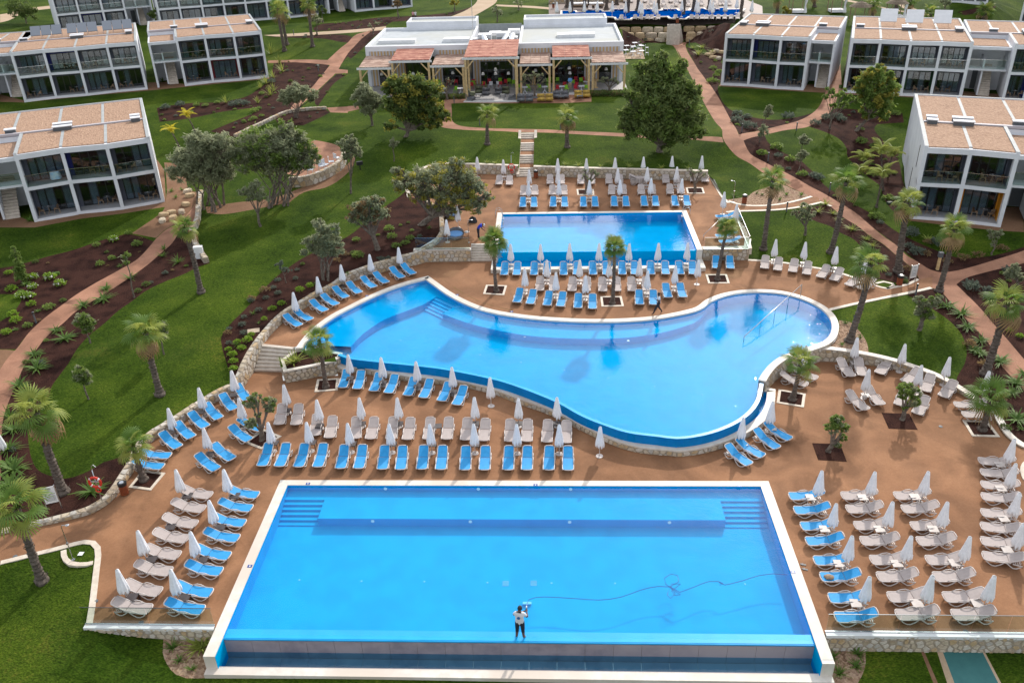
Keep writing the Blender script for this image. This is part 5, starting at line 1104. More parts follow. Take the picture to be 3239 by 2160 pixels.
    for k in range(panels):
        pr = MB(); px = Wd * (.12 + .3 * k) if panels == 3 else Wd * (.12 + .2 * k)
        for j in range(3): MB().hexa([(px + j * 1.3, ym + 1.6, HB + .5), (px + j * 1.3 + 1.22, ym + 1.6, HB + .5), (px + j * 1.3 + 1.22, ym + 3.3, HB + 1.5), (px + j * 1.3, ym + 3.3, HB + 1.5), (px + j * 1.3, ym + 1.55, HB + .57), (px + j * 1.3 + 1.22, ym + 1.55, HB + .57), (px + j * 1.3 + 1.22, ym + 3.25, HB + 1.57), (px + j * 1.3, ym + 3.25, HB + 1.57)]).build('solar_panel', M['panel_glass'], r)
        sp = MB()
        for j in range(4): sp.bar((px + j * 1.25, ym + 3.2, HB), (px + j * 1.25, ym + 3.2, HB + 1.4), .05); sp.bar((px + j * 1.25, ym + 1.6, HB), (px + j * 1.25, ym + 1.6, HB + .5), .05)
        sp.build('panel_stand', M['steel'], r)
    return r
def base(k, x, y, z): return U(k, x, y, z)
block('white two storey hotel block front left with gravel roof and one blue recess', base('N', 390, 1510, 2.2), base('N', 1862, 1290, 2.2), 3, 17.5, 'L', [0, .45, -.1, .3], {(1, 1): 'accent_blue'}, ext=4.6, slits=[(4.6, 3.4, 1.8, 1), (9, .8, 1.8, 1)], grp_lbl='left front block', furn_skip=((1, 0),))
block('white four bay hotel block with solar panels above the left front block', base('A', 165, 690, 4.3), base('A', 1000, 605, 4.3), 4, 18, None, [0, .4, 0, .3, 0], {(1, 1): 'accent_blue'}, panels=3, slits=[(5, 3.4, 1.8, 1)], grp_lbl='solar panel block')
block('white three bay hotel block beside the palms with one dark red recess', base('A', 1250, 580, 4.6), base('A', 1820, 525, 4.6), 3, 17.5, 'L', [0, .4, 0, .3], {(0, 1): 'accent_red'}, ext=3.5, grp_lbl='red recess block')
block('white hotel block cut by the left edge of the photograph beside the solar panels', base('A', -900, 760, 4.3), base('A', -60, 690, 4.3), 4, 16, 'R', [0, .4, 0, .3, 0], ext=4.5, grp_lbl='left edge block', lite=True, furn=False)
block('white hotel block front right with gravel roof and one orange recess', base('P', 272, 1470, 2.0), base('P', 1300, 1565, 2.0), 2, 19, 'R', [0, .35, .0], {(0, 1): 'accent_orange'}, ext=4.8, slits=[(3.5, 3.5, 1.8, -1), (6.0, .8, 1.8, -1)], grp_lbl='right front block')
block('white three bay hotel block right of the restaurant with one blue recess', base('C', 300, 575, 4.3), base('C', 860, 610, 4.3), 3, 17, 'R', [0, .25, -.1, .1], {(1, 1): 'accent_blue'}, ext=2.8, grp_lbl='block right of restaurant')
block('white four bay hotel block behind the pine with three tilted collectors on its roof', base('C', 1126, 625, 4.3), base('C', 1928, 665, 4.3), 4, 17.5, None, [0, .25, -.1, .2, 0], {(0, 2): 'accent_green'}, slits=None, panels=0, grp_lbl='block behind the pine')
block('white hotel block cut by the right edge behind the front right block', base('Q', 2150, 892, 4.1), base('Q', 2750, 925, 4.1), 3, 17, 'L', [0, .2, 0, .2], {(0, 0): 'accent_blue'}, ext=4.2, grp_lbl='right edge block')
block('white three bay hotel block at the top left edge behind the solar panels', base('A', 410, 235, 6.8), base('A', 880, 190, 6.8), 3, 16, 'R', [0, .3, 0, .2], {(0, 1): 'accent_blue'}, ext=4.5, lite=True, furn=False)
block('long white hotel block with eight bays at the top of the photograph', base('A', 1090, 195, 6.8), base('A', 2232, 98, 6.8), 8, 15, None, [0, .3, 0, .3, 0, .3, 0, .3, 0], {(1, 6): 'accent_green'}, lite=True, furn=False)
block('white hotel block at the top beside the pale curving path', base('B', 50, 80, 7.2), base('B', 442, 47, 7.2), 3, 15, 'L', [0, .3, 0, .2], ext=4.5, lite=True, furn=False)
block('white hotel block at the top right corner with its tall blank side wall', base('Q', 2300, 228, 5.8), base('Q', 2900, 262, 5.8), 3, 15, None, [0, .3, 0, .2], lite=True, furn=False, slits=[(3.5, 3.5, 1.8, -1)])
block('white hotel block at the very top right behind the pale crossing paths', base('Q', 1690, 22, 8.3), base('Q', 2030, 33, 8.3), 3, 15, None, [0, .2, 0, .2], lite=True, furn=False)
# tilted collectors on the four bay block
for j, (x, y) in enumerate(((1140, 225), (1370, 235), (1620, 240))):
    p = U('Q', x, y, 10.5); r = empty('solar_collector', (p.x, p.y, 10.45), -.35, 'white solar collector box on the roof behind the pine, ' + ORD[j] + ' from the left', 'solar collector', 'collectors on the four bay roof')
    MB().hexa([(-1.0, 0, .4), (1.0, 0, .4), (1.0, 1.6, 1.7), (-1.0, 1.6, 1.7), (-1.0, -.1, .5), (1.0, -.1, .5), (1.0, 1.5, 1.8), (-1.0, 1.5, 1.8)]).build('collector_panel', M['white_paint'], r)
    st = MB(); [st.bar((s * .8, 1.5, 0), (s * .8, 1.5, 1.6), .05) or st.bar((s * .8, 0, 0), (s * .8, 0, .4), .05) or st.bar((s * .8, -.3, .05), (s * .8, 1.5, 1.5), .05) for s in (-1, 1)]; st.build('stand', M['steel'], r)
# cloth on the balcony of the left front block
p = V('N', 625, 990, U('N', 625, 1030, 5.4).y)
r = empty('draped_table', (p.x, p.y, 5.4), .45, 'balcony table draped with a pale blue cloth, left front block', 'table')
b = MB(); n = 20; vs = []
for k, (rd, z) in enumerate(((.0, .76), (.36, .76), (.40, .70), (.44, .4), (.48, .12))):
    for j in range(n): a = 2 * math.pi * j / n; e = 1 + (.10 * math.sin(a * 5) if k > 2 else 0); vs.append((rd * e * math.cos(a), rd * e * math.sin(a) * .8, z))
b.add(vs, [(k * n + j, k * n + (j + 1) % n, (k + 1) * n + (j + 1) % n, (k + 1) * n + j) for k in range(4) for j in range(n)]); b.build('cloth', M['cloth'], r, smooth=True)
MB().tube([(0, 0, 0), (0, 0, .7)], .03, 6).build('stem', M['rattan'], r)
# ------------------------------------------------------------ restaurant
ZR = 4.6
mat('timber', (.52, .36, .17), (.66, .48, .25), 5, rough=.65, bump=.2, bscale=10); mat('red_matting', (.27, .085, .055), (.40, .15, .10), 9, rough=.9, bump=.5, bscale=30, c3=(.48, .22, .15), contrast=1)
mat('brown_matting', (.26, .15, .11), (.38, .24, .18), 9, rough=.9, bump=.5, bscale=30, c3=(.50, .35, .27), contrast=1); mat('roof_felt', (.36, .39, .41), (.44, .47, .49), 1, rough=.8, c3=(.40, .41, .38))
mat('stripe_tan', (.50, .33, .15), rough=.7); mat('stripe_grey', (.50, .50, .52), rough=.7); mat('interior', (.16, .12, .09), (.28, .22, .16), 2, rough=.8); mat('tiles_grey', (.26, .25, .25), (.36, .35, .34), 1.5, rough=.6)
mat('duct', (.62, .64, .67), rough=.28, metal=1); mat('unit_white', (.72, .72, .72), (.78, .78, .78), 2, rough=.5); mat('lime', (.22, .46, .02), rough=.5); mat('red_chair', (.42, .015, .03), rough=.5); mat('white_table', (.66, .68, .72), rough=.4); mat('lounge_grey', (.12, .12, .13), (.17, .17, .18), 4, rough=.9); mat('lounge_ochre', (.42, .26, .04), (.52, .33, .07), 4, rough=.9); mat('lounge_olive', (.13, .145, .08), (.17, .18, .11), 4, rough=.9)
rs = empty('restaurant', (-7, 111, ZR), 0, 'low white restaurant with striped walls, red mat awnings and timber posts', 'restaurant')
def rb(n, m, *boxes):
    b = MB(); [b.box(x0 + 7, y0 - 111, z0 - ZR, x1 + 7, y1 - 111, z1 - ZR) for x0, y0, z0, x1, y1, z1 in boxes]; return b.build(n, M[m], rs)
XL, XR, YW_, YB = -23.4, 9.53, 111.6, 126.5; TOP = 9.55; G0, G1 = -9.9, -3.75     # gap with the machines between the halves
for n, (xa, xb) in (('left', (XL, G0)), ('right', (G1, XR))):
    rb('wall', 'render_white', (xa, YW_, 8.95, xb, YW_ + .4, TOP), (xa, YW_ + .4, ZR - 1, xa + .3, YB, TOP), (xb - .3, YW_ + .4, ZR - 1, xb, YB, TOP), (xa + .3, YB - .4, ZR - 1, xb - .3, YB, TOP), (xa, YW_ - .001, ZR - .5, xa + .45, YW_ + .4, 8.95) if n == 'left' else (xb - .45, YW_ - .001, ZR - .5, xb, YW_ + .4, 8.95))
    rb('roof', 'roof_felt', (xa + .3, YW_ + .4, 8.9, xb - .3, YB - .4, 9.2))
    rb('rear_roof', 'render_white', (xa + 3.2 if n == 'left' else xa + .3, YB + .01, ZR, xb - .3 if n == 'left' else xb - 1.2, YB + 4.5, 10.0)); rb('roof', 'roof_felt', (xa + 3.5 if n == 'left' else xa + .6, YB + .3, 10.001, xb - .6 if n == 'left' else xb - 1.5, YB + 4.2, 10.03))
    fb = MB()
    x0, x1 = (xa + 3.2, xb - .3) if n == 'left' else (xa + .3, xb - 1.2)
    rb('rear_parapet', 'render_white', (x0, YB + .01, 10.0, x1, YB + .25, 10.28), (x0, YB + 4.25, 10.0, x1, YB + 4.5, 10.28), (x0, YB + .25, 10.0, x0 + .25, YB + 4.25, 10.28), (x1 - .25, YB + .25, 10.0, x1, YB + 4.25, 10.28))
for x0, x1, y0, y1 in ((-22.4, -17.5, 115.5, 117.0), (-13.8, -10.4, 115.6, 117.2), (1.2, 6.2, 117.2, 119.0)):
    for k in range(3): w = (x1 - x0) / 3; rb('skylight', 'white_paint', (x0 + k * w + .01, y0, 9.2, x0 + (k + 1) * w - .01, y1, 9.62))
rb('plant_deck', 'vent_grey', (G0, YW_ + 1.2, 8.3, G1, YB, 8.5)); rb('parapet_panel', 'roof_edge', (G0 + .01, YB + .1, 8.6, G1 - .01, YB + .15, 9.8)); rb('plant_front', 'frame_dark', (G0, YW_ + 1.0, 7.6, G1, YW_ + 1.2, 8.9))
for j, (x, y, w, d, h) in enumerate(((-8.3, 116.2, 1.7, 1.6, 1.6), (-5.9, 116.6, 1.8, 1.7, 1.7), (-4.6, 116.0, 1.2, 1.4, 1.2), (-9.4, 116, .9, 1.2, 1.1), (-7.1, 119, 1.6, 1.5, 1.4), (-4.6, 120, 1.6, 1.6, 1.5))):
    o = rb('air_unit', 'unit_white', (x - w / 2, y - d / 2, 8.5, x + w / 2, y + d / 2, 8.5 + h)); MB().box(x - w / 2 + .1 + 7, y - d / 2 - .012 - 111, 8.7 - ZR, x + w / 2 - .1 + 7, y - d / 2 - .002 - 111, 8.5 + h * .7 - ZR).build('grille', M['roof_edge'], o)
for (x0, x1) in ((-8.4, -7.6), (-5.4, -6.6), (-4.6, -5.3)):
    MB().tube([(x0 + 7, 4.6, 5.3), (x0 + 7, 3.9, 5.3), ((x0 * .5 + x1 * .5) + 7, 2.6, 4.7), (x1 + 7, 1.6, 4.2), (x1 + 7, 1.1, 3.9)], [.36] * 5, 14).build('duct', M['duct'], rs, smooth=True)
MB().tube([(-2.9, 5.5, 4.5), (-2.9, 5.5, 10.2)], .04, 6).build('mast', M['steel'], rs)
# striped boarding, each board proud of its neighbour's joint
def boards(x0, x1, y, z0, z1):
    n = max(1, round((x1 - x0) / .21)); w = (x1 - x0) / n
    for i in range(n): rb('board', 'stripe_tan' if i % 2 else 'stripe_grey', (x0 + i * w + .008, y - .03 - (.01 if i % 2 else 0), z0, x0 + (i + 1) * w - .008, y, z1))
rb('wall', 'interior', (XL + .3, YW_ + 5, ZR, XR - .3, YW_ + 5.2, 8.9), (XL + .3, YW_, 8.2, -20.1, YW_ + .3, 8.94)) 
boards(-22.9, -19.6, YW_ - .002, 8.25, 8.94); boards(-14.1, -10.4, YW_ - .002, 8.25, 8.94); boards(-3.6, .35, YW_ - .002, 8.25, 8.94); boards(5.4, 9.05, YW_ - .002, 8.25, 8.94)
rb('wall', 'stripe_grey', (XL + .46, YW_, 8.2, G0, YW_ + .25, 8.945), (G1, YW_, 8.2, XR - .46, YW_ + .25, 8.945), (G0 + .001, YW_, 7.45, G1 - .001, YW_ + .25, 8.6)); boards(G0 + .6, G1 - .6, YW_ - .004, 7.5, 8.55)
for x0, x1 in ((-20.4, -18.4), (-14.6, -13.6), (-9.7, -8.7), (-4.6, -3.9), (4.6, 5.6)): boards(x0, x1, YW_ - .001, ZR + .05, 8.2 if x1 < -10 or x0 > -3.8 else 7.5)
boards(5.62, 6.5, YW_ - .001, ZR + .05, 8.2); boards(8.05, 9.05, YW_ - .001, ZR + .05, 8.2); boards(-22.9, -21.9, YW_ - .001, ZR + .05, 8.2)
for x0, x1, zt, n in ((-21.9, -20.4, 8.2, 2), (-18.4, -14.6, 8.2, 4), (-13.6, -9.75, 8.2, 5), (-8.68, -4.62, 7.45, 5), (-3.85, .3, 8.2, 5), (.5, 4.55, 8.2, 5), (6.52, 8.0, 8.2, 2)):
    b = MB(); t = .07; w = (x1 - x0) / n
    b.box(x0 + 7, .52, .04, x1 + 7, .6, .12); b.box(x0 + 7, .52, zt - ZR - .1, x1 + 7, .6, zt - ZR)
    for i in range(n + 1): b.box(max(x0, x0 + i * w - .05) + 7, .521, .12, min(x1, x0 + i * w + .05) + 7, .599, zt - ZR - .1)
    f = b.build('glass_door', M['frame_dark'], rs)
    for i in range(n): MB().box(x0 + i * w + .05 + 7, .55, .12, x0 + (i + 1) * w - .05 + 7, .565, zt - ZR - .1).build('pane', M['window_glass'], f)
# terrace floor, tiles
YC, YO = 102.8, 106.3
rb('terrace', 'tiles_grey', (-10.1, YC - .3, ZR - .7, -3.6, YO - .6, ZR), (-23.6, YO - .6, ZR - .7, XR + .3, YW_, ZR))
rb('terrace_edge', 'white_paint', (-10.2, YC - .5, ZR - .6, -3.5, YC - .3, ZR + .01)); rb('terrace_edge', 'white_paint', (-3.5, YO - .8, ZR - .6, XR + .35, YO - .6, ZR + .01))
# awnings
def awning(x0, x1, yf, zf, yb, zb, m, beam='white_paint', brace=True, zpost=ZR, front=True):
    n = max(1, round((x1 - x0) / 1.45)); w = (x1 - x0) / n; k = 6
    for i in range(n):
        b = MB()
        for j in range(k):
            t0, t1 = j / k, (j + 1) / k; ya, yb_ = yf + (yb - yf) * t0, yf + (yb - yf) * t1; za, zb_ = zf + (zb - zf) * t0, zf + (zb - zf) * t1
            b.hexa([(x0 + i * w + .01 + 7, ya - 111, za + .10 - ZR), (x0 + (i + 1) * w - .01 + 7, ya - 111, za + .10 - ZR), (x0 + (i + 1) * w - .01 + 7, yb_ + .05 - 111, zb_ + .10 - ZR), (x0 + i * w + .01 + 7, yb_ + .05 - 111, zb_ + .10 - ZR), (x0 + i * w + .01 + 7, ya - 111, za + .16 - ZR), (x0 + (i + 1) * w - .01 + 7, ya - 111, za + .16 - ZR), (x0 + (i + 1) * w - .01 + 7, yb_ + .05 - 111, zb_ + .14 - ZR), (x0 + i * w + .01 + 7, yb_ + .05 - 111, zb_ + .14 - ZR)])
        b.build('awning_mat', M[m], rs)
    rb('front_beam', beam, (x0 - .25, yf - .12, zf - .18, x1 + .25, yf, zf + .06))
    nr = max(2, round((x1 - x0) / .75))
    for i in range(nr + 1): x = x0 + .05 + (x1 - x0 - .1) * i / nr; MB().bar((x + 7, yf - 111 - .05, zf + .02 - ZR), (x + 7, yb - 111, zb + .02 - ZR), .08, .12).build('rafter', M[beam], rs)
    if brace:
        for x, s in ((x0 + .15, 1), (x1 - .15, -1)):
            rb('post', 'timber', (x - .13, yf - .16, ZR - .55, x + .13, yf + .10, zf - .19)); MB().bar((x + s * .1 + 7, yf - 111 - .03, zf - 1.2 - ZR), (x + s * .95 + 7, yf - 111 - .03, zf - .25 - ZR), .13).build('brace', M['timber'], rs)
AW = [(-23.35, -19.5, YO, 7.9, YW_, 8.28, 'brown_matting'), (-19.3, -14.5, YO - .02, 8.66, YW_, 9.08, 'red_matting'), (-14.3, -10.3, YO, 8.02, YW_, 8.28, 'brown_matting'), (-9.95, -3.65, YC, 9.5, YW_, 9.95, 'red_matting'), (-3.5, .3, YO, 7.96, YW_, 8.28, 'brown_matting'), (.5, 5.1, YO - .02, 8.66, YW_, 9.1, 'red_matting'), (5.3, 9.45, YO, 7.92, YW_, 8.25, 'brown_matting')]
for a in AW: awning(*a)
rb('post', 'timber', (-9.9, YO - .1, ZR, -9.66, YO + .14, 9.4), (-3.95, YO - .1, ZR, -3.71, YO + .14, 9.4))
for x, z in ((-17, 6.9), (-12, 6.9), (-8.2, 6.7), (-6.6, 6.7), (-5, 6.7), (-6.6, 7.2), (-1.6, 7.0), (2.6, 7.2), (2.7, 6.6), (7.2, 7.0), (-21, 6.9)):
    o = MB().lathe([(.22, z - ZR - .3), (.13, z - ZR)], 10, (x + 7, -2.5)).build('lamp_shade', M['white_paint'], rs); MB().tube([(x + 7, -2.5, z - ZR), (x + 7, -2.5, z - ZR + 1.0)], .012, 4).build('lamp_cord', M['frame_dark'], o)
# ------------------------------------------------------------ vegetation
def leafmat(n, a, b, t=.38, sc=3): return mat(n, a, b, sc, rough=.6, trans=t, contrast=1.0, spec=.25)
leafmat('leaf_olive', (.13, .155, .08), (.29, .31, .19)); leafmat('leaf_dark', (.05, .085, .022), (.125, .17, .045)); leafmat('leaf_pine', (.08, .12, .035), (.19, .235, .075)); leafmat('leaf_gold', (.17, .17, .03), (.30, .27, .05))
leafmat('leaf_mid', (.075, .13, .028), (.19, .26, .06)); leafmat('leaf_lime', (.11, .19, .02), (.21, .32, .035)); leafmat('leaf_grey', (.05, .07, .05), (.12, .145, .11)); leafmat('leaf_red', (.12, .085, .04), (.22, .15, .07)); leafmat('frond_green', (.045, .10, .015), (.14, .23, .04), .3, 2)
leafmat('frond_light', (.14, .20, .03), (.32, .35, .08), .3, 2); leafmat('frond_dead', (.22, .14, .06), (.38, .26, .13), .1, 2); leafmat('frond_yellow', (.38, .36, .02), (.62, .52, .05), .35, 2); leafmat('flower_white', (.65, .65, .55), (.8, .8, .7), .1)
mat('bark_palm', (.055, .042, .034), (.17, .135, .11), 4, rough=.95, bump=.8, bscale=12, contrast=1); mat('bark', (.09, .07, .055), (.20, .165, .13), 5, rough=.95, bump=.6, bscale=10); mat('twig', (.10, .085, .07), (.17, .15, .13), 5, rough=.9)
def fan_frond(seed, seg=20, droop=.5, R=.72, pet=.75, fold=.25):
    q = random.Random(seed); b = MB(); 
    # petiole along +x rising then the fan
    b.tube([(0, 0, 0), (pet * .5, 0, .05), (pet, 0, .0)], [.022, .016, .010], 4)
    for i in range(seg):
        a = math.radians(-125 + 250 * i / (seg - 1)); w = math.radians(250 / seg * .5); L = R * (1 - .18 * abs(a) / 2.2) * q.uniform(.86, 1.05)
        c, s = math.cos(a), math.sin(a); v = []
        for t in (0, .45, .75, 1.0):
            hw = (.012 + L * t * math.tan(w / 2)) * (1 if t < .5 else (.85 if t < .8 else .12)); z = fold * .25 * abs(math.sin(a)) * t - droop * (max(0, t - .35)) ** 1.6 * L * 1.5 + (.012 if i % 2 else -.012) * t
            x, y = pet + c * L * t, s * L * t; v += [(x - s * hw, y + c * hw, z), (x + s * hw, y - c * hw, z)]
        b.add(v, [(0, 1, 3, 2), (2, 3, 5, 4), (4, 5, 7, 6)])
    return b
def feather_frond(seed, L=2.0, n=20):
    q = random.Random(seed); b = MB(); pts = [(L * t, 0, .75 * L * t * (1 - t) * 1.2 - .25 * t * t * L) for t in [i / 6 for i in range(7)]]
    b.tube(pts, [.02] * 4 + [.012] * 3, 4)
    for i in range(1, n):
        t = i / n; x = L * t; z = .75 * L * t * (1 - t) * 1.2 - .25 * t * t * L; ll = .55 * math.sin(math.pi * (.12 + .85 * t)) + .1
        for s in (-1, 1):
            e = (x + ll * .55, s * ll * .75, z - ll * .55); b.add([(x - .025, 0, z), (x + .035, 0, z), (e[0] + .01, e[1], e[2]), ((x + e[0]) / 2 - .03, e[1] * .55, (z + e[2]) / 2 + .05)], [(0, 1, 2, 3)])
    return b
FG = [fan_frond(i, droop=.45 + .15 * i).mesh('frond', M['frond_green'], True) for i in range(3)]; FLt = [fan_frond(9 + i, droop=.7).mesh('frond', M['frond_light'], True) for i in range(2)]; FD = [fan_frond(20, droop=1.6, seg=16).mesh('dead_frond', M['frond_dead'], True)]
FY_ = [feather_frond(i).mesh('frond', M['frond_yellow']) for i in range(2)]; FF = [feather_frond(5 + i, 1.7).mesh('frond', M['frond_mid'] if 'frond_mid' in M else M['frond_light']) for i in range(2)]
def palm_trunk(h, r, lean, q):
    b = MB(); n = 12; k = max(10, int(h / .11)); vs = []; fs = []
    for i in range(k + 1):
        t = i / k; rr = r * (1.0 + .75 * max(0, 1 - t * h / .7) ** 2 - .28 * t) * (1.10 if i % 2 else .90); cx, cy = lean[0] * t + lean[2] * math.sin(t * math.pi), lean[1] * t
        for j in range(n): a = 2 * math.pi * (j + .5 * (i % 2)) / n; r2 = rr * (1 + q.uniform(-.10, .12)); vs.append((cx + r2 * math.cos(a), cy + r2 * math.sin(a), h * t - (.2 if i == 0 else 0)))
    for i in range(k):
        for j in range(n): fs.append((i * n + j, i * n + (j + 1) % n, (i + 1) * n + (j + 1) % n, (i + 1) * n + j))
    b.add(vs, fs)
    for i in range(int(h * (14 if r > .15 else 4))):      # old leaf bases sticking out
        t = q.random() ** 1.3; a = q.uniform(0, 6.28); rr = r * (1.0 + .75 * max(0, 1 - t * h / .7) ** 2 - .28 * t); cx, cy, z = lean[0] * t + lean[2] * math.sin(t * math.pi), lean[1] * t, h * t
        c, s = math.cos(a), math.sin(a); p = lambda u, v, w: (cx + (rr + u) * c - v * s, cy + (rr + u) * s + v * c, z + w)
        b.add([p(-.03, -.05, 0), p(-.03, .05, 0), p(.07, .025, .16), p(.07, -.025, .16)], [(0, 1, 2, 3)])
    return b
def palm(k, bx, by, cx, cy, label, z=None, r=.17, R=1.0, nf=19, dead=1, kind='fan', group='fan palms in the gardens', light=.55, h=None, seed=None, bunch=0):
    seed = seed if seed is not None else int(bx * 7 + by); q = random.Random(seed)
    p = G(k, bx, by) if z is None else U(k, bx, by, z)
    # the crown on the upright plane through the base
    c = V(k, cx, cy, p.y); hh = h or max(1.2, c.z - p.z); lean = (c.x - p.x, q.uniform(-.1, .1), q.uniform(-.12, .12)) if not h else (q.uniform(-.3, .3), 0, .1)
    o = empty('palm_tree' if kind == 'fan' else 'feather_palm', p, 0, label, 'palm tree', group)
    palm_trunk(hh, r, lean, q).build('trunk', M['bark_palm'], o)
    top = (lean[0], lean[1], hh)
    for i in range(nf):
        t = i / nf; az = i * 2.39996 + q.uniform(-.2, .2); el = 1.35 - 2.0 * t + q.uniform(-.12, .12); old = t > .72
        if kind == 'fan': me = q.choice(FLt if (q.random() < light) else FG)
        else: me = q.choice(FY_ if kind == 'yellow' else FF); el = 1.2 - 1.1 * t
        f = link('frond', me, o, top); f.rotation_euler = (q.uniform(-.35, .35), -el * .95, az); s = .84 * R * q.uniform(.75, 1.12); f.scale = (s, s, s)
    for i in range(dead if kind == 'fan' else 0):
        f = link('dead_frond', FD[0], o, (top[0], top[1], hh - .08)); f.rotation_euler = (q.uniform(-.3, .3), q.uniform(.5, 1.1), q.uniform(0, 6.28)); s = R * q.uniform(.8, 1.0); f.scale = (s, s, s)
    return o
PB = 'fan palms along the paths and lawns'
palm('D', 1360, 440, 1248, 0, 'tall leaning fan palm at the end of the white garden wall, left lawn', R=.95, r=.2, dead=3)
palm('D', 1085, 1130, 985, 715, 'fan palm in the middle of the left lawn with one dangling dead frond', R=1.15, r=.2, dead=4, nf=18)
palm('G', 430, 250, 245, -290, 'fan palm behind the white notice board at the left', R=1.25, r=.22, dead=5)
palm('G', 285, 850, 120, 345, 'fan palm on the front lawn beside the shower at the left edge', R=1.2, r=.2, dead=2)
palm('G', 975, 170, 900, -70, 'short fan palm in the kerbed square beside the lower curved wall', 0, R=1.0, r=.16, dead=1)
palm('D', 2205, 1080, 2160, 770, 'fan palm in the kerbed square before the raised planter', 0, R=1.0, r=.15, dead=2)
palm('E', 1005, 432, 992, 95, 'slender fan palm in the left kerbed square of the middle deck', Z1, R=.98, r=.14, nf=38, light=.3)
palm('E', 1790, 515, 1803, 140, 'slender fan palm in the centre kerbed square of the middle deck', Z1, R=.88, r=.14, nf=36, light=.5)
palm('F', 278, 355, 348, 0, 'slender fan palm in the right kerbed square of the middle deck', Z1, R=.85, r=.14, nf=34)
palm('F', 590, 150, 655, -320, 'tall fan palm on the lawn right of the upper deck', R=1.15, r=.2, dead=2)
palm('F', 1045, 170, 1150, -310, 'tall fan palm beside the long path, second right of the upper deck', R=1.15, r=.22, dead=3)
palm('F', 1500, 300, 1575, -170, 'thick fan palm beside the white notice board at the right', R=1.1, r=.25, dead=4)
palm('F', 1775, 430, 1885, 15, 'fan palm at the path crossing with dead fronds hanging', R=1.05, r=.2, dead=5)
palm('F', 1170, 770, 1318, 250, 'tall leaning fan palm on the gravel beside the curved pool', R=1.2, r=.22, dead=2)
palm('F', 2090, 990, 2240, 520, 'thick leaning fan palm in the bed at the right edge', R=1.2, r=.24, dead=5)
palm('F', 782, 1165, 835, 910, 'short fan palm in the kerbed square right of the curved pool', 0, R=1.0, r=.15, light=.2)
palm('F', 2068, 1370, 2128, 1165, 'short fan palm in the kerbed square at the far right', 0, R=1.15, r=.16, light=.25)
palm('B', 945, 978, 945, 775, 'young fan palm left of the long stairs on the restaurant lawn', R=1.15, r=.2, dead=1, nf=18, light=.8)
palm('B', 1485, 998, 1488, 790, 'young fan palm right of the long stairs with shaggy dead fronds', R=1.15, r=.2, dead=7, nf=18, light=.6)
for i, (k, a, b_, c, d, w) in enumerate((('A', 1925, 345, 1875, 60, 'taller front one of the pair on the lawn by the hotel'), ('A', 1942, 305, 1900, 80, 'rear one of the pair on the lawn by the hotel'), ('A', 2115, 318, 2085, 30, 'standing alone right of the pair'), ('C', 680, 105, 692, -25, 'nearest the fence of the far pool'),
     ('C', 935, 50, 940, -60, 'between the first two straw gazebos'), ('C', 1328, 140, 1335, 30, 'behind the low straw gazebo roof'), ('C', 1572, 92, 1585, 0, 'beside the pale crossing paths'), ('C', 1488, 60, 1490, -60, 'in the triangle of pale paths'), ('C', 1722, 140, 1712, 95, 'short one behind the tilted collectors'), ('C', 2080, 130, 2085, 90, 'short one in the bed by the far right block'))):
    palm(k, a, b_, c, d, 'fan palm, ' + w, R=1.5 if i < 3 else 1.3, r=.25, dead=2, nf=22, group='fan palms in the far gardens')
for i, (a, b_) in enumerate(((275, 68), (312, 145), (432, 118), (640, 92), (735, 50), (835, 222), (930, 100), (1120, 82), (1348, 215), (1440, 150), (1595, 85), (1885, 165))):
    palm('L', a, b_, a, 0, f'tall palm trunk by the far pool, {ORD[i]} from the left', R=1.4, r=.28, dead=0, nf=16, h=8 + (i * 7 % 3), group='tall palms by the far pool')
palm('A', 1325, 905, 1265, 790, 'bright yellow arching palm, taller one beside the left front block', kind='yellow', R=.75, r=.09, nf=11, group='yellow arching palms')
palm('A', 1215, 1005, 1160, 890, 'bright yellow arching palm, lower one beside the left front block', kind='yellow', R=.75, r=.09, nf=11, group='yellow arching palms')
for i, (a, b_, c, d) in enumerate(((1240, 1200, 1275, 1085), (1215, 1300, 1240, 1180), (1400, 1290, 1390, 1040), (1440, 1180, 1460, 1060), (1355, 1405, 1395, 1190))):
    palm('C', a, b_, c, d, f'slim arching green palm in the bed beside the right front block, {ORD[i]} from the left', kind='feather', R=1.05, r=.08, nf=10, group='arching palms by the right front block')
# ---- broadleaf trees
def leaves(blobs, n, size, q, asp=2.2, shell=.55, gap=1):
    """n leaves spread through blobs [(x,y,z,rx,ry,rz,weight)]"""
    b = MB(); tot = sum(x[6] for x in blobs); n = int(n * .8)
    for bl in blobs:
        m = int(n * bl[6] / tot)
        # clumps inside the blob
        cl = []
        for _ in range(max(6, m // 38)):
            d = Vector((q.gauss(0, 1), q.gauss(0, 1), q.gauss(0, 1))); d.normalize(); rr = q.uniform(shell, 1.02); cl.append(Vector((bl[0] + d.x * bl[3] * rr, bl[1] + d.y * bl[4] * rr, bl[2] + d.z * bl[5] * rr)))
        cr = .22 * (bl[3] + bl[5]) / 2
        for i in range(m):
            c = cl[i % len(cl)]; p = c + Vector((q.gauss(0, cr * .62), q.gauss(0, cr * .62), q.gauss(0, cr * .5)))
            u = Vector((q.gauss(0, 1), q.gauss(0, 1), q.gauss(0, .8))).normalized(); w = u.cross(Vector((q.gauss(0, 1), q.gauss(0, 1), q.gauss(0, 1)))).normalized(); s = size * q.uniform(.6, 1.3)
            b.add([p - u * s * asp / 2, p + w * s / 2, p + u * s * asp / 2, p - w * s / 2], [(0, 1, 2, 3)])
    return b
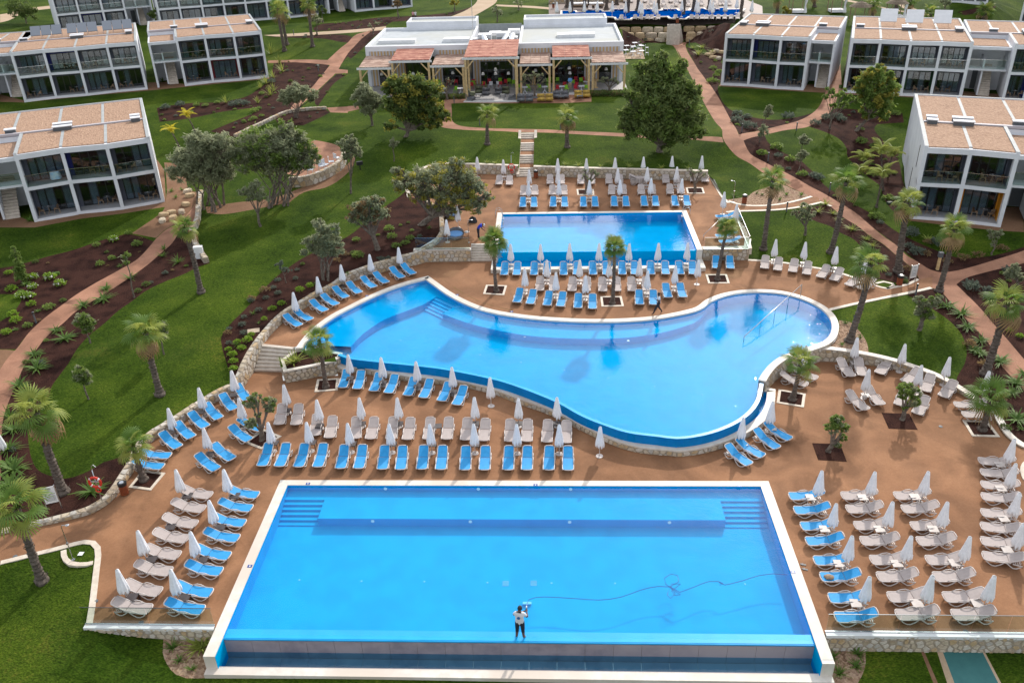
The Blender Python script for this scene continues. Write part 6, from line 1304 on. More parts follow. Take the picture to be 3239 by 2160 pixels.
def limbs(base, blobs, q, r=.25, stems=1, fork=.35, spread=.3, twigs=3):
    b = MB()
    for s in range(stems):
        o = Vector((base[0] + (q.uniform(-spread, spread) if stems > 1 else 0), base[1] + (q.uniform(-spread, spread) if stems > 1 else 0), -.25))
        tg = blobs if stems == 1 else q.sample(blobs, max(1, min(len(blobs), 2)))
        zc = min(bl[2] for bl in blobs); mean = Vector((sum(bl[0] for bl in tg) / len(tg), sum(bl[1] for bl in tg) / len(tg), 0)); f = Vector((o.x + (mean.x - o.x) * fork + q.uniform(-.15, .15), o.y + (mean.y - o.y) * fork, zc * fork + .2))
        rr = r / math.sqrt(stems); b.tube([o, o.lerp(f, .5) + Vector((q.uniform(-.1, .1), q.uniform(-.1, .1), 0)) * (1 + r), f], [rr * 1.35, rr, rr * .85], 8, jit=.12)
        for bl in tg:
            c = Vector(bl[:3]); m = f.lerp(c, .5) + Vector((q.uniform(-.2, .2), q.uniform(-.2, .2), q.uniform(-.1, .15))) * bl[3] * .4
            b.tube([f, m, c], [rr * .62, rr * .4, rr * .2], 6, jit=.12)
            for _ in range(twigs):
                d = Vector((q.gauss(0, 1), q.gauss(0, 1), q.gauss(.2, .8))).normalized(); e = c + Vector((d.x * bl[3], d.y * bl[4], d.z * bl[5])) * .85; b.tube([m.lerp(c, q.random()), e], [rr * .28, rr * .09], 4, cap=False)
    return b
def tree(k, bx, by, blobs_px, label, n, size, lm='leaf_olive', z=None, r=.2, stems=1, cat='tree', asp=2.2, group=None, fork=.35, lm2=None, shell=.55, twigs=3, spread=.3, flat=.75, bark='bark', ymul=.9):
    """blobs_px: (x, y, radius px) of the crown seen in the frame"""
    q = random.Random(int(bx * 3 + by * 5)); p = G(k, bx, by) if z is None else U(k, bx, by, z); sc = FR[k][2]
    dd = (Vector((p.x, p.y, p.z)) - Vector((0, 0, H))).length; ppm = F / dd / sc       # frame px per metre
    bl = []
    for i, (x, y, rp) in enumerate(blobs_px):
        yo = q.uniform(-.25, .25) * rp / ppm if i else 0; c = V(k, x, y, p.y + yo); R_ = rp / ppm
        bl.append((c.x - p.x, yo, max(.3, c.z - p.z), R_, R_ * ymul, R_ * flat, R_ ** 2))
    o = empty('tree', p, 0, label, cat, group)
    limbs((0, 0), bl, q, r, stems, fork, spread, twigs).build('trunk', M[bark], o)
    L = leaves(bl, n, size, q, asp, shell)
    L.build('crown', M[lm], o)
    if lm2: leaves(bl, n // 4, size, q, asp, .85).build('crown_patch', M[lm2], o)
    return o
tree('B', 2112, 1028, [(2100, 470, 85), (2020, 560, 95), (2200, 540, 100), (2110, 640, 150), (1970, 720, 100), (2290, 680, 110), (1920, 860, 85), (2060, 830, 130), (2240, 850, 120), (2130, 385, 45), (1985, 460, 50), (2330, 800, 75), (2340, 600, 50), (1890, 640, 45), (2370, 900, 50), (1900, 770, 60), (2160, 930, 80), (2260, 440, 40)], 'largest dark pine on the lawn right of the restaurant', 26000, .17, 'leaf_pine', r=.3, asp=3, lm2='leaf_mid', flat=.85, group=None, shell=.35, twigs=5)
tree('B', 385, 925, [(430, 600, 110), (330, 570, 80), (300, 690, 80), (420, 720, 120), (550, 620, 90), (560, 740, 90), (640, 780, 55), (480, 560, 70), (520, 830, 60), (290, 850, 45), (590, 840, 50), (270, 610, 50)], 'large dark round tree with golden tips left of the restaurant lawn', 20000, .17, 'leaf_dark', r=.22, lm2='leaf_gold', asp=1.7, shell=.4)
tree('B', 165, 852, [(130, 640, 75), (75, 680, 55), (185, 680, 60), (140, 730, 60), (110, 600, 45)], 'grey green olive tree left of the large round tree', 7000, .13, 'leaf_olive', r=.14, asp=2.8)
tree('B', 312, 1092, [(312, 970, 34), (312, 945, 22)], 'small round headed young tree in the middle of the lawn', 900, .10, 'leaf_olive', r=.05, fork=.7)
tree('B', 492, 1522, [(500, 1200, 110), (640, 1180, 120), (780, 1200, 110), (880, 1270, 90), (800, 1340, 110), (650, 1320, 110), (500, 1300, 100), (380, 1230, 90), (700, 1430, 70), (860, 1390, 80), (330, 1150, 50), (740, 1100, 60), (600, 1400, 60), (950, 1330, 40)], 'wide spreading olive tree over the left corner of the upper deck', 15000, .12, 'leaf_olive', r=.26, asp=2.6, lm2='leaf_gold', shell=.3, twigs=10, fork=.45, flat=.6)
tree('E', 205, 150, [(150, -160, 80), (60, -120, 60), (230, -100, 60), (120, -60, 70), (30, -60, 45), (200, -190, 50)], 'sparse reddish olive tree on the mulch left of the spreading olive', 5500, .11, 'leaf_olive', r=.2, lm2='leaf_red', shell=.3, twigs=8)
tree('B', 20, 1310, [(30, 1000, 50), (60, 1040, 35), (-20, 980, 50), (-10, 1060, 40), (20, 940, 35)], 'slender grey olive tree beside the round stone terrace', 3200, .12, 'leaf_olive', r=.09, asp=2.6, twigs=5)
tree('A', 1430, 1405, [(1380, 1000, 120), (1250, 1080, 100), (1480, 1080, 120), (1350, 1150, 120), (1480, 1170, 90), (1220, 1160, 80), (1330, 950, 80), (1500, 970, 80), (1560, 1050, 60)], 'left one of two huge bushy olives beside the round terrace', 24000, .11, 'leaf_olive', r=.3, stems=9, asp=3.2, spread=1.2, twigs=12, shell=.25)
tree('A', 1905, 1365, [(1750, 970, 120), (1900, 960, 130), (1680, 1080, 100), (1830, 1080, 130), (2000, 1040, 120), (2090, 1060, 70), (1930, 1100, 90), (1940, 860, 60), (2060, 1110, 60), (1640, 1010, 70), (2000, 950, 80)], 'right one of two huge bushy olives beside the round terrace', 24000, .11, 'leaf_olive', r=.3, stems=14, asp=3.2, spread=1.6, twigs=12, shell=.25, lm2='leaf_mid')
tree('A', 1765, 1532, [(1740, 1290, 55), (1690, 1330, 45), (1780, 1340, 40), (1650, 1290, 35), (1730, 1240, 35)], 'small olive in front of the two huge bushy olives', 2200, .11, 'leaf_olive', r=.10, asp=2.8)
tree('A', 2010, 792, [(2010, 630, 75), (1950, 650, 60), (2080, 640, 60), (1920, 680, 40), (2110, 670, 35), (2020, 600, 45)], 'dome shaped many stemmed olive in the round mulch bed', 7000, .13, 'leaf_olive', r=.16, stems=8, spread=.5)
tree('D', 2210, 348, [(2180, 60, 75), (2110, 100, 60), (2250, 90, 65), (2190, 150, 70), (2280, 150, 45), (2080, 160, 40), (2160, -20, 55), (2250, 10, 45)], 'many stemmed dark olive on the mulch above the middle deck wall', 8000, .11, 'leaf_olive', r=.17, stems=5, asp=2.4, spread=.35)
tree('D', 1942, 372, [(1880, 240, 30), (1910, 270, 26), (1950, 290, 22)], 'tiny sparse sapling on the mulch left of the dark olive', 350, .08, 'leaf_grey', r=.035)
tree('D', 1762, 1440, [(1700, 1180, 48), (1815, 1180, 45), (1700, 1320, 42), (1730, 1140, 30), (1820, 1220, 32), (1745, 1265, 22)], 'forked olive tree in the kerbed square at the left of the lower deck', 3600, .075, 'leaf_olive', 0, r=.15, asp=2.4, lm2='leaf_mid', twigs=2)
tree('F', 1042, 1520, [(1090, 1320, 50), (1050, 1355, 42), (1140, 1350, 32), (1130, 1420, 30), (1085, 1460, 26), (1100, 1290, 32)], 'small leaning olive in the unkerbed mulch square right of the curved pool', 3200, .075, 'leaf_mid', 0, r=.15, lm2='leaf_olive', twigs=1)
tree('F', 1515, 1300, [(1560, 1090, 50), (1610, 1120, 42), (1530, 1130, 32), (1610, 1180, 38), (1545, 1215, 20)], 'small leaning olive in the mulch square among the grey loungers', 3200, .075, 'leaf_mid', 0, r=.14, lm2='leaf_olive', twigs=1)
tree('F', 1637, 692, [(1670, 560, 50), (1760, 490, 42), (1640, 490, 32), (1700, 590, 40), (1690, 520, 36)], 'olive tree on the round lawn right of the curved pool', 3400, .09, 'leaf_olive', r=.15, lm2='leaf_mid')
tree('C', 1210, 885, [(1340, 540, 80), (1270, 600, 60), (1420, 600, 70), (1340, 660, 80), (1400, 700, 60), (1300, 760, 50), (1430, 520, 45), (1360, 470, 45), (1400, 780, 40), (1250, 540, 40), (1460, 640, 30)], 'leaning bright green pine in front of the four bay block', 12000, .14, 'leaf_mid', r=.18, asp=3, lm2='leaf_gold', fork=.55)
tree('C', 1040, 875, [(1030, 600, 35), (1080, 640, 35), (1130, 640, 40), (1160, 690, 30), (1060, 700, 30), (1010, 650, 26), (1200, 680, 30), (1130, 720, 28)], 'thin sparse tree with large leaves beside the branch path', 1100, .2, 'leaf_mid', r=.09, asp=1.6, twigs=5)
for i, (k, bx, by, cx, cy, rr, w) in enumerate((('C', 580, 845, 622, 752, 32, 'behind the path branch'), ('C', 568, 965, 582, 885, 38, 'at the path crossing'), ('C', 840, 1060, 868, 945, 34, 'behind on the lawn edge'), ('C', 815, 1170, 852, 1050, 36, 'in front of the lawn edge'))):
    tree(k, bx, by, [(cx, cy, rr), (cx + 8, cy - 22, rr * .6), (cx - 8, cy + 20, rr * .7)], 'young pine sapling ' + w, 1300, .10, 'leaf_olive', r=.05, asp=3, group='young pine saplings')
tree('B', 1612, 1312, [(1600, 1190, 24), (1660, 1160, 22), (1640, 1210, 22), (1690, 1180, 16), (1605, 1150, 14)], 'pruned bare olive in the kerbed square of the upper deck', 500, .09, 'leaf_olive', Z2, r=.16, twigs=7, asp=2.4)
tree('C', 130, 1302, [(110, 1170, 22), (160, 1160, 22), (90, 1150, 16), (190, 1180, 14)], 'pruned bare olive in the kerbed square at the right of the upper deck', 400, .09, 'leaf_olive', Z2, r=.15, twigs=7)
tree('K', 560, 1118, [(450, 860, 60), (620, 860, 60), (520, 820, 45), (680, 900, 40), (400, 920, 35)], 'bare branched olive before the right half of the restaurant', 1200, .10, 'leaf_olive', 4.6, r=.14, twigs=12)
tree('J', 1242, 1140, [(1180, 930, 50), (1290, 930, 50), (1230, 890, 40), (1150, 980, 30)], 'leafless olive before the left half of the restaurant', 150, .09, 'leaf_olive', 4.6, r=.13, twigs=12)
tree('K', 1522, 1075, [(1450, 900, 45), (1600, 900, 50), (1520, 880, 40), (1640, 930, 30)], 'gnarled olive at the right corner of the restaurant terrace', 900, .10, 'leaf_olive', 4.6, r=.16, twigs=10)
for i, (k, bx, by, bl, w, n_) in enumerate((('D', 610, 782, [(570, 640, 55), (560, 610, 35), (585, 680, 35)], 'staked young round tree on the mulch beside the long path', 2600), ('D', 1110, 857, [(1095, 690, 38), (1090, 650, 30), (1100, 730, 28)], 'staked young tree behind the palm of the left lawn', 1500), ('D', 602, 1157, [(550, 1000, 52), (545, 970, 36), (585, 1030, 30)], 'staked young round tree in the front part of the left lawn', 2600), ('D', 908, 472, [(845, 190, 30), (850, 230, 20)], 'very slender staked sapling beside the long path', 350))):
    tree(k, bx, by, bl, w, n_, .085, 'leaf_mid', r=.05, lm2='leaf_olive', asp=3, fork=.6)
tree('D', 140, 372, [(105, 180, 26), (125, 240, 34), (140, 300, 38), (150, 340, 34), (95, 135, 14)], 'upright conical conifer in the mulch at the left edge', 3600, .08, 'leaf_mid', r=.05, asp=3, flat=1.3, shell=.2)
tree('C', 868, 1590, [(870, 1410, 42), (830, 1450, 32), (910, 1450, 36), (800, 1440, 22), (880, 1480, 30)], 'olive tree on the lawn below the gravel bed right of the upper deck', 2600, .10, 'leaf_olive', r=.11)
tree('F', 2135, 185, [(2150, 60, 35), (2190, 40, 30), (2120, 30, 25), (2150, 110, 20)], 'thin young tree on the lawn above the right path branch', 700, .10, 'leaf_olive', r=.06)
tree('F', 2310, 385, [(2280, 300, 40), (2250, 320, 30), (2320, 330, 34), (2290, 270, 30)], 'bushy olive in the bed at the right edge of the photograph', 2600, .09, 'leaf_olive', r=.1)
FT = [('A', 185, 165, [(150, 50, 75), (100, 80, 50), (200, 90, 50)], 'wide dark tree at the top left corner', 3500, 'leaf_dark'), ('B', 728, 78, [(724, 25, 26)], 'small golden tree on the lawn behind the restaurant', 500, 'leaf_gold'), ('B', 1015, 152, [(1015, 90, 38), (1000, 60, 25)], 'bare grey tree behind the restaurant roof gap', 500, 'leaf_olive'),
      ('B', 345, 125, [(330, 30, 30), (335, 0, 25)], 'small brown tree before the top block', 600, 'leaf_red'), ('B', 172, 235, [(150, 175, 14), (200, 155, 16)], 'gnarled bare olive left of the restaurant roof', 160, 'leaf_olive'), ('B', 1150, 72, [(1140, 20, 24), (1165, 30, 18)], 'bare tree beside the thin pale path', 120, 'leaf_olive'),
      ('A', 2145, 238, [(2140, 125, 36)], 'young pale tree before the long hotel block', 700, 'leaf_olive'), ('A', 2185, 155, [(2175, 75, 32)], 'small dark tree before the long hotel block', 700, 'leaf_dark'), ('A', 1060, 180, [(1055, 95, 38)], 'shrubby tree between the two top left blocks', 900, 'leaf_dark'), ('C', 1803, 105, [(1815, 20, 30), (1830, 0, 20)], 'young tree beside the pale paths at the top right', 700, 'leaf_olive'), ('C', 735, 120, [(740, 70, 30), (760, 90, 24)], 'young pale palm like tree before the first gazebo', 500, 'leaf_gold'), ('A', 410, 180, [(410, 150, 26)], 'dark shrub tree between the top left block and the panels', 600, 'leaf_dark')]
for k, bx, by, bl, w, n_, lm in FT: tree(k, bx, by, bl, w, n_, .2, lm, r=.12, twigs=6, asp=1.8)
# wooded hills beyond, out of view at the top
# ---- tree pits
def pit(s, z, label, kerb=True):
    P = ccw(xy(poly(s, onz(z)))); c = sum(P, Vector((0, 0))) / 4; r = empty('tree_pit', (c.x, c.y, z), 0, label, 'tree pit'); Q = [p - c for p in P]
    if kerb: strip('kerb', Q, .16, [-.05] * 4, [.035] * 4, 'kerb', 1, closed=True, parent=r)
    MB().prism([(p.x, p.y) for p in (offset(Q, .17) if kerb else Q)], -.05, .02).build('mulch', M['mulch'], r)
pit('G 870 218 965 100 1120 120 1022 238', 0, 'kerbed mulch square around the short palm beside the lower curved wall')
pit('D 1655 1455 1780 1362 1905 1412 1768 1500', 0, 'kerbed mulch square around the forked olive tree'); pit('D 2127 1113 2145 1028 2292 1020 2285 1100', 0, 'kerbed mulch square before the raised planter')
pit('E 915 450 935 389 1078 393 1058 458', Z1, 'left kerbed mulch square of the middle deck'); pit('E 1716 536 1707 467 1852 466 1868 533', Z1, 'centre kerbed mulch square of the middle deck'); pit('F 216 379 197 318 343 318 362 378', Z1, 'right kerbed mulch square of the middle deck')
pit('F 678 1186 692 1094 876 1125 863 1217', 0, 'kerbed mulch square right of the curved pool'); pit('F 2000 1412 1934 1303 2105 1308 2190 1417', 0, 'kerbed mulch square at the far right of the lower deck')
pit('F 920 1458 1108 1464 1153 1582 960 1570', 0, 'open mulch square without kerb around the leaning olive', False); pit('F 1390 1253 1575 1259 1632 1366 1437 1358', 0, 'open mulch square without kerb among the grey loungers', False)
pit('B 1547 1282 1664 1282 1668 1321 1552 1321', Z2, 'kerbed square around the pruned olive of the upper deck'); pit('C 64 1271 180 1271 194 1311 74 1311', Z2, 'kerbed square around the pruned olive at the deck corner')
# ---- small plants
def plant_round(m, n=150, R=.35, s=.07, asp=1.8, seed=1, flower=None, hz=.7):
    q = random.Random(seed); b = MB(); mi = 0
    for i in range(n):
        d = Vector((q.gauss(0, 1), q.gauss(0, 1), abs(q.gauss(0, 1)))).normalized() * R * q.uniform(.55, 1.05); p = Vector((d.x, d.y, d.z * hz + .08)); u = (d.normalized() + Vector((q.gauss(0, .6), q.gauss(0, .6), q.gauss(0, .6)))).normalized(); w = u.cross(Vector((q.gauss(0, 1), q.gauss(0, 1), 1))).normalized(); k = s * q.uniform(.6, 1.3)
        b.add([p - u * k * asp / 2, p + w * k / 2, p + u * k * asp / 2, p - w * k / 2], [(0, 1, 2, 3)], 1 if flower and q.random() < .2 and d.z > .1 else 0)
    return b.mesh('shrub', [M[m]] + ([M[flower]] if flower else []))
def plant_spiky(m, n=30, L=.6, seed=1, w=.035, up=.7):
    q = random.Random(seed); b = MB()
    for i in range(n):
        a = q.uniform(0, 6.28); e = q.uniform(.2, 1.3) * up + .15; l = L * q.uniform(.6, 1.1); c, s = math.cos(a), math.sin(a); v = []
        for t in (0, .5, 1): r = l * t * math.cos(e); z = l * t * math.sin(e) - .35 * l * t * t * (1 - up * .5); hw = w * (1 - t * .9); v += [(c * r - s * hw, s * r + c * hw, z + .02), (c * r + s * hw, s * r - c * hw, z + .02)]
        b.add(v, [(0, 1, 3, 2), (2, 3, 5, 4)])
    return b.mesh('plant', M[m])
PK = {'lime': [plant_round('leaf_lime', 170, .3, .07, seed=i) for i in range(2)], 'green': [plant_round('leaf_mid', 160, .38, .08, seed=3 + i) for i in range(2)], 'grey': [plant_round('leaf_grey', 130, .42, .08, 2.5, seed=6 + i) for i in range(2)],
      'flower': [plant_round('leaf_lime', 190, .42, .09, seed=9, flower='flower_white')], 'rust': [plant_round('leaf_red', 90, .3, .06, 2.5, seed=12)], 'spiky': [plant_spiky('frond_green', 34, .7, 1), plant_spiky('frond_green', 30, .6, 2)], 'pale_spiky': [plant_spiky('frond_light', 34, .75, 3)], 'fern': [plant_spiky('frond_green', 40, .9, 4, .06, .5)], 'tall': [plant_spiky('frond_light', 30, 1.5, 5, .06, 1.1)], 'dark': [plant_round('leaf_dark', 170, .42, .09, seed=15)]}
NMK = {'lime': 'small lime green shrub', 'green': 'small green leafy shrub', 'grey': 'small grey leaved shrub', 'flower': 'green shrub with white flowers', 'rust': 'rusty brown dry plant', 'spiky': 'small green spiky plant', 'pale_spiky': 'pale yellow green spiky plant', 'fern': 'arching dark green cycad', 'tall': 'tall pale leafy stem plant', 'dark': 'small dark green shrub'}
NAMEK = {'lime': 'shrub', 'green': 'shrub', 'grey': 'shrub', 'flower': 'flowering_shrub', 'rust': 'dry_plant', 'spiky': 'spiky_plant', 'pale_spiky': 'spiky_plant', 'fern': 'cycad', 'tall': 'leafy_plant', 'dark': 'shrub'}
def plant(p, kind, where, sc=1.0):
    o = link(NAMEK[kind], rnd.choice(PK[kind]), None, (p.x, p.y, p.z), rnd.uniform(0, 6.28)); s = sc * rnd.uniform(.8, 1.25); o.scale = (s, s, s * rnd.uniform(.85, 1.2)); tag(o, NMK[kind] + ' ' + where, 'plant', NMK[kind] + 's ' + where)
def plants(s, kind, where, sc=1.0, z=None):
    for p in poly(s, G if z is None else onz(z)): plant(p, kind, where, sc)
W_ = 'above the long left path'
plants('D 225 345 340 345 225 410 410 390 200 470 150 470 770 90', 'flower', W_, 1.2); plants('D 80 425 60 315 90 600 110 640 215 525 45 715', 'lime', W_, 1.4); plants('D 655 125 870 45 190 670 330 545 680 255 760 215 930 120', 'green', W_, 1.1)
W_ = 'in the bed right of the long left path'
plants('D 720 420 700 490 560 530 380 700 440 755 230 860 260 910 130 1070 180 1120 250 960 90 1370 60 1500', 'fern', W_, 1.1); plants('D 1110 150 1100 200 1205 240 880 350 70 1290 300 1180', 'spiky', W_, 1.3); plants('G 95 100 70 200 620 250 50 60', 'fern', W_, 1.2)
plants('D 1905 520 1842 555 1788 625 1702 730 1675 770 1605 780 1635 820 1545 828 1572 868 1580 912 1580 962 2030 430 2097 400', 'lime', 'above the curved pool wall', .95)
plants('D 1850 410 1880 450 1800 480 1700 500 1750 560 1650 610 1640 660 1550 690 1650 720 1550 785 2010 290 1930 290 2000 350 1880 360', 'grey', 'above the curved pool wall', .65)
plants('D 1700 490 1540 720 1790 430 2330 190 2280 230', 'rust', 'above the curved pool wall', 1.2)
plants('E 420 80 390 110 300 70 70 200 280 20 330 130 60 90', 'green', 'under the olives above the middle deck', 1.2)
plants('G 1170 1305 1212 1390 1300 1450', 'spiky', 'in the gravel bed left of the front pool', .8); plants('G 1365 1310 1370 1275', 'pale_spiky', 'in the gravel bed left of the front pool', 1.5)
plants('I 1060 1370 1225 1345 1215 1430 1100 1480', 'spiky', 'in the gravel bed right of the front pool', .9); plants('F 1145 650 1120 795 1245 750', 'spiky', 'in the gravel beside the curved pool', .7)
plants('C 545 1310 745 1322 845 1325 700 1355 580 1320 395 1330', 'spiky', 'in the gravel bed beside the upper deck', .8)
plants('D 1985 920 2010 900', 'pale_spiky', 'in the raised planter', 1.5, .85); plants('D 2060 850 2100 860 2220 860 2140 850', 'spiky', 'in the raised planter', 1.1, .85)
plants('B 1345 1120 1470 1118 1560 1125 1710 1130 1900 1135 2120 1142 2300 1148 1000 1110 940 1105 800 1098', 'pale_spiky', 'along the top of the upper deck wall', .8)
W_ = 'between the left hotel blocks'
plants('A 1830 370 1890 430 1850 530 1910 490 1800 570 1850 620 1830 650', 'tall', W_, 1.1); plants('A 1120 740 1220 720 1580 720 1620 700 1660 710 1840 560', 'grey', W_, 1.3); plants('A 1330 720 1390 720 1470 700 1750 740 1770 640 1720 760 1720 810 1770 790', 'green', W_, 1.2); plants('A 1530 700 1745 700 1760 600', 'tall', W_, .8)
plants('A 1160 1300 1230 1290 1190 1340 1150 1180 1190 480 1100 550 1200 560 200 1500 70 1480', 'spiky', 'beside the walls of the left hotel blocks', 1.0)
W_ = 'in the beds right of the restaurant'
plants('C 110 330 175 330 150 380 240 310 160 360', 'pale_spiky', W_, 1.5); plants('C 415 780 410 830 460 850 480 800 755 800 940 845 500 870', 'grey', W_, 1.5); plants('C 250 470 240 560 270 520 290 500', 'green', W_, 1.6)
W_ = 'along the long right path'
plants('C 690 1060 1090 800 1120 820 1020 810 930 1200 960 1215 F 1580 55 1570 135 1630 180 1590 40 1770 120', 'grey', W_, 1.4); plants('C 580 1050 680 1000 770 1090 850 1190 1340 1000 1250 970 1330 1190 1430 1350 1350 1480 1480 780', 'green', W_, 1.5); plants('F 1700 110 1690 190 1830 240 1940 215 1560 290 2040 200 2200 150', 'rust', W_, 1.5); plants('C 1010 1390 960 1440 1060 1450 1100 1500 860 1420 F 1190 20 1290 90 1330 130 1700 90', 'pale_spiky', W_, 1.2)
W_ = 'in the beds right of the round lawn'
plants('F 1830 540 1930 590 1970 680 2060 770 2050 860 2020 830 2190 910 2300 1060 2270 1120 2350 1000 2190 1250 2300 1300', 'fern', W_, 1.1); plants('F 1990 400 2110 430 2120 490 2000 420 2250 300', 'grey', W_, 1.3); plants('F 2150 610 2280 650 2250 700 2320 740 2290 580 2200 560', 'lime', W_, .7); plants('F 1980 800 2080 940 2180 1170 2100 1060', 'rust', W_, 1.2)
# random fill of the beds
MBED = [P for n_, m_, z_, P in RG if n_ == 'mulch_bed']
WB_ = ['of the bed above the long left path', 'of the bed right of the long left path', 'of the bed above the curved pool wall', 'of the bed between the left hotel blocks', 'of the narrow bed beside the red path', 'of the wedge bed beside the red path', 'of the round bed under the domed olive', 'of the bed before the long block', 'of the thin bed by the long block', 'of the bed right of the restaurant', 'of the bed along the upper right path', 'by the right front block', 'of the bed below the gravel', 'of the crescent bed round the lawn', 'of the bed at the right edge', 'of the left terraced bed', 'of the right terraced bed']
KW = [['rust', 'green', 'rust', 'dark'], ['rust', 'rust', 'fern', 'dark'], ['grey', 'green', 'dark', 'rust'], ['green', 'grey', 'dark', 'spiky']]
for i, P in enumerate(MBED):
    A = abs(area(P)); n = int(min(60, A * (.16 if A < 500 else .08))); xs_ = [p.x for p in P]; ys_ = [p.y for p in P]; c = 0; t = 0
    while c < n and t < n * 30:
        t += 1; x, y = rnd.uniform(min(xs_), max(xs_)), rnd.uniform(min(ys_), max(ys_))
        if not inpoly(P, np.array([x]), np.array([y]))[0]: continue
        z = terr(x, y); plant(Vector((x, y, z)), rnd.choice(KW[min(i, 3)]), 'in the mulch ' + WB_[min(i, len(WB_) - 1)], rnd.uniform(.35, .75)); c += 1
# hedges before the restaurant terrace
def hedge(x0, x1, y0, y1, z0, h, label):
    q = random.Random(5); b = MB()
    for i in range(int((x1 - x0) * (y1 - y0 + h) * 260)):
        p = Vector((q.uniform(x0, x1), q.uniform(y0, y1), z0 + h * q.random() ** .5)); u = Vector((q.gauss(0, 1), q.gauss(0, 1), q.gauss(0, 1))).normalized(); w = u.cross(Vector((q.gauss(0, 1), 1, q.gauss(0, 1)))).normalized(); k = .10
        b.add([p - u * k, p + w * k / 2, p + u * k, p - w * k / 2], [(0, 1, 2, 3)], 1 if q.random() < .25 else 0)
    o = b.build('hedge', [M['leaf_dark'], M['leaf_red']]); tag(o, label, 'hedge')
hedge(5.1, 9.8, 104.0, 105.4, 4.3, .7, 'clipped dark hedge before the right end of the restaurant terrace'); hedge(-14.4, -10.2, 104.0, 105.4, 4.3, .6, 'clipped dark hedge before the left part of the restaurant terrace')
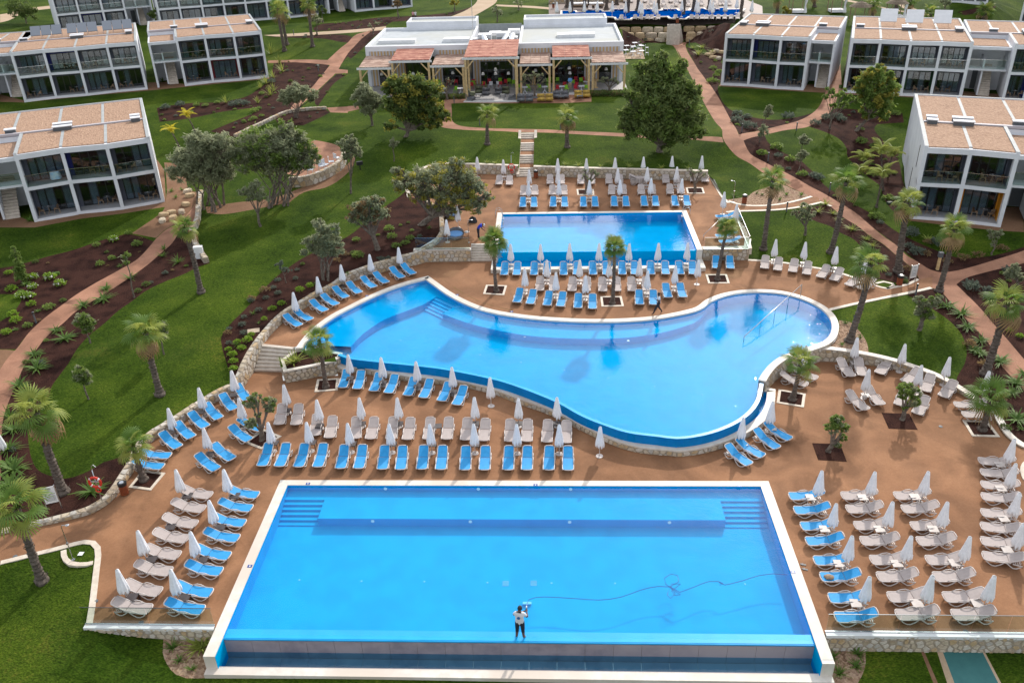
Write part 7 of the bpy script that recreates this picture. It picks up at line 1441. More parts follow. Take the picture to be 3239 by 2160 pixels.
# ------------------------------------------------------------ people
mat('skin_dark', (.13, .065, .04), rough=.6); mat('skin_fair', (.40, .24, .17), rough=.6); mat('shirt_white', (.68, .68, .70), rough=.85); mat('shorts_black', (.012, .013, .02), rough=.8); mat('hair_black', (.012, .010, .010), rough=.7)
mat('shirt_blue', (.01, .035, .45), rough=.8); mat('shirt_pale_blue', (.16, .36, .68), rough=.8); mat('trousers_beige', (.42, .33, .22), rough=.85); mat('shirt_pink', (.60, .30, .34), rough=.85); mat('cap_white', (.68, .68, .64), rough=.8); mat('shoe', (.02, .02, .022), rough=.5); mat('print_blue', (.02, .12, .35), rough=.8); mat('vest_dark', (.05, .06, .08), rough=.8)
def person(loc, rz, label, J, mats, h=1.75, hair='hair_black', sleeve='upper', legs='long', barefoot=False, group=None, cap=False):
    """J: joint overrides in a frame facing +y, standing 1.75 m"""
    D = dict(pel=(0, 0, .95), spi=(0, -.01, 1.14), che=(0, .0, 1.34), nec=(0, .0, 1.49), hb=(0, .02, 1.56), hm=(0, .035, 1.64), ht=(0, .03, 1.735), sl=(-.17, 0, 1.42), sr=(.17, 0, 1.42), el=(-.24, -.02, 1.14), er=(.24, -.02, 1.14), wl=(-.25, .08, .90), wr=(.25, .08, .90),
             hl=(-.10, 0, .90), hr=(.10, 0, .90), kl=(-.11, .03, .50), kr=(.11, .03, .50), al=(-.11, 0, .09), ar=(.11, 0, .09), tl=(-.12, .17, .03), tr=(.12, .17, .03))
    D.update(J); k = list(D); P = [Vector(D[x]) for x in k]; ix = {x: i for i, x in enumerate(k)}
    E = [('pel', 'spi'), ('spi', 'che'), ('che', 'nec'), ('nec', 'hb'), ('hb', 'hm'), ('hm', 'ht'), ('che', 'sl'), ('che', 'sr'), ('sl', 'el'), ('sr', 'er'), ('el', 'wl'), ('er', 'wr'), ('pel', 'hl'), ('pel', 'hr'), ('hl', 'kl'), ('hr', 'kr'), ('kl', 'al'), ('kr', 'ar'), ('al', 'tl'), ('ar', 'tr')]
    Rd = dict(pel=(.185, .14), spi=(.175, .13), che=(.195, .14), nec=(.065, .065), hb=(.07, .075), hm=(.085, .10), ht=(.055, .065), sl=(.085, .085), sr=(.085, .085), el=(.055, .055), er=(.055, .055), wl=(.028, .025), wr=(.028, .025), hl=(.125, .125), hr=(.125, .125), kl=(.085, .085), kr=(.085, .085), al=(.052, .052), ar=(.052, .052), tl=(.035, .022), tr=(.035, .022))
    rad = [Rd[x] for x in k]; edges = [(ix[a], ix[b]) for a, b in E]; mk = []   # bone -> material
    for a, b in E:
        if b in ('hb', 'hm', 'ht'): mk.append(0)
        elif b in ('el', 'er'): mk.append(1)
        elif b in ('wl', 'wr'): mk.append(1 if sleeve == 'long' else 0)
        elif b in ('hl', 'hr'): mk.append(2)
        elif b in ('kl', 'kr'): mk.append(2)
        elif b in ('al', 'ar'): mk.append(2 if legs == 'long' else 0)
        elif b in ('tl', 'tr'): mk.append(0 if barefoot else 3)
        else: mk.append(1)
    mk[0] = 1
    for s, w, e in (('l', 'wl', 'el'), ('r', 'wr', 'er')):          # palm and five bent fingers
        d = (Vector(D[w]) - Vector(D[e])).normalized(); side = d.cross(Vector((0, 0, 1)) if abs(d.z) < .9 else Vector((0, 1, 0))).normalized(); dn = d.cross(side)
        pi = len(P); P.append(Vector(D[w]) + d * .055); rad.append((.036, .018)); edges.append((ix[w], pi)); mk.append(0)
        for f in range(4):
            o = side * (.026 - .0175 * f); L = (.060, .068, .062, .048)[f]
            for q_, t in enumerate((.04, .04 + L * .55, .04 + L)):
                P.append(P[pi] + o + d * t + dn * (.012 * q_)); rad.append((.0095, .0095)); edges.append((pi if q_ == 0 else len(P) - 2, len(P) - 1)); mk.append(0)
        for q_, t in enumerate((.0, .03)):
            P.append(P[pi] + side * (.042 + .012 * q_) + d * t + dn * .012); rad.append((.0105, .0105)); edges.append((pi if q_ == 0 else len(P) - 2, len(P) - 1)); mk.append(0)
    me = bpy.data.meshes.new('b'); me.from_pydata([tuple(p) for p in P], edges, []); ob = bpy.data.objects.new('b', me); COL.objects.link(ob)
    md = ob.modifiers.new('s', 'SKIN'); md.use_smooth_shade = True; sv = me.skin_vertices[0].data
    for i, r_ in enumerate(rad): sv[i].radius = r_
    for v in sv: v.use_root = False
    sv[0].use_root = True
    ob.modifiers.new('u', 'SUBSURF').levels = 1
    ev = ob.evaluated_get(bpy.context.evaluated_depsgraph_get()); m2 = bpy.data.meshes.new_from_object(ev); bpy.data.objects.remove(ob)
    m2.materials.clear(); [m2.materials.append(M[x]) for x in mats]
    segs = [(P[a], P[b]) for a, b in edges]
    for f in m2.polygons:
        c = f.center; best = min(range(len(segs)), key=lambda i: ((lambda a, b: ((c - (a + (b - a) * max(0, min(1, (c - a).dot(b - a) / max(1e-9, (b - a).length_squared))))).length))(*segs[i])) - .0)
        mi = mk[best]
        if best in (8, 9) and sleeve == 'upper':
            a, b = segs[best]; mi = 1 if (c - a).dot(b - a) / (b - a).length_squared < .6 else 0
        if best in (16, 17) and legs == 'short':
            a, b = segs[best]; mi = 2 if (c - a).dot(b - a) / (b - a).length_squared < .25 else 0
        f.material_index = mi; f.use_smooth = True
    r = empty('person', loc, rz, label, 'person', group, h / 1.75); link('body', m2, r)
    hm, ht, hb = Vector(D['hm']), Vector(D['ht']), Vector(D['hb']); up = (ht - hb).normalized(); fw = Vector((0, 1, 0)) - up * up.y; fw.normalize(); sd = fw.cross(up)
    hd = MB(); n = 12; vs = []
    for i in range(6):
        t = i / 5 * math.pi * .56
        for j in range(n): a = 2 * math.pi * j / n; rr = .108 * math.sin(t) + .001; vs.append(hm + up * (.02 + .118 * math.cos(t)) + sd * rr * math.cos(a) * .9 + fw * (rr * math.sin(a) * 1.05 - .018 - .02 * (t / 2)))
    hd.add(vs, [(i * n + j, i * n + (j + 1) % n, (i + 1) * n + (j + 1) % n, (i + 1) * n + j) for i in range(5) for j in range(n)]); hd.build('cap' if cap else 'hair', M['cap_white' if cap else hair], r, smooth=True)
    fc = MB(); nb = hm + fw * .10
    fc.add([nb + up * .015 - sd * .008, nb + up * .015 + sd * .008, nb - up * .025 + sd * .016, nb - up * .025 - sd * .016, nb - up * .02 + fw * .028], [(0, 1, 4), (1, 2, 4), (2, 3, 4), (3, 0, 4)]); fc.build('nose', M[mats[0]], r)
    for s in (-1, 1):
        e = hm + fw * .093 + sd * s * .035 + up * .02; MB().bar(e - sd * .012, e + sd * .012, .01, .008).build('eye', M['hair_black'], r); e = hm + sd * s * .092 - fw * .005; MB().bar(e - up * .028, e + up * .028, .012, .03, up=tuple(fw)).build('ear', M[mats[0]], r)
    e = hm + fw * .094 - up * .052; MB().bar(e - sd * .022, e + sd * .022, .008, .01).build('mouth', M['shirt_pink'], r)
    return r
pf = U('H', 1166, 1236, 0)
pr = person((pf.x, P1F + .16, WZ), math.radians(-8), 'barefoot person in white shirt and black shorts cleaning the front pool from its edge', dict(er=(.30, .10, 1.16), wr=(.24, .33, 1.22), el=(-.27, .12, 1.18), wl=(.12, .36, 1.18), hm=(.01, .06, 1.635), ht=(.01, .07, 1.73), kl=(-.12, .03, .5), al=(-.15, 0, .07), ar=(.15, 0, .07), hl=(-.11, 0, .9), hr=(.11, 0, .9), tl=(-.19, .15, .02), tr=(.2, .14, .02), pel=(0, 0, .95)), ['skin_dark', 'shirt_white', 'shorts_black', 'skin_fair'], 1.80, legs='short', barefoot=True)
MB().lathe([(.07, 0), (.05, .006)], 10, (0, 0)).build('shirt_print', M['print_blue'], pr, (-.02, -.142, 1.28)).rotation_euler = (math.radians(84), 0, 0)
mat('pole_metal', (.5, .52, .55), rough=.3, metal=1); mat('hose_blue', (.0, .09, .34), rough=.5)
hd = U('H', 1213, 1002, DZ + .05); hp = Vector((pf.x + .28, P1F + .62, 1.28))
vp = empty('pool_vacuum', hd, 0, 'pool vacuum on a long pole pushed across the front pool floor', 'pool vacuum')
MB().box(-.2, -.07, 0, .2, .07, .06).build('vacuum_head', M['inlet'], vp); MB().tube([Vector((0, 0, .05)), hp - hd], .02, 6).build('pole', M['pole_metal'], vp); MB().tube([hp - hd - (hp - hd).normalized() * .5, hp - hd + (hp - hd).normalized() * .35], .028, 6).build('grip', M['unit_white'], vp)
hz = WZ - .03
hs = SM(xy(poly('H 1213 1000 1225 975 1270 960 1380 956 1550 968 1700 977 1850 955 1980 910 2100 885 2180 888 2240 850 2230 810 2185 800 2140 830 2150 870 2200 905 2250 940 2210 945 2190 915 2250 870 2190 868 2160 940 2185 965 2215 930 2170 880 I 25 925 120 890 220 850 285 850 315 865 295 880 290 858 330 875 450 845 560 812 650 800 750 806', onz(hz))))
MB().tube([(p.x, p.y, hz + .01 * math.sin(i)) for i, p in enumerate(hs)], .018, 5).build('hose', M['hose_blue']); tag(bpy.data.objects['hose'], 'long blue suction hose looped on the water of the front pool', 'hose')
pw_ = U('E', 2097, 583, Z1)
person((pw_.x, pw_.y, Z1 + .01), math.radians(95), 'person in white and grey shirt walking along the curved pool', dict(kl=(-.10, .22, .52), al=(-.10, .36, .10), tl=(-.10, .50, .06), kr=(.10, -.06, .50), ar=(.10, -.34, .14), tr=(.10, -.22, .03), er=(.26, .0, 1.14), wr=(.25, .06, .88), el=(-.24, .08, 1.16), wl=(-.12, .25, 1.28), ht=(0, .06, 1.73)), ['skin_dark', 'shirt_white', 'shorts_black', 'shoe'], 1.62)
pb = U('E', 884, 78, Z2)
bp_ = person((pb.x, pb.y, Z2), math.radians(-90), 'bent person in bright blue shirt and white cap working on the upper deck', dict(spi=(0, .08, 1.13), che=(0, .24, 1.28), nec=(0, .36, 1.34), hb=(0, .42, 1.35), hm=(0, .50, 1.36), ht=(0, .575, 1.33), sl=(-.17, .27, 1.32), sr=(.17, .27, 1.32), el=(-.2, .40, 1.08), er=(.2, .36, 1.06), wl=(-.10, .60, 1.02), wr=(.12, .55, .86), al=(-.1, -.05, .09), ar=(.12, .1, .09), tl=(-.1, .12, .03), tr=(.12, .27, .03)), ['skin_dark', 'shirt_blue', 'shorts_black', 'shoe'], 1.65, cap=True)
MB().tube([(pb.x + .52, pb.y, Z2 + 1.05), (pb.x + .75, pb.y - .1, Z2 + .02)], .014, 5).build('broom', M['red_matting']); tag(bpy.data.objects['broom'], 'thin red handled tool held by the bent person on the upper deck', 'broom')
pk = U('K', 1020, 1035, 4.6); person((pk.x, pk.y, 4.6), math.radians(180), 'person in pale blue shirt and beige trousers standing on the restaurant terrace', dict(el=(-.25, .05, 1.14), er=(.25, .05, 1.14), wl=(-.08, .22, 1.12), wr=(.08, .22, 1.12)), ['skin_dark', 'shirt_pale_blue', 'trousers_beige', 'shoe'], 1.75, sleeve='long')
for i, x in enumerate((790, 820)):
    pq = G('J', x, 112); person(pq, i * .6, ('pink', 'white')[i] + ' shirted person ' + ('left', 'right')[i] + ' of the two behind the restaurant hedge', {}, ['skin_fair', ('shirt_pink', 'shirt_white')[i], 'shorts_black', 'shoe'], 1.6)
# ------------------------------------------------------------ deck furniture and fittings
mat('bin_wood', (.20, .045, .015), (.30, .075, .025), 8, rough=.5); mat('orange_red', (.62, .03, .012), rough=.5)
def make_bin():
    r = empty('litter_bin', (0, 0, -50))
    for i in range(14): a = i * math.pi / 7; MB().bar((.2 * math.cos(a), .2 * math.sin(a), .05), (.2 * math.cos(a), .2 * math.sin(a), .62), .075, .02, up=(math.cos(a), math.sin(a), 0)).build('slat', M['bin_wood'], r)
    MB().lathe([(.17, .02), (.17, .63)], 12).build('liner', M['black_plastic'], r); MB().lathe([(.23, .62), (.23, .78), (.2, .8)], 16).build('lid', M['black_plastic'], r); MB().lathe([(.13, .801), (.10, .83)], 12).build('ash_plate', M['steel'], r)
    return r
BN = make_bin()
for k, x, y, z, w in (('G', 846, 262, 0, 'beside the lower curved wall'), ('F', 1507, 388, Z1, 'beside the right notice board'), ('B', 1272, 1206, Z2, 'at the foot of the long stairs'), ('C', 459, 1376, None, 'in the gravel right of the upper deck'), ('L', 1300, 218, 8, 'in front of the far pool'), ('L', 148, 78, 8, 'at the left end of the far deck')):
    place(BN, U(k, x, y, z) if z is not None else G(k, x, y), rnd.uniform(0, 6), 'brown slatted litter bin with black lid ' + w, 'litter bin', 'litter bins')
def ring(b, c, R, r, ax, n=24, m=8, seg=None):
    ax = Vector(ax).normalized(); u = ax.cross(Vector((0, 0, 1))); u = u.normalized() if u.length > .1 else Vector((1, 0, 0)); w = ax.cross(u); a0, a1 = seg or (0, 2 * math.pi); cl = seg is None; k = n if cl else n + 1; vs = []
    for i in range(k):
        a = a0 + (a1 - a0) * i / n; d = u * math.cos(a) + w * math.sin(a); p = Vector(c) + d * R
        for j in range(m): t = 2 * math.pi * j / m; vs.append(p + d * r * math.cos(t) + ax * r * math.sin(t))
    b.add(vs, [(i * m + j, ((i + 1) % k) * m + j, ((i + 1) % k) * m + (j + 1) % m, i * m + (j + 1) % m) for i in range(n) for j in range(m)]); return b
def lifebuoy(p, h, rh, label, ax=(0, -1, 0)):
    r = empty('lifebuoy_post', p, 0, label, 'lifebuoy post')
    MB().tube([(0, 0, 0), (0, 0, h)], .022, 8).build('post', M['pole_metal'], r, smooth=True); MB().tube([(0, 0, h), (.02, 0, h + .25), (.14, 0, h + .34), (.26, -.02, h + .22)], .014, 6).build('hook', M['steel'], r)
    bu = ring(MB(), (0, -.07, rh), .30, .065, ax, 28).build('buoy', M['orange_red'], r, smooth=True)
    for i in range(4): ring(MB(), (0, -.07, rh), .30, .068, ax, 4, 8, (i * math.pi / 2 + .6, i * math.pi / 2 + .85)).build('band', M['white_paint'], bu)
    MB().bar((-.28, -.03, rh), (.28, -.03, rh), .03).build('bracket', M['steel'], r); ring(MB(), (.05, -.08, rh - .48), .13, .035, ax, 18).build('rope_coil', M['orange_red'], r)
p = U('G', 691, 308, .35); lifebuoy(p, 2.0, 1.28, 'orange lifebuoy on a post behind the low wall at the left')
p = U('B', 1108, 1195, Z2); lifebuoy((p.x, p.y + .1, Z2), 2.1, .95, 'orange lifebuoy on a post at the wall beside the long stairs')
def board(a, b, label, h=1.45, low=.45):
    a, b = Vector(a), Vector(b); r = empty('notice_board', a, math.atan2(b.y - a.y, b.x - a.x), label, 'sign'); w = (b - a).xy.length
    for x in (0, w): MB().tube([(x, 0, 0), (x, 0, h + .06)], .032, 8).build('post', M['pole_metal'], r)
    pn = MB().box(.03, -.015, low, w - .03, .015, h).build('panel', M['unit_white'], r); q = random.Random(3); t = MB(); y = h - .08
    for i in range(24):
        ww = w * (q.uniform(.14, .3) if i < 9 else q.uniform(.3, .40)); hh = .010 if i not in (0, 10) else .02
        if i in (3, 6, 9, 12): y -= .035; continue
        t.box(w / 2 - ww, -.019, y - hh, w / 2 + ww, -.0155, y); y -= .034
    t.build('printed_lines', M['vent_grey'], pn)
board(U('G', 325, 376, .25), U('G', 418, 350, .3), 'white notice board on two posts in the mulch at the left'); board(U('F', 1568, 382, Z1), U('F', 1613, 372, Z1), 'white notice board on two posts beside the path crossing')
def shower(p, label, h=2.1, rz=0.0):
    r = empty('outdoor_shower', p, rz, label, 'shower'); MB().tube([(0, 0, 0), (0, 0, h), (.05, 0, h + .05), (.30, 0, h + .10)], .020, 8).build('pipe', M['steel'], r, smooth=True); MB().lathe([(.08, h + .06), (.09, h + .09), (.02, h + .11)], 10, (.32, 0)).build('shower_head', M['steel'], r); MB().lathe([(.09, 0), (.09, .03)], 12).build('foot_plate', M['steel'], r); MB().box(-.05, -.05, 1.0, .05, .05, 1.08).build('valve', M['steel'], r)
shower(U('G', 497, 706), 'steel outdoor shower in the kerbed loop at the left'); shower(U('E', 820, 103, Z2), 'steel outdoor shower at the top of the short pale stairs', 1.9); shower(G('C', 385, 1370), 'steel outdoor shower beside the gravel bed right of the upper deck', 1.9, 2.8)
# long handrail in the curved pool and ladders of the upper pool
a = U('F', 455, 775, 1.0); b = U('F', 838, 466, Z1 + .03); r = empty('handrail', a, 0, 'long straight steel handrail running into the curved pool', 'handrail'); d = b - a
MB().tube([(0, 0, .0), (0, 0, .42), Vector((d.x, d.y, d.z + .95)), Vector((d.x, d.y, d.z))], .028, 8).build('rail', M['steel'], r, smooth=True)
for t in (.27, .52, .76): MB().tube([(d.x * t, d.y * t, -.5), (d.x * t, d.y * t, .42 + (d.z + .53) * t)], .022, 6).build('post', M['steel'], r)
def ladder(c, dx, label, s):
    r = empty('pool_ladder', c, dx, label, 'pool ladder')
    for y in (-.25, .25): MB().tube([(.55, y, 0), (.55, y, .55), (.45, y, .75), (.2, y, .8), (.0, y, .6), (-.08, y, .1), (-.08, y, -.7)], .022, 7).build('rail', M['steel'], r, smooth=True)
    for z in (-.1, -.35, -.6): MB().box(-.14, -.25, z, -.03, .25, z + .03).build('rung', M['steel'], r)
ladder((P3L, P3B - .8, Z2 + .03), math.pi, 'steel ladder at the left back corner of the upper pool', 1); ladder((P3R, P3B - .8, Z2 + .03), 0, 'steel ladder at the right back corner of the upper pool', 1)
a, b = U('F', 182, 90, Z2), U('F', 300, 5, Z2); r = empty('handrail', a, 0, 'short slanted handrail beside the palm at the upper deck corner', 'handrail'); d = b - a; MB().tube([(0, 0, .0), (0, 0, .5), (d.x, d.y, .95), (d.x, d.y, 0)], .025, 8).build('rail', M['steel'], r, smooth=True)
def glassrun(A, B, label, z, h=1.0):
    A, B = Vector(A), Vector(B); w = (B - A).xy.length; r = empty('glass_balustrade', A, math.atan2(B.y - A.y, B.x - A.x), label, 'balustrade'); n = max(1, round(w / 1.6))
    MB().box(0, -.04, 0, w, .04, .05).build('channel', M['steel'], r)
    for i in range(n): MB().box(w * i / n + .015, -.009, .05, w * (i + 1) / n - .015, .009, h).build('glass_panel', M['glass'], r)
    MB().box(0, -.012, h, w, .012, h + .015).build('top_edge', M['steel'], r)
glassrun(U('E', 458, 150, Z2 + .05), U('E', 826, 148, Z2 + .05), 'glass balustrade above the stone wall left of the short stairs', Z2); glassrun((P3R + .55, U('F', 300, 152, Z2).y, Z2 + .05), U('F', 488, 147, Z2 + .05), 'glass balustrade above the wall right of the upper pool', Z2)
glassrun(U('F', 490, 140, Z2 + .05), U('C', 405, 1470, Z2 + .05), 'short glass balustrade along the right side of the upper deck', Z2)
# drains, covers, small things
for s, z in (('G 648 985 955 1130 103 683 I 1500 1190 1958 1190 F 1788 1345', 0),):
    for p in poly(s, onz(z)): o = MB().lathe([(.11, .004), (.11, .018), (.03, .03)], 12).build('floor_light', M['vent_grey'], None, (p.x, p.y, .002)); tag(o, 'small round steel floor light set in the lower deck', 'floor light', 'round floor lights of the lower deck')
p = U('G', 547, 665); tag(MB().box(-.12, -.12, .004, .12, .12, .02).build('drain_cover', M['unit_white'], None, p), 'white square drain cover beside the left shower', 'drain cover')
def bollard(p, label, h=.75):
    r = empty('bollard_light', p, 0, label, 'bollard light', 'bollard lights along the paths'); MB().tube([(0, 0, 0), (0, 0, h)], .06, 10).build('post', M['vent_grey'], r); MB().lathe([(.075, h), (.075, h + .12), (.05, h + .14)], 12).build('head', M['dark_steel'], r)
for k, x, y, w in (('C', 443, 895, 'in the bed at the path branch'), ('C', 812, 885, 'on the lawn edge beside the path branch'), ('C', 620, 1092, 'on the mulch right of the path crossing'), ('C', 745, 1432, 'beside the kerb of the upper deck path'), ('F', 1618, 455, 'beside the lower kerb near the right notice board'), ('D', 245, 645, 'on the mulch beside the long left path'), ('B', 893, 852, 'on the restaurant lawn left of the young palm'), ('B', 1438, 876, 'on the restaurant lawn right of the stairs'), ('C', 87, 312, 'beside the stairs to the far pool'), ('C', 1035, 1300, 'in the bed along the long right path'), ('A', 2155, 485, 'in the mulch beside the red path'), ('A', 1988, 242, 'on the far lawn beside the pale path'), ('B', 720, 700, 'at the corner of the restaurant apron')):
    bollard(G(k, x, y), 'dark bollard light ' + w)
q_ = G('F', 1765, 285); r = empty('timber_lamp', q_, 0, 'square lamp on a thick timber post at the path crossing', 'lamp'); MB().box(-.09, -.09, 0, .09, .09, 1.05).build('post', M['timber'], r); MB().box(-.15, -.15, 1.05, .15, .15, 1.45).build('lamp_head', M['vent_grey'], r)
for k, x, y, w, m in (('D', 385, 318, 'green', 'frond_green'), ('C', 1442, 1380, 'pale green', 'leaf_grey')):
    tag(MB().box(-.22, -.15, 0, .22, .15, .2).build('valve_box', M[m], None, G(k, x, y), .4), f'small {w} irrigation valve box on the mulch', 'valve box')
p = U('D', 1350, 205, 1.2); p = G('D', 1352, 205); tag(MB().box(-.35, -.2, 0, .35, .2, 1.0).build('service_cabinet', M['unit_white'], None, p, .2), 'white service cabinet against the end of the low garden wall', 'cabinet')
p = G('D', 1715, 700); tag(MB().box(-.4, -.3, .0, .4, .3, .05).build('access_cover', M['stone3'], None, p, .3), 'square brown access cover in the mulch above the middle deck', 'cover')
def sandal(p, a, label):
    r = empty('sandal', p, a, label, 'sandal', 'pair of sandals by the front pool'); MB().prism([(-.05, -.13), (.05, -.13), (.055, .06), (.03, .14), (-.03, .14), (-.055, .06)], 0, .025).build('sole', M['black_plastic'], r); MB().tube([(-.05, .03, .02), (0, .04, .07), (.05, .03, .02)], .018, 5).build('strap', M['unit_white'], r)
sandal(U('I', 858, 738), 1.3, 'upper one of the two sandals beside the front pool'); sandal(U('I', 870, 770), 1.2, 'lower one of the two sandals beside the front pool')
def crumple(name, m, p, R, h, label, cat, seed=1):
    q = random.Random(seed); b = MB(); n = 14; vs = []
    for i in range(6):
        t = i / 5
        for j in range(n): a = 2 * math.pi * j / n; rr = R * (1 - .8 * t ** 1.5) * q.uniform(.75, 1.15); vs.append((rr * math.cos(a), rr * math.sin(a) * .7, h * math.sin(t * 1.57) * q.uniform(.8, 1.1)))
    b.add(vs, [(i * n + j, i * n + (j + 1) % n, (i + 1) * n + (j + 1) % n, (i + 1) * n + j) for i in range(5) for j in range(n)] + [tuple(5 * n + j for j in range(n))]); return tag(b.build(name, M[m], None, p, smooth=True), label, cat)
crumple('towel', 'rattan', U('I', 1035, 822, .32), .24, .10, 'crumpled brown towel on a blue lounger right of the front pool', 'towel'); crumple('bag', 'black_plastic', U('B', 846, 1503, Z2), .42, .5, 'black bag lying on the upper deck near the bent person', 'bag', 4); crumple('cushion_cover', 'unit_white', U('E', 805, 32, Z2), .22, .12, 'small white bundle on the upper deck near the balustrade', 'bundle', 5)
for i, (k, x, y) in enumerate((('E', 730, 70), ('B', 700, 1470), ('B', 650, 1330))):
    p = U(k, x, y, Z2); r = empty('round_daybed', p, i * 2.0, 'grey woven round daybed with blue cushion, ' + ('by the balustrade', 'middle one under the olive', 'rear one under the olive')[i], 'daybed', 'round daybeds under the spreading olive')
    MB().lathe([(.55, 0), (.7, .3), (.68, .34), (.0, .34)], 18).build('base', M['lounge_grey'], r); b = MB(); n = 12
    vs = [((.68 + .05 * k2) * math.cos(math.pi * j / n), (.68 + .05 * k2) * math.sin(math.pi * j / n), .34 + (.35 * math.sin(math.pi * j / n) * k2)) for k2 in (0, 1) for j in range(n + 1)]; b.add(vs, [(j, j + 1, n + 2 + j, n + 1 + j) for j in range(n)]); b.build('back_screen', M['lounge_grey'], r); MB().lathe([(.6, .34), (.6, .42), (.0, .44)], 18).build('cushion', M['shirt_pale_blue'], r)
# ------------------------------------------------------------ garden walls, boulders
def twall(s, label, h, side=1, size=.5, w=.4, up=0.0):
    P = SM(xy(poly(s, G))); z = [terr(p.x, p.y) for p in P]; stone_wall(label, P, [q - .1 for q in z], [q + h for q in z], w, side, size=size, top_stones=True, lim=120)
twall('A 1378 1315 1362 1400 1340 1539 D 1322 20 1325 80 1345 130 1378 185 1415 235', 'curved low pale garden wall ending on the left lawn', .45, -1)
twall('A 1600 930 1700 882 1800 836 1880 797 1960 766 2080 750 2205 743', 'long low pale garden wall below the domed olive', .3, 1)
twall('A 1960 1270 2070 1262 2180 1225 2270 1180 2330 1130 2345 1080', 'boulder wall round the lower side of the round terrace', .95, 1, .55)
def boulder(p, sx, sy, sz, rz, parent=None, seed=0, m=None):
    q = random.Random(seed); b = MB(); vs = []; n = 8
    for i, (t, f) in enumerate(((0, .92), (.35, 1), (.8, .95), (1, .78))):
        for j in range(n): a = 2 * math.pi * (j + .5) / n; e = (abs(math.cos(a)) ** 4 + abs(math.sin(a)) ** 4) ** -.25 * f * q.uniform(.93, 1.05); vs.append((sx / 2 * e * math.cos(a), sy / 2 * e * math.sin(a), sz * t))
    b.add(vs, [(i * n + j, i * n + (j + 1) % n, (i + 1) * n + (j + 1) % n, (i + 1) * n + j) for i in range(3) for j in range(n)] + [tuple(3 * n + j for j in range(n))]); return b.build('boulder', m or STONES[q.choice([0, 1, 1, 3])], parent, p, rz)
for i, (x, y) in enumerate(((1110, 1460), (1160, 1445), (1170, 1480), (1230, 1440), (1260, 1390), (1285, 1330), (1270, 1300), (1100, 1500))): p = G('A', x, y); tag(boulder((p.x, p.y, p.z - .1), .95, .6, .4, i * .7, None, i), 'rough golden boulder edging the path beside the left front block', 'boulder', 'golden boulders beside the left front block')
for i, (x, y) in enumerate(((222, 375), (245, 360), (270, 350), (295, 358), (250, 395), (285, 400))): p = G('C', x, y); tag(boulder((p.x, p.y, p.z - .1), 1.3, .8, .4, i * .9, None, 9 + i), 'flat golden boulder in the bed right of the far stairs', 'boulder', 'flat golden boulders right of the far stairs')
def bwall(x0, x1, y, rows, label):
    a, b = U('L', x0, y, 4.9 if y > 300 else 6.1), U('L', x1, y, 4.9 if y > 300 else 6.1); r = empty('boulder_wall', a, math.atan2(b.y - a.y, b.x - a.x), label, 'boulder wall'); w = (b - a).length; q = random.Random(int(x0 + y)); 
    for k in range(rows):
        x = 0
        while x < w - .5: l = q.uniform(1.3, 2.0); boulder((x + l / 2, .15 * k + q.uniform(-.08, .08), .72 * k - .1), l * .97, .95, .80, 0, r, int(x * 7 + k)); x += l
bwall(800, 1226, 398, 2, 'double row of golden boulders left of the far stairs'); bwall(1376, 1745, 393, 2, 'double row of golden boulders right of the far stairs'); bwall(755, 1205, 298, 1, 'single row of golden boulders left of the far stairs'); bwall(1355, 1812, 290, 1, 'single row of golden boulders right of the far stairs')
stairs('far pale stairs between boulder walls up to the far pool', U('L', 1238, 392, 4.9), U('L', 1356, 390, 4.9), U('L', 1208, 230, 7.9), U('L', 1330, 228, 7.9), 4.9, 7.9, 17)
# ------------------------------------------------------------ far pool, its deck and loungers
ZF = 8.03
P = xy(poly('L 232 150 232 104 345 104 355 120 450 118 450 100 590 98 600 112 700 110 700 92 820 92 830 108 930 104 930 92 1060 90 1070 104 1160 102 1170 88 1290 88 1310 104 1420 102 1430 84 1540 82 1570 96 1650 92 1640 78 1740 76 1770 92 1915 90 1870 120 1850 150 1740 150 1540 152 1400 158 1370 176 1240 172 1220 155 1000 160 870 168 860 182 740 182 730 165 560 150', onz(ZF)))
slab('far_water', P, ZF + .012, 'pool_navy'); strip('pool_coping', ccw(P), .35, ZF - .1, ZF + .05, 'coping', -1, closed=True, kind='structure')
def farrow(xs, y, hd, where, z=ZF):
    for i, x in enumerate(xs): p = U('L', x, y, z); place(LG, (p.x, p.y, z), math.radians(hd), lab(f'grey lounger, {ORD[i]} from the left {where}'), 'sun lounger', 'grey loungers ' + where)
farrow([490, 550, 725, 782, 960, 1030, 1190, 1255, 1495, 1670], 98, 90, 'on the far edge of the far pool'); farrow([1055, 1172, 1290, 1405, 1465, 1525, 1645, 1700, 1730, 1785], 50, 90, 'on the terrace behind the far pool'); farrow([195, 250, 815, 870, 1000, 1240, 1330, 1380], 25, 90, 'on the highest strip behind the far pool')
farrow([778, 905, 960, 1020, 1060, 1120, 1280, 1430, 1480, 1530, 1570, 1620, 1680, 1740, 1800, 1860], 186, 80, 'on the near side of the far pool')
for i, (x, y) in enumerate(((180, 150), (300, 148), (432, 145), (550, 142), (688, 142), (810, 148), (940, 150), (960, 165), (1070, 145), (1093, 165), (1325, 140), (1458, 135), (1475, 155), (1583, 135), (1608, 155), (1722, 135))): p = U('L', x, y + 5, ZF); place(PS[i % 4], (p.x, p.y - 1.5, ZF), i, lab(f'white parasol, {ORD[i]} from the left by the far pool'), 'parasol', 'white parasols by the far pool', 1.05)
for i, (x, y) in enumerate(((1745, 158), (1848, 125), (1985, 160))): p = U('L', x, y, ZF); place(PS[i], (p.x, p.y, ZF), i, 'white parasol, ' + ORD[i] + ' from the left at the right end of the far pool', 'parasol', 'white parasols right of the far pool', 1.05)
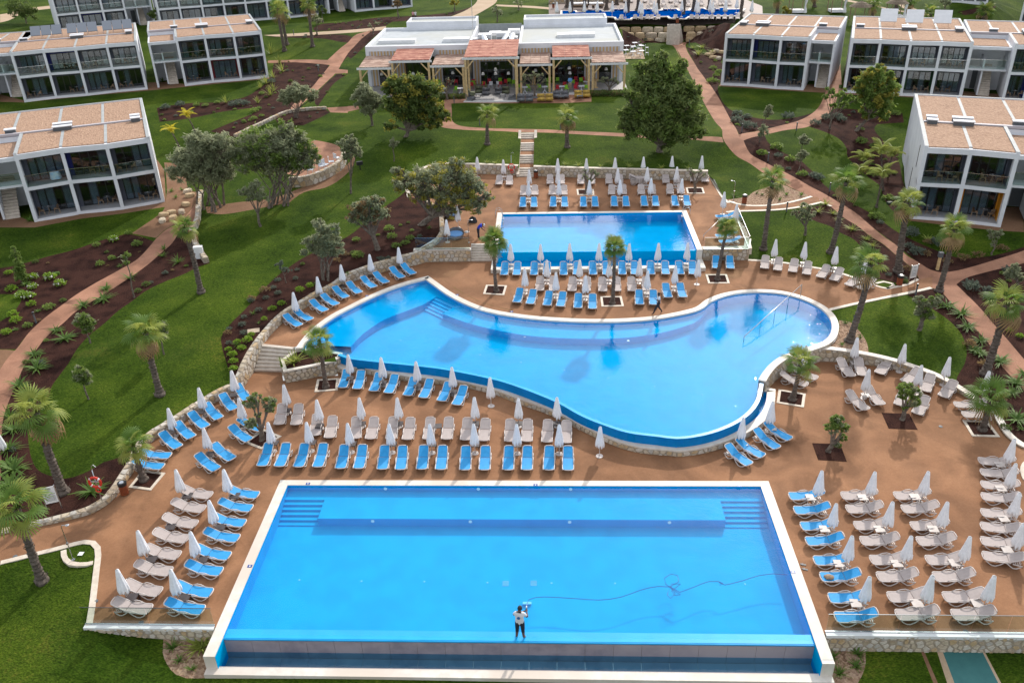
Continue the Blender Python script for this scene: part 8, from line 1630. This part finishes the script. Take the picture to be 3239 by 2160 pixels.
for i, x in enumerate((400, 545)):
    p = U('L', x, 60, ZF); r = empty('canopy_bed', (p.x, p.y, ZF), 0, ('left', 'right')[i] + ' of the two white canopy beds behind the far pool', 'canopy bed', 'canopy beds'); MB().box(-1.3, -.9, .1, 1.3, .9, .4).build('bed_base', M['rattan'], r); MB().box(-1.2, -.85, .4, 1.2, .85, .55).build('mattress', M['parasol'], r); MB().box(-1.4, -1, 2.2, 1.4, 1, 2.28).build('canopy', M['parasol'], r)
    for sx in (-1.3, 1.3):
        for sy in (-.9, .9): MB().bar((sx, sy, 0), (sx, sy, 2.2), .08).build('post', M['frame_dark'], r)
tag(MB().box(0, 0, 0, .01, .01, .01).build('x', M['steel']), 'x', 'x'); bpy.data.objects.remove(bpy.data.objects['x'])
tw_ = U('L', 300, 40, 8); P = [U('L', 105, 42, 8), U('L', 560, 28, 8), U('L', 860, 22, 8)]; stone_wall('low stone wall behind the far canopy beds', P, 8, 8.8, .4, 1, size=.6, lim=60)
mat('thatch', (.12, .09, .06), (.20, .155, .11), 14, rough=1, bump=.6, bscale=30)
for i, (x, y, bed) in enumerate(((815, 88, 1), (1080, 85, 1), (1232, 150, 0), (1478, 128, 1))):
    p = G('C', x, y); r = empty('straw_gazebo', p, 0, 'straw roofed gazebo with white curtain, ' + ORD[i] + ' from the left beyond the hotel roofs', 'gazebo', 'straw roofed gazebos'); b = MB(); n = 16
    for k in range(3): b.lathe([(1.75 - .5 * k, 2.25 + .22 * k), (1.2 - .5 * k if k < 2 else .05, 2.62 + .22 * k)], n)
    b.build('straw_roof', M['thatch'], r)
    for sx in (-1.1, 1.1):
        for sy in (-1.1, 1.1): MB().bar((sx, sy, 0), (sx, sy, 2.3), .10).build('post', M['rattan'], r)
    if bed: MB().box(-1.05, -1.0, .1, 1.05, .9, .5).build('bed', M['parasol'], r); MB().tube([(1.05, -1.0, .1), (1.0, -1.0, 1.2), (1.05, -1.0, 2.2)], [.28, .15, .25], 8).build('curtain', M['parasol'], r)
# ------------------------------------------------------------ restaurant furniture
def make_rest_chair(m):
    r = empty('cafe_chair', (0, 0, -50)); MB().box(-.22, -.22, .43, .22, .22, .46).build('seat', m, r); MB().box(-.22, .19, .46, .22, .22, .84).build('backrest', m, r)
    for sx in (-1, 1):
        for sy in (-1, 1): MB().bar((sx * .2, sy * .2, .44), (sx * .22, sy * .22, 0), .03).build('leg', m, r)
    return r
RC = {'lime': make_rest_chair(M['lime']), 'red': make_rest_chair(M['red_chair']), 'white': make_rest_chair(M['white_table'])}
def make_rt():
    r = empty('cafe_table', (0, 0, -50)); MB().box(-.36, -.36, .72, .36, .36, .75).build('table_top', M['white_table'], r); MB().tube([(0, 0, .72), (0, 0, .3)], .035, 6).build('stem', M['white_table'], r)
    for i in range(4): a = .78 + i * 1.57; MB().bar((0, 0, .34), (.34 * math.cos(a), .34 * math.sin(a), 0), .05).build('leg', M['white_table'], r)
    return r
RT = make_rt(); T_ = [('J', 1070, 1045), ('J', 1190, 1100), ('J', 1412, 1095), ('K', 420, 1080), ('K', 685, 1080), ('K', 915, 1110), ('K', 1180, 1110), ('K', 1235, 1000)]
for i, (k, x, y) in enumerate(T_): p = U(k, x, y, 4.6); place(RT, (p.x, max(p.y, YO - .2) if not -10 < p.x < -3.7 else p.y, 4.6), .1, f'white square cafe table, {ORD[i]} from the left on the restaurant terrace', 'table', 'cafe tables')
C_ = [('lime', 'J', 1050, 990), ('lime', 'J', 1140, 1080), ('lime', 'J', 1350, 1075), ('lime', 'J', 1160, 950), ('lime', 'J', 1590, 1000), ('lime', 'J', 1730, 1000), ('lime', 'J', 1950, 925), ('lime', 'J', 2060, 925), ('lime', 'J', 2120, 990), ('lime', 'K', 365, 1040), ('lime', 'K', 470, 1050), ('lime', 'K', 620, 1040), ('lime', 'K', 738, 1045), ('lime', 'K', 730, 960), ('lime', 'K', 975, 1060), ('lime', 'K', 1060, 980),
      ('red', 'J', 1275, 930), ('red', 'J', 1370, 940), ('red', 'J', 1560, 1020), ('red', 'J', 1605, 940), ('red', 'J', 1715, 1010), ('red', 'J', 1800, 960), ('red', 'J', 2010, 980), ('red', 'J', 1945, 1000), ('red', 'K', 850, 1060), ('red', 'K', 945, 1010), ('red', 'K', 1100, 1060), ('red', 'K', 1110, 1010), ('red', 'K', 1100, 910), ('red', 'K', 1190, 890), ('lime', 'K', 745, 905), ('lime', 'K', 845, 905), ('lime', 'K', 1170, 960), ('lime', 'K', 1240, 1050), ('white', 'J', 1815, 1010), ('white', 'J', 1920, 1000)]
cn = {}
for c, k, x, y in C_:
    p = U(k, x, y, 4.6); j = cn[c] = cn.get(c, -1) + 1; half = 'left half' if p.x < -10.1 else ('middle bay' if p.x < -3.6 else 'right half'); yy = max(p.y, YO - .1) if not -10 < p.x < -3.7 else p.y
    place(RC[c], (p.x, min(yy, YW_ - .6), 4.6), rnd.uniform(-.4, .4) + (math.pi if j % 2 else 0), f'{c} cafe chair in the {half} of the restaurant terrace', 'chair', f'{c} cafe chairs, {half} of the restaurant terrace')
def sofa(k, x, y, z, m, label, n=2, rz=0.0):
    p = U(k, x, y, z); r = empty('lounge_seat', p, rz, label, 'lounge seat')
    for i in range(n):
        o = (i - (n - 1) / 2) * .98; b = MB(); prof = [(-.42, .05), (-.45, .28), (-.38, .38), (.05, .36), (.2, .42), (.3, .72), (.42, .74), (.47, .5), (.45, .05)]; m_ = len(prof); vs = [(o + s * (.46 - .05 * e), a, c) for s, e in ((-1, 1), (-1, 0), (1, 0), (1, 1)) for a, c in [(a * (1 - .08 * e), c * (1 - .1 * e)) for a, c in prof]]
        fs = [(q * m_ + i2, q * m_ + (i2 + 1) % m_, (q + 1) * m_ + (i2 + 1) % m_, (q + 1) * m_ + i2) for q in range(3) for i2 in range(m_)] + [tuple(range(m_))[::-1], tuple(3 * m_ + i2 for i2 in range(m_))]; b.add(vs, fs); b.build('cushion', M[m], r, smooth=True)
sofa('K', 425, 1180, 4.55, 'lounge_grey', 'pair of dark grey bean seats left of the ochre pair before the terrace'); sofa('K', 690, 1172, 4.55, 'lounge_ochre', 'pair of ochre bean seats in the middle before the terrace'); sofa('K', 900, 1132, 4.55, 'lounge_grey', 'pair of dark grey bean seats between the two ochre pairs'); sofa('K', 1183, 1125, 4.55, 'lounge_ochre', 'pair of ochre bean seats at the right end before the terrace')
sofa('J', 1560, 1100, 4.6, 'lounge_olive', 'olive grey corner sofa at the left of the middle bay', 1, 1.57); sofa('J', 1660, 1070, 4.6, 'lounge_olive', 'olive sofa left of the centre of the middle bay', 1); sofa('J', 1755, 1090, 4.6, 'lounge_grey', 'grey sofa left of the aisle in the middle bay', 1); sofa('J', 1920, 1085, 4.6, 'lounge_grey', 'grey sofa right of the aisle in the middle bay', 1); sofa('J', 2015, 1075, 4.6, 'lounge_olive', 'olive sofa right of the centre of the middle bay', 1); sofa('J', 2100, 1155, 4.6, 'lounge_grey', 'grey corner sofa at the right of the middle bay', 1, -1.57); sofa('J', 1550, 1165, 4.6, 'lounge_grey', 'grey bean seat at the left front corner of the middle bay', 1, 1.2)
for i, (k, x, y) in enumerate((('J', 1655, 1120), ('J', 1980, 1125), ('K', 905, 1150), ('K', 1150, 1145), ('K', 555, 1165), ('J', 1670, 1020), ('J', 1990, 1010))):
    p = U(k, x, y, 4.6); r = empty('low_table', p, 0, f'low dark coffee table, {ORD[i]} of those before and on the terrace', 'table', 'low coffee tables'); MB().box(-.35, -.3, .3, .35, .3, .34).build('table_top', M['vent_grey'], r); [MB().bar((sx * .3, sy * .25, 0), (sx * .3, sy * .25, .3), .04).build('leg', M['vent_grey'], r) for sx in (-1, 1) for sy in (-1, 1)]
for i, (k, x, y) in enumerate((('K', 1350, 1000), ('K', 540, 960))):
    p = U(k, x, y, 4.6); r = empty('cable_drum', (p.x, max(p.y, YO), 4.6), 0, 'wooden cable drum table ' + ('beside the right door', 'behind the bare olive') + ' of the restaurant' if 0 else 'wooden cable drum table ' + ('beside the right restaurant door', 'behind the bare branched olive')[i], 'table'); MB().lathe([(.45, .95), (.45, 1.02)], 16).build('top_disc', M['timber'], r); MB().lathe([(.22, .06), (.22, .95)], 12).build('core', M['timber'], r); MB().lathe([(.42, 0), (.42, .06)], 16).build('bottom_disc', M['timber'], r)
for i, (x, y) in enumerate(((1885, 345), (1930, 350), (1985, 345), (1880, 375), (1930, 385), (1985, 380), (1940, 325))):
    p = G('B', x, y); place(RT, (p.x, p.y, p.z), .2, f'white cafe table, {ORD[i]} on the small terrace right of the restaurant', 'table', 'tables on the small side terrace')
    place(RC['white'], (p.x + .8, p.y, p.z), 1.5, f'white cafe chair, {ORD[i]} on the small terrace right of the restaurant', 'chair', 'chairs on the small side terrace')
for i, (x, y) in enumerate(((2105, 1185), (2180, 1160), (2205, 1150), (2245, 1130), (2285, 1105))):
    p = G('A', x, y); place(RC['white'], (p.x, p.y, p.z + .02), .6 * i, f'white plastic chair, {ORD[i]} from the left on the round terrace', 'chair', 'white chairs on the round terrace', 1.25)
p = G('B', 85, 1150); r = empty('floodlight', p, .5, 'small black floodlight on the lawn above the round terrace wall', 'floodlight'); MB().box(-.3, -.12, .5, .3, .12, .85).build('lamp_head', M['black_plastic'], r); MB().bar((0, 0, 0), (0, 0, .5), .08).build('stand', M['black_plastic'], r)
